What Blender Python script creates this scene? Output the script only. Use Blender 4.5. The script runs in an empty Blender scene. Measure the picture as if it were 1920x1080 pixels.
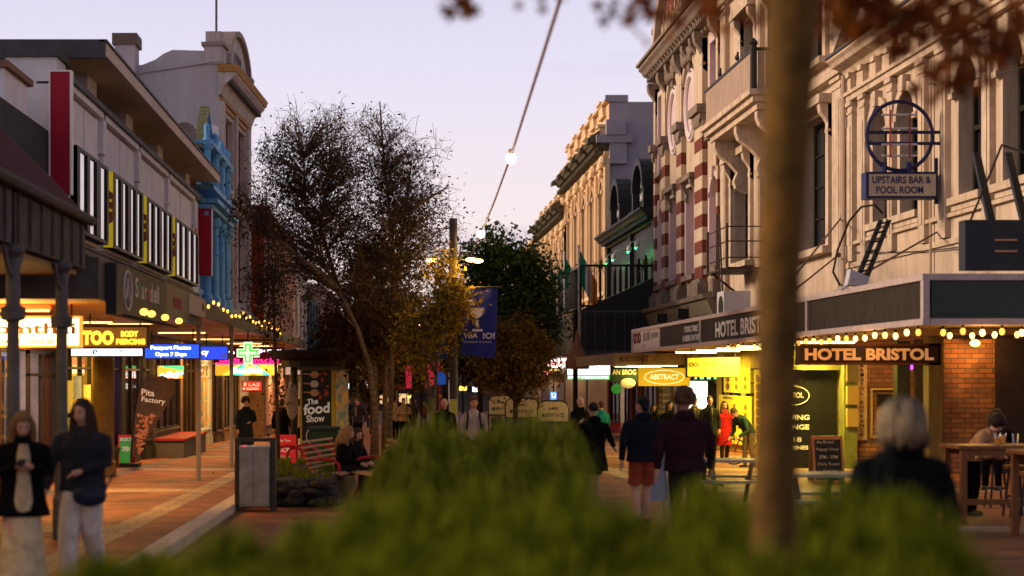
import bpy, math, random
from mathutils import Vector, Matrix
rad = math.radians
SC = bpy.context.scene
COL = SC.collection
R = random.Random(11)
# ---------------- camera ----------------
FPX, VX, VY, CH, K = 3000.0, 734.0, 705.0, 1.7, 0.015
cd = bpy.data.cameras.new('camera'); cam = bpy.data.objects.new('camera', cd); COL.objects.link(cam)
cam.location = (0, 0, CH); cam.rotation_euler = (rad(90), 0, 0)
cd.sensor_width = 36; cd.lens = FPX * 36 / 1920
cd.shift_x = (960 - VX) / 1920; cd.shift_y = (VY - 540) / 1920
cd.clip_start = 0.05; cd.clip_end = 3000
cd.dof.use_dof = True; cd.dof.focus_distance = 44; cd.dof.aperture_fstop = 1.12
SC.camera = cam
# ---------------- sky ----------------
w = bpy.data.worlds.new('World'); SC.world = w; w.use_nodes = True
nt = w.node_tree; nt.nodes.clear()
def wn(t, **k):
    n = nt.nodes.new(t)
    for a, b in k.items(): setattr(n, a, b)
    return n
sky = wn('ShaderNodeTexSky', sky_type='NISHITA', sun_disc=False, sun_elevation=rad(5), sun_rotation=rad(-100), air_density=1.0, dust_density=2.0)
geo = wn('ShaderNodeTexCoord'); sep = wn('ShaderNodeSeparateXYZ')
nt.links.new(geo.outputs['Generated'], sep.inputs[0])
ramp = wn('ShaderNodeValToRGB'); nt.links.new(sep.outputs['Z'], ramp.inputs[0])
cr = ramp.color_ramp; cr.elements[0].position = 0.0; cr.elements[0].color = (1.0, .70, .58, 1)
cr.elements[1].position = 1.0; cr.elements[1].color = (.045, .05, .08, 1)
for p, c in ((.04, (1.0, .80, .76)), (.10, (.96, .82, .87)), (.19, (.83, .76, .94)), (.27, (.70, .65, .86)), (.42, (.19, .185, .25))):
    e = cr.elements.new(p); e.color = (*c, 1)
mp = wn('ShaderNodeMapping'); mp.inputs['Scale'].default_value = (1.2, 1.2, 9)
nt.links.new(geo.outputs['Generated'], mp.inputs[0])
cn = wn('ShaderNodeTexNoise'); cn.inputs['Scale'].default_value = 2.2; cn.inputs['Detail'].default_value = 6
nt.links.new(mp.outputs[0], cn.inputs[0])
crm = wn('ShaderNodeValToRGB'); crm.color_ramp.elements[0].position = .46; crm.color_ramp.elements[1].position = .66
crm.color_ramp.elements[0].color = (0, 0, 0, 1); crm.color_ramp.elements[1].color = (.7, .7, .7, 1)
nt.links.new(cn.outputs[0], crm.inputs[0])
mx = wn('ShaderNodeMix', data_type='RGBA'); nt.links.new(crm.outputs[0], mx.inputs[0]); nt.links.new(ramp.outputs[0], mx.inputs[6])
mx.inputs[7].default_value = (.66, .52, .66, 1)
b1 = wn('ShaderNodeBackground'); nt.links.new(mx.outputs[2], b1.inputs[0]); b1.inputs[1].default_value = .90
b2 = wn('ShaderNodeBackground'); nt.links.new(sky.outputs[0], b2.inputs[0]); b2.inputs[1].default_value = 0.05
ad = wn('ShaderNodeAddShader'); nt.links.new(b1.outputs[0], ad.inputs[0]); nt.links.new(b2.outputs[0], ad.inputs[1])
wo = wn('ShaderNodeOutputWorld'); nt.links.new(ad.outputs[0], wo.inputs[0])
# ---------------- sun (afterglow from the west, over the left roofs) ----------------
sl = bpy.data.lights.new('sun', 'SUN'); sl.energy = 4.3; sl.angle = rad(14); sl.color = (1, .74, .50)
so = bpy.data.objects.new('sun', sl); COL.objects.link(so)
so.rotation_euler = Vector((1, -.12, -.36)).to_track_quat('-Z', 'Y').to_euler()
SC.view_settings.view_transform = 'Standard'; SC.view_settings.look = 'None'; SC.view_settings.exposure = 0.0
SC.render.engine = 'CYCLES'; SC.cycles.use_denoising = True; SC.cycles.max_bounces = 5; SC.cycles.sample_clamp_indirect = 4
SC.cycles.caustics_reflective = False; SC.cycles.caustics_refractive = False

# ---------------- helpers ----------------
def W(px, py, Y): return Vector(((px - VX) * Y / FPX, Y, CH - (py - VY) * Y / FPX))
def G(Y): return -K * Y
MATS = {}
def mat(name, c, rough=.8, c2=None, sc=3., bump=0., metal=0., emit=None, es=1., spec=.16, det=5., bsc=None, stretch=None, trans=0., streak=0.):
    if name in MATS: return MATS[name]
    m = bpy.data.materials.new(name); MATS[name] = m; m.use_nodes = True
    t = m.node_tree; b = t.nodes['Principled BSDF']
    b.inputs['Base Color'].default_value = (*c, 1); b.inputs['Roughness'].default_value = rough
    b.inputs['Metallic'].default_value = metal; b.inputs['Specular IOR Level'].default_value = spec
    if trans: b.inputs['Transmission Weight'].default_value = trans
    if emit: b.inputs['Emission Color'].default_value = (*emit, 1); b.inputs['Emission Strength'].default_value = es
    if c2 or bump:
        tc = t.nodes.new('ShaderNodeTexCoord'); src = tc.outputs['Object']
        if stretch:
            mpn = t.nodes.new('ShaderNodeMapping'); mpn.inputs['Scale'].default_value = stretch
            t.links.new(src, mpn.inputs[0]); src = mpn.outputs[0]
        n = t.nodes.new('ShaderNodeTexNoise'); n.inputs['Scale'].default_value = sc; n.inputs['Detail'].default_value = det
        n.inputs['Roughness'].default_value = .65
        t.links.new(src, n.inputs['Vector'])
        if c2:
            r = t.nodes.new('ShaderNodeValToRGB'); r.color_ramp.elements[0].position = .35; r.color_ramp.elements[1].position = .68
            r.color_ramp.elements[0].color = (*c2, 1); r.color_ramp.elements[1].color = (*c, 1)
            t.links.new(n.outputs[0], r.inputs[0]); t.links.new(r.outputs[0], b.inputs['Base Color'])
        if streak:
            mp2 = t.nodes.new('ShaderNodeMapping'); mp2.inputs['Scale'].default_value = (2.6, 2.6, .22); t.links.new(tc.outputs['Object'], mp2.inputs[0])
            n3 = t.nodes.new('ShaderNodeTexNoise'); n3.inputs['Scale'].default_value = 1.5; n3.inputs['Detail'].default_value = 9; n3.inputs['Roughness'].default_value = .7; t.links.new(mp2.outputs[0], n3.inputs[0])
            r3 = t.nodes.new('ShaderNodeValToRGB'); r3.color_ramp.elements[0].position = .36; r3.color_ramp.elements[1].position = .56; q = 1 - streak; r3.color_ramp.elements[0].color = (q, q * .95, q * .9, 1); r3.color_ramp.elements[1].color = (1, 1, 1, 1)
            t.links.new(n3.outputs[0], r3.inputs[0]); m3 = t.nodes.new('ShaderNodeMix'); m3.data_type = 'RGBA'; m3.blend_type = 'MULTIPLY'; m3.inputs[0].default_value = 1
            t.links.new(r.outputs[0], m3.inputs[6]); t.links.new(r3.outputs[0], m3.inputs[7]); t.links.new(m3.outputs[2], b.inputs['Base Color'])
        if bump:
            n2 = n
            if bsc:
                n2 = t.nodes.new('ShaderNodeTexNoise'); n2.inputs['Scale'].default_value = bsc; n2.inputs['Detail'].default_value = 4
                t.links.new(src, n2.inputs['Vector'])
            bm = t.nodes.new('ShaderNodeBump'); bm.inputs['Strength'].default_value = bump; bm.inputs['Distance'].default_value = .03
            t.links.new(n2.outputs[0], bm.inputs['Height']); t.links.new(bm.outputs[0], b.inputs['Normal'])
    return m
def brickmat(name, c1, c2, mortar, w_=.24, h_=.08, axes='XZ', rough=.85, ms=.012, var=.5):
    if name in MATS: return MATS[name]
    m = mat(name, c1, rough); t = m.node_tree; b = t.nodes['Principled BSDF']
    tc = t.nodes.new('ShaderNodeTexCoord'); s = t.nodes.new('ShaderNodeSeparateXYZ'); cb = t.nodes.new('ShaderNodeCombineXYZ')
    t.links.new(tc.outputs['Object'], s.inputs[0])
    for i, a in enumerate(axes): t.links.new(s.outputs[a], cb.inputs[i])
    br = t.nodes.new('ShaderNodeTexBrick'); t.links.new(cb.outputs[0], br.inputs[0])
    br.inputs['Scale'].default_value = 1; br.inputs['Brick Width'].default_value = w_; br.inputs['Row Height'].default_value = h_
    br.inputs['Mortar Size'].default_value = ms; br.inputs['Color1'].default_value = (*c1, 1); br.inputs['Color2'].default_value = (*c2, 1)
    br.inputs['Mortar'].default_value = (*mortar, 1)
    n = t.nodes.new('ShaderNodeTexNoise'); n.inputs['Scale'].default_value = 1.3; n.inputs['Detail'].default_value = 8
    t.links.new(tc.outputs['Object'], n.inputs[0])
    r = t.nodes.new('ShaderNodeValToRGB'); r.color_ramp.elements[0].position = .3; r.color_ramp.elements[1].position = .7
    r.color_ramp.elements[0].color = (var, var, var, 1); r.color_ramp.elements[1].color = (1.15, 1.15, 1.15, 1)
    t.links.new(n.outputs[0], r.inputs[0])
    mm = t.nodes.new('ShaderNodeMix'); mm.data_type = 'RGBA'; mm.blend_type = 'MULTIPLY'; mm.inputs[0].default_value = 1
    t.links.new(br.outputs[0], mm.inputs[6]); t.links.new(r.outputs[0], mm.inputs[7]); t.links.new(mm.outputs[2], b.inputs['Base Color'])
    bm = t.nodes.new('ShaderNodeBump'); bm.inputs['Strength'].default_value = .4; bm.inputs['Distance'].default_value = .01; bm.invert = True
    t.links.new(br.outputs['Fac'], bm.inputs['Height']); t.links.new(bm.outputs[0], b.inputs['Normal'])
    return m
def glow(name, c, s): return mat(name, tuple(min(.8, x) for x in c), .6, emit=c, es=s)
def leafmat(name, c, c2, t_=.25):
    if name in MATS: return MATS[name]
    m = bpy.data.materials.new(name); MATS[name] = m; m.use_nodes = True; t = m.node_tree; t.nodes.clear()
    o = t.nodes.new('ShaderNodeOutputMaterial'); mx_ = t.nodes.new('ShaderNodeMixShader'); mx_.inputs[0].default_value = t_
    d = t.nodes.new('ShaderNodeBsdfDiffuse'); tr = t.nodes.new('ShaderNodeBsdfTranslucent')
    g = t.nodes.new('ShaderNodeNewGeometry'); r = t.nodes.new('ShaderNodeValToRGB')
    r.color_ramp.elements[0].color = (*c, 1); r.color_ramp.elements[1].color = (*c2, 1)
    t.links.new(g.outputs['Random Per Island'], r.inputs[0])
    t.links.new(r.outputs[0], d.inputs[0]); t.links.new(r.outputs[0], tr.inputs[0])
    t.links.new(d.outputs[0], mx_.inputs[1]); t.links.new(tr.outputs[0], mx_.inputs[2]); t.links.new(mx_.outputs[0], o.inputs[0])
    return m
OFF = {}
def setp(o, label=None, cat=None, group=None, kind=None):
    if label: o['label'] = label
    if cat: o['category'] = cat
    if group: o['group'] = group
    if kind: o['kind'] = kind
    return o
def thing(name, label, cat, loc, group=None):
    o = bpy.data.objects.new(name, None); COL.objects.link(o); o.location = loc; OFF[o.name] = Vector(loc); o.empty_display_size = .2
    return setp(o, label, cat, group)
TXT = {}
def text_data(s, bold):
    k = (s, bold)
    if k not in TXT:
        c = bpy.data.curves.new('t', 'FONT'); c.body = s; c.offset = bold; c.resolution_u = 3; c.fill_mode = 'FRONT'
        o = bpy.data.objects.new('t', c); me = bpy.data.meshes.new_from_object(o)
        vs = [(v.co.x, v.co.y) for v in me.vertices]; fs = [tuple(p.vertices) for p in me.polygons]
        bpy.data.objects.remove(o); bpy.data.meshes.remove(me)
        xs = [a for a, _ in vs] or [0]; ys = [b for _, b in vs] or [0]
        TXT[k] = (vs, fs, min(xs), max(xs), min(ys), max(ys))
    return TXT[k]
def V(*a): return Vector(a if len(a) > 1 else a[0])
class MB:
    def __init__(s): s.v = []; s.f = []; s.m = []
    def add(s, vs, fs, m=0):
        o = len(s.v); s.v += [Vector(v) for v in vs]; s.f += [tuple(i + o for i in f) for f in fs]; s.m += [m] * len(fs); return s
    def hexa(s, p, m=0):   # p: 8 corners, bottom 4 then top 4
        return s.add(p, [(0, 3, 2, 1), (4, 5, 6, 7), (0, 1, 5, 4), (1, 2, 6, 5), (2, 3, 7, 6), (3, 0, 4, 7)], m)
    def box(s, x0, x1, y0, y1, z0, z1, m=0):
        return s.hexa([(x0, y0, z0), (x1, y0, z0), (x1, y1, z0), (x0, y1, z0), (x0, y0, z1), (x1, y0, z1), (x1, y1, z1), (x0, y1, z1)], m)
    def tbox(s, T, a0, a1, b0, b1, d0, d1, m=0):
        return s.hexa([T(a0, b0, d0), T(a1, b0, d0), T(a1, b0, d1), T(a0, b0, d1), T(a0, b1, d0), T(a1, b1, d0), T(a1, b1, d1), T(a0, b1, d1)], m)
    def prism(s, poly, vec, m=0):
        n = len(poly); vec = Vector(vec); p = [Vector(q) for q in poly]
        return s.add(p + [q + vec for q in p], [tuple(range(n))[::-1], tuple(range(n, 2 * n))] + [(i, (i + 1) % n, (i + 1) % n + n, i + n) for i in range(n)], m)
    def tprism(s, T, prof, a0, a1, m=0):   # prof: (depth, b) polygon swept along a
        return s.prism([T(a0, b, d) for d, b in prof], T(a1, 0, 0) - T(a0, 0, 0), m)
    def tpoly(s, T, pts, d0, d1, m=0):     # pts: (a,b) polygon extruded in depth
        return s.prism([T(a, b, d0) for a, b in pts], T(0, 0, d1) - T(0, 0, d0), m)
    def tube(s, pts, r, n=8, m=0, cap=True):
        pts = [Vector(p) for p in pts]; k = len(pts)
        rs = r if isinstance(r, (list, tuple)) else [r] * k
        vs = []; up = None
        for i, p in enumerate(pts):
            d = (pts[min(i + 1, k - 1)] - pts[max(i - 1, 0)]); d = d.normalized() if d.length > 1e-9 else Vector((0, 0, 1))
            if up is None or abs(up.dot(d)) > .98: up = Vector((1, 0, 0)) if abs(d.x) < .8 else Vector((0, 1, 0))
            a = d.cross(up).normalized(); b = d.cross(a).normalized(); up = -b if False else up
            for j in range(n):
                t = 2 * math.pi * j / n; vs.append(p + (a * math.cos(t) + b * math.sin(t)) * rs[i])
        fs = [(i * n + j, i * n + (j + 1) % n, (i + 1) * n + (j + 1) % n, (i + 1) * n + j) for i in range(k - 1) for j in range(n)]
        if cap: fs += [tuple(range(n))[::-1], tuple((k - 1) * n + j for j in range(n))]
        return s.add(vs, fs, m)
    def rings(s, rr, n=14, m=0):          # horizontal elliptical rings (cx,cy,cz,rx,ry)
        vs = []; k = len(rr)
        for cx, cy, cz, rx, ry in rr:
            for j in range(n):
                t = 2 * math.pi * j / n; vs.append((cx + rx * math.cos(t), cy + ry * math.sin(t), cz))
        fs = [(i * n + j, i * n + (j + 1) % n, (i + 1) * n + (j + 1) % n, (i + 1) * n + j) for i in range(k - 1) for j in range(n)]
        fs += [tuple(range(n))[::-1], tuple((k - 1) * n + j for j in range(n))]
        return s.add(vs, fs, m)
    def ell(s, c, rx, ry, rz, n=12, k=7, m=0, nz=0.):
        rr = []
        vs = [(c[0], c[1], c[2] - rz)]
        for i in range(1, k):
            ph = -math.pi / 2 + math.pi * i / k
            for j in range(n):
                t = 2 * math.pi * j / n; q = 1 + nz * (R.random() - .5)
                vs.append((c[0] + rx * q * math.cos(ph) * math.cos(t), c[1] + ry * q * math.cos(ph) * math.sin(t), c[2] + rz * q * math.sin(ph)))
        vs.append((c[0], c[1], c[2] + rz)); L = len(vs) - 1
        fs = [(0, 1 + (j + 1) % n, 1 + j) for j in range(n)]
        fs += [(1 + i * n + j, 1 + i * n + (j + 1) % n, 1 + (i + 1) * n + (j + 1) % n, 1 + (i + 1) * n + j) for i in range(k - 2) for j in range(n)]
        fs += [(L, 1 + (k - 2) * n + j, 1 + (k - 2) * n + (j + 1) % n) for j in range(n)]
        return s.add(vs, fs, m)
    def text(s, t, o, u, v, w_, h_, m=0, bold=.0, d=None):   # lower-left corner o, fits width w_ and height h_
        vs, fs, x0, x1, y0, y1 = text_data(t, bold); o = Vector(o); u = Vector(u); v = Vector(v)
        if not vs or x1 <= x0: return s
        sx = w_ / (x1 - x0); sy = h_ / max(1e-6, y1 - y0)
        return s.add([o + u * ((x - x0) * sx) + v * ((y - y0) * sy) for x, y in vs], fs, m)
    def wall(s, T, a0, a1, b0, b1, holes=(), d=.25, m=0, md=None):
        A = sorted({a0, a1, *[x for h in holes for x in h[:2]]}); B = sorted({b0, b1, *[x for h in holes for x in h[2:4]]})
        for i in range(len(A) - 1):
            for j in range(len(B) - 1):
                ca = (A[i] + A[i + 1]) / 2; cb = (B[j] + B[j + 1]) / 2
                if ca < a0 or ca > a1 or cb < b0 or cb > b1 or any(h[0] < ca < h[1] and h[2] < cb < h[3] for h in holes): continue
                s.add([T(A[i], B[j], 0), T(A[i + 1], B[j], 0), T(A[i + 1], B[j + 1], 0), T(A[i], B[j + 1], 0)], [(0, 1, 2, 3)], m)
        mr = m if md is None else md
        for h in holes:
            p, q, r0, r1 = h[:4]; arch = len(h) > 4 and h[4]
            if arch:
                rr = (q - p) / 2; cx = (p + q) / 2; hh = min(rr, r1 - r0); sp = r1 - hh
                arc = [(cx - rr * math.cos(math.pi * t / 12), sp + hh * math.sin(math.pi * t / 12)) for t in range(13)]
                for side in (0, 1):
                    pts = arc[:7] if side == 0 else arc[6:]; cor = (p, r1) if side == 0 else (q, r1)
                    for t in range(len(pts) - 1):
                        s.add([T(*cor, 0), T(*pts[t], 0), T(*pts[t + 1], 0)], [(0, 1, 2)], m)
                ed = [(p, r0)] + arc + [(q, r0)]
            else: ed = [(p, r0), (p, r1), (q, r1), (q, r0)]
            ed = ed + [ed[0]]
            for t in range(len(ed) - 1):
                s.add([T(*ed[t], 0), T(*ed[t + 1], 0), T(*ed[t + 1], d), T(*ed[t], d)], [(0, 1, 2, 3)], mr)
        return s
    def build(s, name, mats, parent=None, smooth=False, kind=None):
        if not isinstance(mats, (list, tuple)): mats = [mats]
        off = Vector((0, 0, 0)); loc = None
        if parent is not None: off = OFF[parent.name]
        else:
            xs = [v.x for v in s.v]; ys = [v.y for v in s.v]; zs = [v.z for v in s.v]
            off = Vector(((min(xs) + max(xs)) / 2, (min(ys) + max(ys)) / 2, min(zs))); loc = off
        me = bpy.data.meshes.new(name); me.from_pydata([tuple(v - off) for v in s.v], [], s.f)
        for q in mats: me.materials.append(q)
        me.polygons.foreach_set('material_index', s.m)
        if smooth: me.polygons.foreach_set('use_smooth', [True] * len(s.f))
        me.update()
        o = bpy.data.objects.new(name, me); COL.objects.link(o)
        if parent is not None: o.parent = parent
        else: o.location = loc
        OFF[o.name] = off
        if kind: o['kind'] = kind
        return o
def copy_tree(o, parent=None, loc=None, rz=None, label=None):
    c = o.copy(); COL.objects.link(c)
    if parent: c.parent = parent
    if loc is not None: c.location = loc
    if rz is not None: c.rotation_euler.z = rz
    if label: c['label'] = label
    for ch in list(o.children): copy_tree(ch, c)
    return c
def TX(X, nx): return lambda a, b, d: Vector((X - nx * d, a, b))   # facade plane facing +-x; a = Y, b = Z, d = inward
def TY(Y): return lambda a, b, d: Vector((a, Y + d, b))             # frontal plane facing the camera
UX, UZ = Vector((1, 0, 0)), Vector((0, 0, 1))
def remesh(o, vox, smooth_it=3):
    m = o.modifiers.new('r', 'REMESH'); m.mode = 'VOXEL'; m.voxel_size = vox; m.use_smooth_shade = True
    if smooth_it:
        q = o.modifiers.new('s', 'SMOOTH'); q.iterations = smooth_it; q.factor = .6
    return o
def lamp(parent, loc, energy, color, kind='POINT', size=.15, sy=None, rot=(0, 0, 0)):
    l = bpy.data.lights.new('bulb_light', kind); l.energy = energy; l.color = color
    if kind == 'POINT': l.shadow_soft_size = size
    else:
        l.shape = 'RECTANGLE'; l.size = size; l.size_y = sy or size
    o = bpy.data.objects.new('bulb_light', l); COL.objects.link(o)
    if parent is not None: o.parent = parent; o.location = Vector(loc) - OFF[parent.name]
    else: o.location = loc
    o.rotation_euler = rot; return o

# ---------------- common materials ----------------
M = dict(
 glass=mat('dark_glass', (.02, .02, .025), .06, spec=.8),
 mirror=mat('sky_glass', (.66, .60, .58), .04, metal=1, c2=(.5, .44, .40), sc=1.2),
 frame=mat('dark_frame', (.02, .018, .016), .5), wframe=mat('white_frame', (.6, .57, .55), .5),
 steel=mat('brushed_steel', (.42, .40, .38), .38, c2=(.3, .28, .26), sc=6, metal=.7),
 black=mat('black_paint', (.012, .012, .013), .45), white=mat('white_paint', (.72, .7, .68), .6),
 charcoal=mat('charcoal_paint', (.03, .032, .038), .6, c2=(.02, .02, .024), sc=2),
 red=mat('red_paint', (.42, .01, .02), .55), wood=mat('brown_timber', (.16, .07, .03), .6, c2=(.09, .035, .015), sc=5, stretch=(1, 1, 8)),
 skin=mat('skin', (.52, .29, .2), .6, spec=.2), rope=mat('grey_cable', (.05, .045, .045), .7),
 lead=mat('grey_flashing', (.07, .07, .085), .6, c2=(.05, .05, .06), sc=4),
)
# ================= GROUND =================
pave = brickmat('brick_paving', (.33, .10, .042), (.22, .065, .03), (.09, .055, .035), .23, .115, 'XY', .7, .012, .35)
g = MB(); g.add([(-260, -30, G(-30)), (260, -30, G(-30)), (260, 900, G(900)), (-260, 900, G(900))], [(0, 1, 2, 3)])
g.build('ground', pave, kind='structure')
def strip(name, x0, x1, y0, y1, m, h=.005):
    b = MB(); b.add([(x0, y0, G(y0) + h), (x1, y0, G(y0) + h), (x1, y1, G(y1) + h), (x0, y1, G(y1) + h)], [(0, 1, 2, 3)]); return b.build(name, m, kind='structure')
pale = brickmat('pale_paving', (.34, .24, .165), (.27, .185, .125), (.10, .07, .05), .4, .4, 'XY', .7, .012, .5)
strip('paving_band', -3.75, -3.35, 5, 120, pale); strip('paving_band', 5.0, 5.5, 5, 120, pale)
for y in (20.5, 29.5, 38.5, 47.5, 56.5, 68, 82, 98): 
    strip('paving_band', -6.9, -3.75, y, y + 1.1, pale); strip('paving_band', 5.5, 11.4, y, y + 1.1, pale)
strip('drain_channel', -6.4, -6.1, 5, 120, mat('drain_grey', (.12, .1, .09), .6, c2=(.06, .05, .045), sc=4))
kb = MB(); kb.hexa([(-2.62, 15, G(15)), (-2.38, 15, G(15)), (-2.38, 27.3, G(27.3)), (-2.62, 27.3, G(27.3)), (-2.62, 15, G(15) + .13), (-2.38, 15, G(15) + .13), (-2.38, 27.3, G(27.3) + .13), (-2.62, 27.3, G(27.3) + .13)])
setp(kb.build('kerb_wall', mat('pale_concrete', (.5, .43, .38), .8, c2=(.36, .3, .26), sc=5)), 'low pale concrete edging wall leading to the silver bin', 'low wall')

# ================= LEFT SIDE =================
XL = -7.0
TL = TX(XL, 1)
stucco = mat('grey_stucco', (.60, .60, .68), .9, c2=(.50, .50, .57), sc=1.4, bump=.5, bsc=45)
stucco2 = mat('grey_stucco_panel', (.70, .70, .78), .9, c2=(.60, .60, .67), sc=2, bump=.5, bsc=50)
lilac = mat('lilac_render', (.42, .41, .46), .9, c2=(.33, .31, .35), sc=.8, bump=.3, bsc=20, stretch=(1, 1, .25))
def body(mb, T, a0, a1, b0, b1, depth=9, m=0, near=True):
    mb.add([T(a0, b0, 0), T(a0, b0, depth), T(a0, b1, depth), T(a0, b1, 0)], [(0, 1, 2, 3)], m)
    mb.add([T(a1, b0, 0), T(a1, b0, depth), T(a1, b1, depth), T(a1, b1, 0)], [(0, 1, 2, 3)], m)
    mb.add([T(a0, b1, 0), T(a1, b1, 0), T(a1, b1, depth), T(a0, b1, depth)], [(0, 1, 2, 3)], m)
    mb.add([T(a0, b0, depth), T(a1, b0, depth), T(a1, b1, depth), T(a0, b1, depth)], [(0, 1, 2, 3)], m)
def window(root, T, p, q, r0, r1, d=.22, nx=2, nz=2, mf=None, mg=None, arch=False, w_=.06, name='window', sash=False):
    f = MB()
    f.tbox(T, p, p + w_, r0, r1, d - .07, d + .02); f.tbox(T, q - w_, q, r0, r1, d - .07, d + .02)
    f.tbox(T, p + w_, q - w_, r0, r0 + w_, d - .07, d + .02); f.tbox(T, p + w_, q - w_, r1 - w_, r1, d - .07, d + .02)
    for i in range(1, nx): 
        x = p + (q - p) * i / nx; f.tbox(T, x - w_ * .35, x + w_ * .35, r0 + w_, r1 - w_, d - .05, d + .015)
    for j in range(1, nz):
        z = r0 + (r1 - r0) * j / nz; f.tbox(T, p + w_, q - w_, z - w_ * .35, z + w_ * .35, d - .045, d + .01)
    if sash: z = (r0 + r1) / 2; f.tbox(T, p + w_, q - w_, z - .05, z + .05, d - .09, d - .046)
    if arch:
        rr = (q - p) / 2; cx = (p + q) / 2; sp = r1 - rr
        ar = [(cx - (rr) * math.cos(math.pi * t / 10), sp + (rr) * math.sin(math.pi * t / 10)) for t in range(11)]
        ai = [(cx - (rr - w_) * math.cos(math.pi * t / 10), sp + (rr - w_) * math.sin(math.pi * t / 10)) for t in range(11)]
        for t in range(10): f.tpoly(T, [ar[t], ar[t + 1], ai[t + 1], ai[t]], d - .07, d + .02)
    fo = f.build(name, mf or M['frame'], root)
    gl = MB(); gl.add([T(p, r0, d + .005), T(q, r0, d + .005), T(q, r1, d + .005), T(p, r1, d + .005)], [(0, 1, 2, 3)])
    gl.build('pane', mg or M['glass'], fo); return fo

# --- dark shop building nearest on the left with the verandah (Y 12..31) ---
nb = thing('shop_building', 'dark two storey shop with grey box parapet behind the maroon verandah roof', 'building', (XL, 21, G(21)))
b = MB(); HS = [(12.6, 17.0, -.2, 2.35), (17.6, 22.2, -.25, 2.35), (22.8, 27.3, -.35, 2.35), (27.9, 32.4, -.4, 2.35)]
b.wall(TL, 12, 33, 2.75, 6.7, (), .5); body(b, TL, 12, 33, 2.75, 6.7)
b.build('wall', mat('dark_weatherboard', (.05, .052, .06), .8, c2=(.03, .03, .035), sc=2), nb)
b = MB(); b.box(-11, -7.1, 29.3, 31.2, 6.7, 7.35); b.box(-11.1, -7.0, 29.2, 31.3, 7.35, 7.47, 1)
b.build('parapet_box', [stucco2, mat('rust_cap', (.20, .11, .08), .8)], nb)
# verandah
vr = thing('verandah', 'maroon corrugated verandah roof on grey cast posts at the left edge', 'verandah', (-4.1, 16.5, G(16.5)))
b = MB(); rf = []
for i in range(7):
    t = i / 6; rf.append((-4.0 - 3.0 * t, 3.78 + 2.7 * t ** .9))
for i in range(6):
    (xa, za), (xb, zb) = rf[i], rf[i + 1]
    b.hexa([(xa, 10, za - .05), (xa, 21, za - .05), (xb, 21, zb - .05), (xb, 10, zb - .05), (xa, 10, za), (xa, 21, za), (xb, 21, zb), (xb, 10, zb)])
y = 10.1
while y < 21:
    for i in range(6):
        (xa, za), (xb, zb) = rf[i], rf[i + 1]
        b.hexa([(xa, y, za), (xa, y + .05, za), (xb, y + .05, zb), (xb, y, zb), (xa, y, za + .03), (xa, y + .05, za + .03), (xb, y + .05, zb + .03), (xb, y, zb + .03)])
    y += .2
b.build('roof', mat('maroon_iron', (.12, .022, .018), .55, c2=(.07, .015, .012), sc=2.5), vr)
b = MB(); b.tube([(-3.95, 10, 3.74), (-3.95, 21.1, 3.74)], .07, 8); b.box(-4.1, -4.02, 10, 21, 3.1, 3.72); b.box(-7, -4.1, 20.92, 21, 3.1, 3.75)
for y in (12.2, 14.5, 17.0, 19.5): b.box(-4.16, -4.02, y - .05, y + .05, 3.06, 3.75)
for i in range(19): b.box(-4.06, -3.99, 10.2 + i * .58, 10.23 + i * .58, 3.12, 3.7)
b.build('fascia', mat('old_grey_board', (.09, .08, .075), .8, c2=(.045, .04, .036), sc=4), vr)
b = MB(); b.box(-6.95, -4.12, 10, 20.9, 3.02, 3.08); b.build('ceiling', mat('verandah_lining', (.35, .24, .12), .7, c2=(.25, .16, .08), sc=2, stretch=(1, 12, 1)), vr)
for y in (14.6, 17.0, 19.5):
    b = MB(); g0 = G(y)
    prof = [(g0, .11), (g0 + .5, .11), (g0 + .55, .085), (g0 + 1.6, .075), (2.28, .068), (2.3, .13), (2.42, .14), (2.45, .08), (2.95, .07), (3.02, .13), (3.08, .13)]
    b.rings([(-4.02, y, z, r, r) for z, r in prof], 14)
    for s_ in (-1, 1): b.tube([(-4.02, y + s_ * .06, 2.75), (-4.02, y + s_ * .25, 2.85), (-4.02, y + s_ * .42, 3.06)], .025, 6)
    b.build('post', mat('grey_post_paint', (.10, .10, .115), .5, c2=(.06, .06, .07), sc=5), vr, smooth=False)
b = MB(); b.box(-6.3, -5.9, 13, 19.6, 2.955, 3.0, 0)
b.build('light_panel', glow('warm_tube', (1, .5, .08), 3.0), vr)
lamp(vr, (-5.4, 15.5, 2.9), 110, (1, .6, .2), 'AREA', 1.6, 9, (0, 0, 0))

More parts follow.
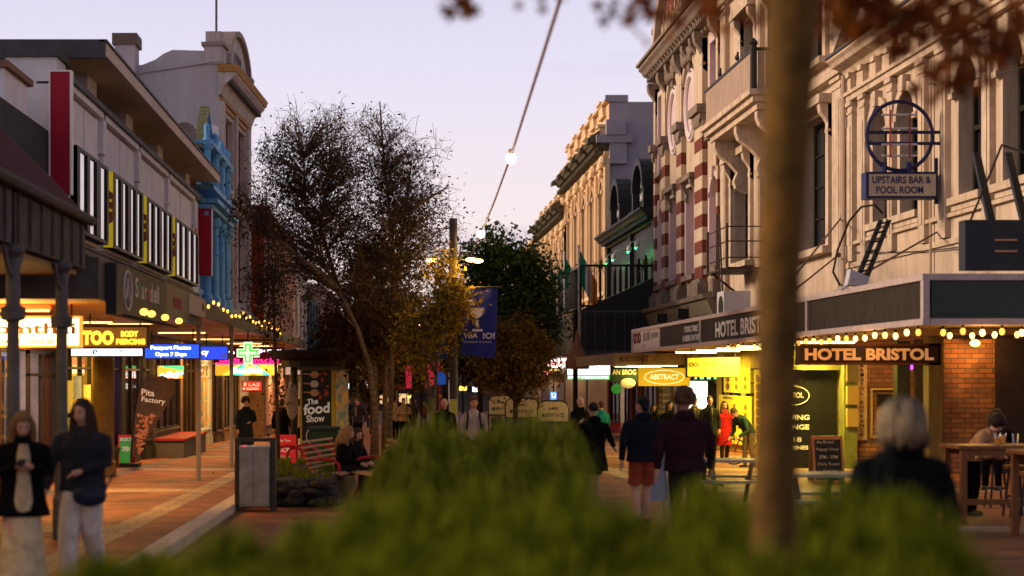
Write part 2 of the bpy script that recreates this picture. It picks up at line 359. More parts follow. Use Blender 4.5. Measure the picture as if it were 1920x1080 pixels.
# --- canopy A: Y 21..33, X=-4 fascia with signs ---
def canopy(label, x0, x1, y0, y1, z0, z1, m, tube_y=(), tube_x=None, col=(1, .75, .35), en=60, group=None, soff=None, fr=None):
    c = thing('shop_canopy', label, 'canopy', (x1 if x1 > 0 else x0, (y0 + y1) / 2, G((y0 + y1) / 2)), group)
    b = MB(); b.box(x0, x1, y0, y1, z0 + .1, z1 - .06); b.build('roof', m, c)
    e = x1 if abs(x1) < abs(x0) else x0; s_ = 1 if e == x1 else -1
    b = MB(); b.box(min(e, e + s_ * .06), max(e, e + s_ * .06), y0 - .06, y1, z0, z1); b.box(min(x0, x1) , max(x0, x1) , y0 - .06, y0 - .001, z0, z1)
    b.build('fascia', fr or m, c)
    b = MB(); b.box(x0 + .04, x1 - .04, y0 + .02, y1 - .04, z0 + .05, z0 + .09); b.build('soffit', soff or mat('cream_soffit', (.55, .45, .28), .7, c2=(.45, .36, .22), sc=3), c)
    for y in tube_y:
        tx = tube_x if tube_x is not None else (x0 + x1) / 2
        b = MB(); b.box(tx - .7, tx + .7, y - .08, y + .08, z0 - .02, z0 + .045); t_ = b.build('tube_light', M['white'], c)
        b = MB(); b.box(tx - .66, tx + .66, y - .03, y + .03, z0 - .055, z0 - .022); b.build('tube', glow('tube_' + str(col), col, 9 if x0 > 0 else 4), t_)
        lamp(c, (tx, y, z0 - .1), en, col, 'AREA', 1.3, .5, (0, 0, 0))
    return c
fas = mat('grey_fascia', (.10, .095, .09), .6, c2=(.06, .055, .05), sc=3)
cA = canopy('dark shop canopy with warm lit underside beyond the verandah', -7, -4, 21.6, 33.2, 2.74, 3.3, fas, (24.5, 30), -5.9, (1, .50, .11), 260, soff=mat('warm_lit_soffit', (.6, .42, .12), .6))  # warm glow of the underside is put into the soffit colour
def lettering(parent, rows, frame, mats_, name='lettering', bold=.0):
    """rows: (text, a, b, w, h, mat index); frame: (origin function)"""
    b = MB()
    for t, a, z, w_, h_, m_ in rows:
        o, u, v = frame(a, z); b.text(t, o, u, v, w_, h_, m_, bold)
    return b.build(name, mats_, parent)
def frF(Y): return lambda a, z: (Vector((a, Y, z)), Vector((1, 0, 0)), Vector((0, 0, 1)))     # frontal text
def frL(X): return lambda a, z: (Vector((X, a, z)), Vector((0, 1, 0)), Vector((0, 0, 1)))     # text on a face seen from +x
def frR(X): return lambda a, z: (Vector((X, a, z)), Vector((0, -1, 0)), Vector((0, 0, 1)))    # text on a face seen from -x
# fascia boards on canopy A
s1 = thing('fascia_sign', 'black fascia sign with a small pizza place logo and green white and red letters', 'sign', (-3.9, 24.4, 2.5))
b = MB(); b.box(-3.93, -3.78, 22.0, 26.9, 2.55, 3.26); b.build('board', M['charcoal'], s1)
lettering(s1, [('S', 23.6, 2.86, .28, .3, 0), ('t', 23.95, 2.86, .15, .28, 1), ('a', 24.2, 2.86, .2, .2, 0), ('r', 24.5, 2.86, .18, .2, 0), ('o', 24.75, 2.86, .22, .2, 2), ('d', 25.05, 2.86, .25, .3, 0), ('eli', 25.4, 2.86, .6, .3, 0)], frL(-3.775), [mat('dim_white', (.45, .42, .4), .6), mat('sign_green', (.05, .35, .08), .6), M['red']], bold=.02)
b = MB(); b.tube([(-3.775, 22.9 + .33 * math.cos(t * .3927), 2.92 + .28 * math.sin(t * .3927)) for t in range(17)], .018, 5); b.tube([(-3.775, 22.75, 2.8), (-3.775, 22.9, 3.1), (-3.775, 23.05, 2.8)], .018, 5)
b.build('logo', mat('dim_white', (.45, .42, .4)), s1)
for y, z in ((22.5, 2.68), (23.2, 2.66), (24.6, 2.62), (26.2, 2.62)):
    b = MB(); b.tube([(-3.78, y, 2.56), (-3.5, y, 2.5), (-3.48, y, 2.58)], .018, 6); k_ = b.build('spotlight', M['black'], s1)
    b = MB(); b.ell((-3.48, y, 2.6), .06, .06, .05, 8, 5); b.build('bulb', glow('amber_bulb', (1, .45, .06), 4), k_)
s2 = thing('fascia_sign', 'plain dark grey canopy board right of the pizza sign', 'sign', (-3.9, 28.7, 2.7))
b = MB(); b.box(-3.93, -3.84, 27.0, 30.4, 2.72, 3.3); b.build('board', mat('dark_grey_board', (.05, .05, .055), .5, c2=(.03, .03, .03), sc=2), s2)
b = MB(); b.box(-3.84, -3.835, 28.2, 29.3, 2.9, 3.1); b.build('label_plate', mat('dim_red', (.2, .04, .04)), s2)
s3 = thing('fascia_sign', 'cream fascia panel with round badge above the passport photo sign', 'sign', (-3.9, 31.7, 2.9))
b = MB(); b.box(-3.93, -3.85, 30.5, 33.1, 2.9, 3.28); b.build('board', mat('cream_board', (.42, .37, .3), .6, c2=(.33, .29, .24), sc=3), s3)
b = MB(); b.tube([(-3.85, 32.7, 3.1), (-3.84, 32.7, 3.1)], .09, 12); b.build('badge', mat('navy', (.03, .04, .12)), s3)

# --- modern grey building L1, Y 33.2..57 ---
L1 = thing('office_building', 'grey modernist building with flat overhanging roof slab and black framed window strips', 'building', (XL, 45, G(45)))
bays = [33.8, 38.0, 43.3, 49.0, 55.6]
b = MB(); HS = [(38.6, 42.6, -.55, 2.3), (43.4, 47.0, -.6, 2.3), (53.0, 55.2, -.78, 2.2)]
b.wall(TL, 33.2, 57, 2.75, 7.95, (), .6); body(b, TL, 33.2, 57, 2.75, 7.95); b.build('wall', stucco, L1)
b = MB()
for i in range(4):
    y0, y1 = bays[i] + .35, bays[i + 1] - .25; n = 2
    for k in range(n):
        a = y0 + (y1 - y0) * k / n; c = y0 + (y1 - y0) * (k + 1) / n
        b.tbox(TL, a + .05, c - .08, 4.7, 7.7, -.09, -.005)
b.build('panel', stucco2, L1)
for i in range(5):
    b = MB(); y = bays[i]; b.tbox(TL, y - .22, y + .2, 6.95 if i else 4, 7.75, -.2, -.004); b.build('pilaster', stucco2, L1)
b = MB()
for i in range(4): b.tbox(TL, bays[i] + .02, bays[i + 1] - .3, 7.76, 7.9, -.22, .1); b.tbox(TL, bays[i] - .1, bays[i + 1] - .1, 7.9, 8.03, -.3, .1, 1)
b.build('parapet_coping', [stucco2, M['lead']], L1)
for i in range(4):   # clerestory between the columns
    b = MB(); y0, y1 = bays[i], bays[i + 1]
    b.tbox(TL, y1 - 1.25, y1 - .12, 7.9, 8.65, -.02, .8); b.build('column', stucco, L1)
    q = MB(); q.tbox(TL, y0 - .1, y1 - 1.26, 7.96, 8.65, 1.0, 1.06)
    for k in range(3): q.tbox(TL, y0 - .1, y1 - 1.26, 8.1 + k * .23, 8.13 + k * .23, .95, 1.0, 1)
    q.build('clerestory', [mat('clerestory_glass', (.12, .13, .13), .2), M['lead']], L1)
b = MB(); b.box(-15, -6.2, 34.3, 57.2, 8.62, 8.85); b.box(-15, -6.12, 34.2, 34.298, 8.5, 8.9, 1); b.box(-6.199, -6.12, 34.3, 57.2, 8.57, 8.84, 0); b.box(-6.25, -6.08, 34.2, 57.3, 8.85, 8.9, 1)
b.build('roof_slab', [mat('slab_beige', (.56, .49, .46), .9, c2=(.44, .38, .35), sc=.8, stretch=(1, .3, 1)), M['lead']], L1)
b = MB(); b.box(-7.98, -6.93, 33.1, 34.0, 3.2, 8.3); b.box(-8.05, -6.86, 33.0, 34.1, 8.3, 8.56, 1); b.build('end_pier', [stucco, M['lead']], L1)
b = MB(); b.box(-7.5, -6.9, 55.7, 57.1, 3.2, 7.9); b.box(-7.6, -6.8, 55.6, 57.2, 7.9, 8.1, 1); b.build('end_pier', [stucco2, M['lead']], L1)
b = MB(); b.tbox(TL, 33.2, 57, 4.42, 4.56, -.16, 0); b.tbox(TL, 33.2, 57, 4.56, 4.62, -.2, 0); b.build('ledge', mat('ledge_grey', (.22, .2, .19), .8, c2=(.12, .11, .1), sc=5), L1)
b = MB(); b.tube([TL(34 + i * .8, 4.25 - .1 * math.sin(i * .9), -.05) for i in range(28)], .022, 5); b.build('cable', M['rope'], L1)
for i in range(4):   # black projecting window strips with reflecting panes
    y0, y1 = bays[i] + (.35 if i else .1), bays[i + 1] - .35
    f = MB(); z0, z1 = 4.78, 6.6
    f.tbox(TL, y0, y1, z1 - .08, z1, -.34, -.095); f.tbox(TL, y0, y1, z0, z0 + .08, -.34, -.095); f.tbox(TL, y0, y0 + .06, z0, z1, -.34, -.095)
    n = 4 if i else 3
    for k in range(n + 1):
        y = y0 + .05 + (y1 - y0 - .1) * k / n; wd = .25 if k % 2 == 0 else .16
        f.tbox(TL, max(y0, y - wd), min(y1, y + wd), z0 + .08, z1 - .08, -.35, -.2)
    fo = f.build('window', M['frame'], L1)
    for k in range(n):
        a = y0 + .05 + (y1 - y0 - .1) * k / n + .1; c = y0 + .05 + (y1 - y0 - .1) * (k + 1) / n - .1
        q = MB(); q.add([TL(a - .06, z0 + .05, -.31), TL(c + .06, z0 + .05, -.31), TL(c + .06, z1 - .05, -.31), TL(a - .06, z1 - .05, -.31)], [(0, 1, 2, 3)]); q.build('pane', M['mirror'], fo)
    if i:
        q = MB(); q.box(XL + .1, XL + .33, y0 - .02, y0 - .001, z0, z1, 0)
        q.add([(XL + .1 , y0 - .025, z0 + .5), (XL + .33, y0 - .025, z0 + .62), (XL + .33, y0 - .025, z0 + 1.3), (XL + .1, y0 - .025, z0 + 1.45)], [(0, 1, 2, 3)], 1)
        q.text('pie', (XL + .12, y0 - .03, z0 + 1.05), UX, UZ, .19, .14, 0, .02); q.text('noodle', (XL + .11, y0 - .03, z0 + .85), UX, UZ, .2, .1, 0, .02)
        q.build('window_sign', [mat('sign_yellow', (.75, .55, .02), .5, emit=(1, .75, .03), es=.2), mat('sign_brown', (.28, .07, .02))], L1)
for y in (56.1,):   # faded red wall script
    b = MB(); b.text('ROUGE', (XL + .103, 55.8, 5.3), Vector((0, 0, 1)), Vector((0, -1, 0)), 1.3, .3, 0, .01)
    b.tube([(XL + .1, 56.4, 6.55), (XL + .105, 56.4, 6.55)], .42, 16); b.build('painted_logo', mat('faded_red', (.5, .06, .08)), L1)
# blade signs
def blade(x0, x1, Y, z0, z1, label):
    s_ = thing('blade_sign', label, 'sign', ((x0 + x1) / 2, Y, z0), 'red blade signs on the left facades')
    b = MB(); b.box(x0, x1, Y, Y + .18, z0, z1); b.box(x0 - .03, x0, Y - .02, Y + .2, z0, z1 + .03, 1); b.box(x1, x1 + .03, Y - .02, Y + .2, z0, z1 + .03, 1); b.box(x0, x1, Y - .02, Y + .2, z1, z1 + .03, 1)
    b.build('panel', [mat('crimson_panel', (.33, .008, .03), .45, c2=(.28, .006, .025), sc=2), M['white']], s_)
    b = MB(); b.tube([(x0 + .02, Y + .09, z0 + .2), (x0 - .3, Y + .09, z0 + .2)], .025, 6); b.tube([(x0 + .02, Y + .09, z1 - .2), (x0 - .3, Y + .09, z1 - .2)], .025, 6); b.build('bracket', M['black'], s_)
blade(-6.95, -6.55, 32.6, 5.4, 7.9, 'larger crimson vertical blade sign on the left pier of the grey building')
blade(-6.95, -6.45, 57.3, 5.3, 7.75, 'smaller crimson vertical blade sign beside the blue facade')
cB = canopy('long glass edged canopy with fairy lights under the grey building', -7, -4, 33.4, 57, 2.95, 3.25, fas, (37, 45, 53), -5.9, (1, .52, .15), 260)
for i, y in enumerate((34, 41)):
    b = MB(); b.tube([(-4.1, y, G(y)), (-4.1, y, 3.0)], .05, 8); b.build('post', mat('canopy_post', (.25, .22, .2), .5), cB)
fl = thing('fairy_lights', 'string of small amber fairy lights along the left canopy edge', 'string lights', (-3.9, 45, 3.0))
b = MB(); pts = [Vector((-3.9, 34 + i * .5, 3.24 + .05 * math.sin(i * 1.7))) for i in range(46)]; b.tube(pts, .008, 4); b.build('cable', M['black'], fl)
for i in range(0, 46, 2):
    b = MB(); p = pts[i] + Vector((.01, 0, R.uniform(-.1, .1))); b.ell(p, .03, .03, .045, 6, 4); b.build('bulb', glow('amber_bulb', (1, .45, .06), 4), fl)

# --- blue gothic facade L2, Y 57..65 ---
blue = mat('blue_paint', (.12, .38, .70), .55, c2=(.09, .28, .55), sc=3)
L2 = thing('gothic_building', 'narrow bright blue facade with steep pointed gables', 'building', (XL, 61, G(61)))
b = MB(); WH = [(58.5, 59.7, 4.9, 7.7, 1), (60.6, 61.8, 4.9, 7.7, 1), (62.7, 63.9, 4.9, 7.7, 1), (58.4, 59.6, 8.9, 10, 1), (60.6, 61.8, 8.9, 10, 1), (62.7, 63.8, 8.9, 10, 1), (58, 64.4, -.9, 2.5)]
b.wall(TL, 57.25, 65, 2.75, 10.15, WH[:6], .3); b.build('wall', blue, L2)
b = MB(); b.add([TL(57.25, -1, 0), TL(57.25, -1, 9), TL(57.25, 10.15, 9), TL(57.25, 10.15, 0)], [(0, 1, 2, 3)]); b.add([TL(57.25, 10.15, 0), TL(65, 10.15, 0), TL(65, 10.15, 9), TL(57.25, 10.15, 9)], [(0, 1, 2, 3)])
b.box(-8.6, -7.15, 57.1, 57.24, 9.2, 10.2)
b.build('side_wall', mat('stained_render', (.40, .38, .37), .9, c2=(.06, .055, .05), sc=1.3, det=9), L2)
for h in WH[:6]: window(L2, TL, h[0], h[1], h[2], h[3], .25, 2, 3, mat('blue_frame', (.08, .2, .4)), M['glass'], True)
b = MB()
for yc, w_, zb_, zt in ((59.3, 2.0, 10.0, 11.5), (62.6, .6, 9.9, 10.75), (64.2, .6, 9.9, 10.7)):
    b.tpoly(TL, [(yc - w_, zb_), (yc + w_, zb_), (yc, zt)], -.1, .1)
    for s_ in (-1, 1): b.tpoly(TL, [(yc + s_ * (w_ + .25), zb_ - .12), (yc + s_ * (w_ + .02), zb_ - .12), (yc, zt), (yc, zt + .2)], -.26, .1, 1 if (yc < 60 and s_ < 0) else 0)
for y in (57.5, 59.95, 60.35, 62.1, 62.45, 64.1, 64.7):
    b.rings([(XL + .38, y, z, r, r) for z, r in ((4.2, .2), (4.6, .2), (4.7, .13), (7.2, .11), (7.3, .2), (7.6, .22))], 10)
    b.rings([(XL + .38, y, z, r * 1.25, r * 1.25) for z, r in ((8.6, .18), (8.8, .11), (9.8, .1), (9.9, .18), (10.1, .2), (10.3, .08), (10.7, .1), (10.8, .02))], 10)
for z, d in ((4.0, .6), (7.7, .6), (7.9, .8), (8.4, .65), (10.0, .6)): b.tbox(TL, 57.25, 65, z, z + .16, -d, 0)
b.build('moulding', [blue, mat('mossy_gable', (.20, .19, .12), .9, c2=(.08, .1, .05), sc=6)], L2)
dish = thing('satellite_dish', 'grey satellite dish beside the blue gable', 'satellite dish', (-7.35, 56.6, 8.95))
b = MB(); b.tube([(-7.35, 56.6, 9.0), (-7.35, 56.6, 10.0)], .03, 6); b.build('mast', M['steel'], dish)
b = MB(); b.lathe = None
b.rings([(0, 0, 0, .02, .02)], 8) if False else None
vs = []; n = 16
for i, (r_, dz) in enumerate(((0, 0), (.25, .03), (.45, .12))):
    for j in range(n):
        t = 2 * math.pi * j / n; vs.append(Vector((-7.3 + r_ * math.cos(t), 56.5 - dz, 10.2 + r_ * math.sin(t))))
b.add(vs, [(i * n + j, i * n + (j + 1) % n, (i + 1) * n + (j + 1) % n, (i + 1) * n + j) for i in range(2) for j in range(n)]); b.tube([(-7.3, 56.5, 9.9), (-7.3, 56.1, 10.15)], .012, 4)
b.build('reflector', mat('dish_grey', (.13, .12, .13), .5), dish)

# --- tall white building with curved pediment L3 (slightly turned) ---
phi = math.atan(166 / 3000); ca, sa = math.cos(phi), math.sin(phi)
def TL3(a, b_, d): return Vector((-7 + sa * (a - 65) - ca * d, 65 + ca * (a - 65) + sa * d, b_))
L3 = thing('pediment_building', 'tall pale building with ochre cornice and rounded pediment with flagpole', 'building', (XL, 69, G(69)))
cream3 = mat('pale_lilac_paint', (.46, .43, .45), .85, c2=(.38, .35, .37), sc=1.5, streak=.35)
H3 = [(66.0, 68.6, 9.6, 12.5), (69.4, 72.2, 9.6, 12.5), (66.0, 68.6, 5.0, 8.8), (69.4, 72.2, 5.0, 8.8)]
b = MB(); b.wall(TL3, 65, 73.2, 2.6, 14.5, H3, .35)
b.add([TL3(73.2, -1, 0), TL3(73.2, -1, 12), TL3(73.2, 14.5, 12), TL3(73.2, 14.5, 0)], [(0, 1, 2, 3)])
b.build('wall', cream3, L3)
# side wall silhouette facing the camera
prof = [(-7, 2.7), (-7, 14.9), (-8.9, 14.95), (-9.25, 14.8), (-9.6, 14.55), (-10.1, 14.35), (-10.9, 14.25), (-10.9, 14.0), (-18, 13.8), (-18, 2.7)]
b = MB(); b.prism([(x, 65.0, z) for x, z in prof], (0, .4, 0), 0); b.prism([(-7, 64.985, 8), (-7, 64.985, 11.8), (-7.6, 64.985, 12.1), (-8.1, 64.985, 11.75), (-8.5, 64.985, 12.0), (-8.8, 64.985, 11.3), (-9.3, 64.985, 11.0), (-9.9, 64.985, 10.3), (-10.6, 64.985, 9.8), (-10.6, 64.985, 8)], (0, .014, 0), 1)
b.tube([(-7, 64.9, 14.5), (-10.9, 64.9, 13.9)], .05, 6)
b.build('side_wall', [lilac, mat('white_patch', (.62, .62, .68), .85, c2=(.56, .55, .6), sc=3)], L3)
b = MB(); b.box(-11.1, -10.3, 64.2, 65.3, 11, 15.0); b.box(-11.2, -10.2, 64.1, 65.4, 15.0, 15.45, 1); b.build('chimney', [lilac, mat('brown_cap', (.13, .1, .09))], L3)
DZ = .38
b = MB(); b.tprism(TL3, [(0, 13.5 - DZ), (-.1, 13.5 - DZ), (-.25, 13.9 - DZ), (-.6, 14.2 - DZ), (-.7, 14.3 - DZ), (-.7, 14.4 - DZ), (0, 14.4 - DZ)], 64.8, 73.6, 0); b.tprism(TL3, [(.0, 14.4 - DZ), (-.75, 14.4 - DZ), (-.85, 14.65 - DZ), (0, 14.75 - DZ)], 64.7, 73.7, 1)
for i in range(24): b.tbox(TL3, 65 + i * .36, 65.2 + i * .36, 13.95 - DZ, 14.2 - DZ, -.55, -.2, 2)
b.tbox(TL3, 65, 73.2, 13.3 - DZ, 13.42 - DZ, -.15, 0, 1); b.build('cornice', [cream3, mat('ochre_paint', (.38, .20, .06), .7, c2=(.25, .13, .04), sc=5), mat('dark_dentil', (.08, .07, .08))], L3)
b = MB(); arc = [(69.6 - 2.9 * math.cos(math.pi * t / 14), 14.7 + 1.65 * math.sin(math.pi * t / 14)) for t in range(15)]
b.tpoly(TL3, [(66.7, 14.3)] + arc + [(72.5, 14.3)], -.05, .35); arc2 = [(69.6 - 3.15 * math.cos(math.pi * t / 14), 14.7 + 1.88 * math.sin(math.pi * t / 14)) for t in range(15)]
for t in range(14): b.tpoly(TL3, [arc[t], arc[t + 1], arc2[t + 1], arc2[t]], -.25, .4, 1)
o3, u3 = TL3(68.6, 15.0, -.07), (TL3(69, 0, 0) - TL3(68, 0, 0)); b.text('1908', o3, u3, UZ, 2.0, .65, 2, .02)
b.build('pediment', [cream3, mat('taupe_trim', (.25, .2, .19), .8), mat('dark_numerals', (.09, .08, .09))], L3)
for a_ in (64.9, 72.3):
    b = MB(); b.tbox(TL3, a_, a_ + 1, 14.37, 15.1, -.15, .6); b.tbox(TL3, a_ - .1, a_ + 1.1, 15.1, 15.25, -.25, .7, 1); b.tbox(TL3, a_ + .05, a_ + .95, 15.25, 15.7 if a_ < 70 else 15.4, -.1, .55); b.build('parapet_pier', [cream3, mat('taupe_trim', (.25, .2, .19), .8)], L3)
b = MB(); b.tube([TL3(65.5, 15.6, .2), TL3(65.5, 20.5, .2)], .05, 6); b.build('flagpole', mat('flagpole_brown', (.1, .07, .07)), L3)
b = MB()
for a0, a1 in ((65, 65.8), (68.8, 69.25), (72.4, 73.2)):
    b.tbox(TL3, a0, a1, 4.5, 12.9, -.14, 0)
for z, d in ((4.3, .3), (9.05, .35), (9.3, .2)): b.tbox(TL3, 65, 73.2, z, z + .2, -d, 0)
b.tbox(TL3, 66, 72.2, 12.7, 12.88, -.08, 0, 1); b.build('pilaster', [cream3, mat('ochre_paint', (.38, .2, .06))], L3)
for h in H3: window(L3, TL3, h[0], h[1], h[2], h[3], .3, 3, 3, mat('maroon_frame', (.2, .06, .05)), mat('sky_dark_glass', (.12, .12, .15), .08, metal=.7), w_=.12)
cC = canopy('dim canopy below the blue and pale facades', -7, -4, 57.2, 73.5, 2.95, 3.3, fas, (60, 65, 70), -5.5, (1, .55, .2), 220)

# --- red panel and farther left buildings ---
XL2 = -5.9; TL4 = TX(XL2, 1)
L4 = thing('salmon_building', 'salmon building with tall dark slit windows and a red end wall', 'building', (XL2, 85, G(85)))
sal = mat('salmon_render', (.45, .27, .20), .85, c2=(.36, .2, .15), sc=1.2)
H4 = [(76.5 + i * 2.2, 77.4 + i * 2.2, 4.9, 8.2) for i in range(9)]
b = MB(); b.wall(TL4, 74, 97, -1.4, 9.6, H4, .3); b.add([TL4(97, -1, 0), TL4(97, -1, 8), TL4(97, 9.6, 8), TL4(97, 9.6, 0)], [(0, 1, 2, 3)]); b.add([TL4(74, 9.6, 0), TL4(97, 9.6, 0), TL4(97, 9.6, 8), TL4(74, 9.6, 8)], [(0, 1, 2, 3)]); b.tbox(TL4, 74, 97, 9.3, 9.6, -.15, 0)
b.build('wall', sal, L4)
b = MB(); b.box(-12, -5.9, 73.9, 73.999, 2.7, 9.6); b.build('end_wall', mat('brick_red_paint', (.30, .035, .02), .7, c2=(.25, .03, .018), sc=2), L4)
for h in H4: window(L4, TL4, h[0], h[1], h[2], h[3], .2, 1, 2)
for i in range(4):
    b = MB(); b.tube([(-6.6, 73.8, 4.7 + i * .35), (-5.6, 73.6 + i * .2, 5.2 + (i - 1.5) * .9)], .012, 4); b.build('guy_wire', M['white'], L4)
cfar = [(97, 112, 8.9, (.42, .40, .44), 'pale lilac building behind the birch trees'), (112, 130, 8.0, (.05, .10, .13), 'dark teal fronted building behind the birches'), (130, 160, 9.2, (.30, .14, .10), 'brick brown building far down the left side'), (160, 215, 8.6, (.45, .42, .4), 'farthest pale left building')]
for i, (y0, y1, zt, c, lb) in enumerate(cfar):
    o = thing('street_building', lb, 'building', (XL2, (y0 + y1) / 2, G((y0 + y1) / 2)), 'buildings far down the left side')
    n = max(3, int((y1 - y0) / 4)); hs = [(y0 + 1 + k * (y1 - y0 - 1) / n, y0 + 1 + (k + .55) * (y1 - y0 - 1) / n, 4.2, 7.0) for k in range(n)]
    b = MB(); T_ = TX(XL2 + .15 * (i % 2), 1); b.wall(T_, y0, y1, -3.5, zt, hs, .3); body(b, T_, y0, y1, -3.5, zt); b.build('wall', mat('far_wall_%s' % 'abcd'[i], c, .85, c2=tuple(x * .75 for x in c), sc=1), o)
    b = MB(); b.tprism(T_, [(0, zt - .6), (-.3, zt - .2), (-.35, zt), (0, zt)], y0, y1); b.build('cornice', mat('far_trim', (.35, .32, .33)), o)
    for h in hs: window(o, T_, h[0], h[1], h[2], h[3], .25, 2, 2, M['wframe'] if i % 2 == 0 else M['frame'])
cD = canopy('canopy far down the left side of the street', -6, -3.6, 74, 118, 2.3, 2.75, fas, (78, 86, 95, 105), -4.8, (1, .5, .2), 240)

# low dark buildings closing the far end of the street
for i, (x0, x1, Y, zt, c, lb) in enumerate(((-24, -3, 235, 6.5, (.10, .07, .06), 'low brown building closing the street at the far left end'), (-2.8, 9, 250, 5.0, (.07, .06, .06), 'low dark building closing the middle of the far street end'), (9.2, 30, 240, 7.0, (.12, .10, .09), 'low grey building closing the street at the far right end'))):
    o = thing('street_building', lb, 'building', ((x0 + x1) / 2, Y, G(Y)), 'buildings closing the far end of the street')
    hs = [(x0 + 1 + k * 3, x0 + 2.6 + k * 3, zz, zz + 1.5) for k in range(int((x1 - x0 - 1) / 3)) for zz in (-2.6, 1.5)]
    b = MB(); b.wall(TY(Y), x0, x1, G(Y) - 1, zt, hs, .3); b.box(x0, x1, Y + .4, Y + 8, G(Y) - 1, zt); b.build('wall', mat('end_wall_%s' % 'abc'[i], c, .9, c2=tuple(q * .6 for q in c), sc=.6), o)
    for h in hs: 
        if R.random() < .5: q = MB(); q.add([(h[0], Y + .28, h[2]), (h[1], Y + .28, h[2]), (h[1], Y + .28, h[3]), (h[0], Y + .28, h[3])], [(0, 1, 2, 3)]); q.build('window', glow('far_window', (1, .6, .25), 1.0) if R.random() < .5 and h[2] < 0 else M['glass'], o)

b = MB(); b.box(-7.0, -5.9, 73.92, 73.999, -1.3, 2.69); b.build('lower_wall', mat('amber_timber', (.22, .12, .05), .6, c2=(.14, .07, .03), sc=3), L4)
# ================= RIGHT SIDE =================
XR = 11.5; TR = TX(XR, -1)
beige = mat('beige_paint', (.57, .45, .35), .8, c2=(.46, .36, .28), sc=1.1, bump=.2, bsc=12, streak=.24)
beige2 = mat('beige_trim', (.60, .48, .37), .8, c2=(.42, .33, .25), sc=2.5, bump=.15, bsc=14, streak=.24)
def pil(b, a0, a1, z0, z1, d=.12, T=TR, m=0):
    b.tbox(T, a0, a1, z0, z1, -d, 0, m); b.tbox(T, a0 - .05, a1 + .05, z1 - .1, z1, -d - .06, -d + .001, m); b.tbox(T, a0 - .03, a1 + .03, z1 - .3, z1 - .24, -d - .03, -d + .001, m)
    b.tbox(T, a0 + .12, a1 - .12, z0 + .4, z1 - .6, -d - .02, -d + .001, m)
def archmould(b, T, p, q, z1, r_=.16, d=.1, m=0):
    rr = (q - p) / 2; cx = (p + q) / 2; sp = z1 - rr
    A = [(cx - rr * math.cos(math.pi * t / 12), sp + rr * math.sin(math.pi * t / 12)) for t in range(13)]
    B = [(cx - (rr + r_) * math.cos(math.pi * t / 12), sp + (rr + r_) * math.sin(math.pi * t / 12)) for t in range(13)]
    for t in range(12): b.tpoly(T, [A[t], A[t + 1], B[t + 1], B[t]], -d, .02, m)
    b.tpoly(T, [(cx - .09, z1 - .02), (cx + .09, z1 - .02), (cx + .13, z1 + .34), (cx - .13, z1 + .34)], -d - .08, .02, m)
def scroll(b, T, a0, a1, zt, h_, dep, m=0):   # S-shaped console bracket
    pr = [(0, zt), (-dep, zt), (-dep, zt - .12 * h_), (-dep * .92, zt - .25 * h_), (-dep * .55, zt - .42 * h_), (-dep * .3, zt - .6 * h_), (-dep * .4, zt - .75 * h_), (-dep * .35, zt - .9 * h_), (0, zt - h_)]
    b.tprism(T, pr, a0, a1, m)
    b.tube([T(a0 - .02, zt - .17 * h_, -dep * .72), T(a1 + .02, zt - .17 * h_, -dep * .72)], dep * .2, 10, m); b.tube([T(a0 - .02, zt - .78 * h_, -dep * .28), T(a1 + .02, zt - .78 * h_, -dep * .28)], dep * .13, 8, m)
def cornice(b, T, a0, a1, z, h_=.5, out=.5, m=0, dent=True, m2=None):
    b.tprism(T, [(0, z), (-.15 * out, z), (-.3 * out, z + .3 * h_), (-.75 * out, z + .5 * h_), (-.85 * out, z + .7 * h_), (-out, z + .85 * h_), (-out, z + h_), (0, z + h_ + .04)], a0, a1, m if m2 is None else m2)
    if dent:
        y = a0 + .1
        while y < a1 - .2: b.tbox(T, y, y + .16, z + .16 * h_, z + .44 * h_, -.6 * out, -.05, m); y += .34
# --- R1b near hotel section (Y 24..40.3) ---
R1 = thing('hotel_building', 'beige Victorian hotel facade with arched sash windows behind the bar sign', 'building', (XR, 33, G(33)))
HR = [(26.6, 27.8, 5.35, 8.05, 1), (28.9, 30.1, 5.35, 8.05, 1), (31.2, 32.45, 5.35, 8.05, 1), (34.95, 36.2, 5.35, 8.05, 1), (36.95, 38.25, 5.35, 8.05, 1)]
b = MB(); b.wall(TR, 24, 40.3, 3.3, 10.6, HR, .42)
b.add([TR(24, 3.3, 0), TR(24, 3.3, 9), TR(24, 10.6, 9), TR(24, 10.6, 0)], [(0, 1, 2, 3)]); b.add([TR(24, 10.6, 0), TR(40.3, 10.6, 0), TR(40.3, 10.6, 9), TR(24, 10.6, 9)], [(0, 1, 2, 3)])
b.build('wall', beige, R1)
for h in HR: window(R1, TR, h[0], h[1], h[2], h[3], .36, 2, 1, M['frame'], M['glass'], True, .09, sash=True)
b = MB()
for a0, a1 in ((24.2, 24.9), (28.05, 28.55), (30.45, 30.85), (32.9, 33.35), (34.2, 34.6), (36.4, 36.75), (38.5, 38.85), (39.55, 40.2)):
    pil(b, a0, a1, 4.55, 8.5)
for p, q, r0, r1, _ in HR:
    archmould(b, TR, p, q, r1, .2, .1); b.tbox(TR, p - .25, q + .25, r0 - .18, r0 - .03, -.16, 0); b.tbox(TR, p - .2, q + .2, r0 - .3, r0 - .18, -.08, 0)
    for s_ in (p, q):
        b.tbox(TR, s_ - .22, s_ + .01 if s_ == p else s_ + .22, r1 - .72, r1 - .6, -.14, 0) if s_ == p else b.tbox(TR, s_ - .01, s_ + .22, r1 - .72, r1 - .6, -.14, 0)
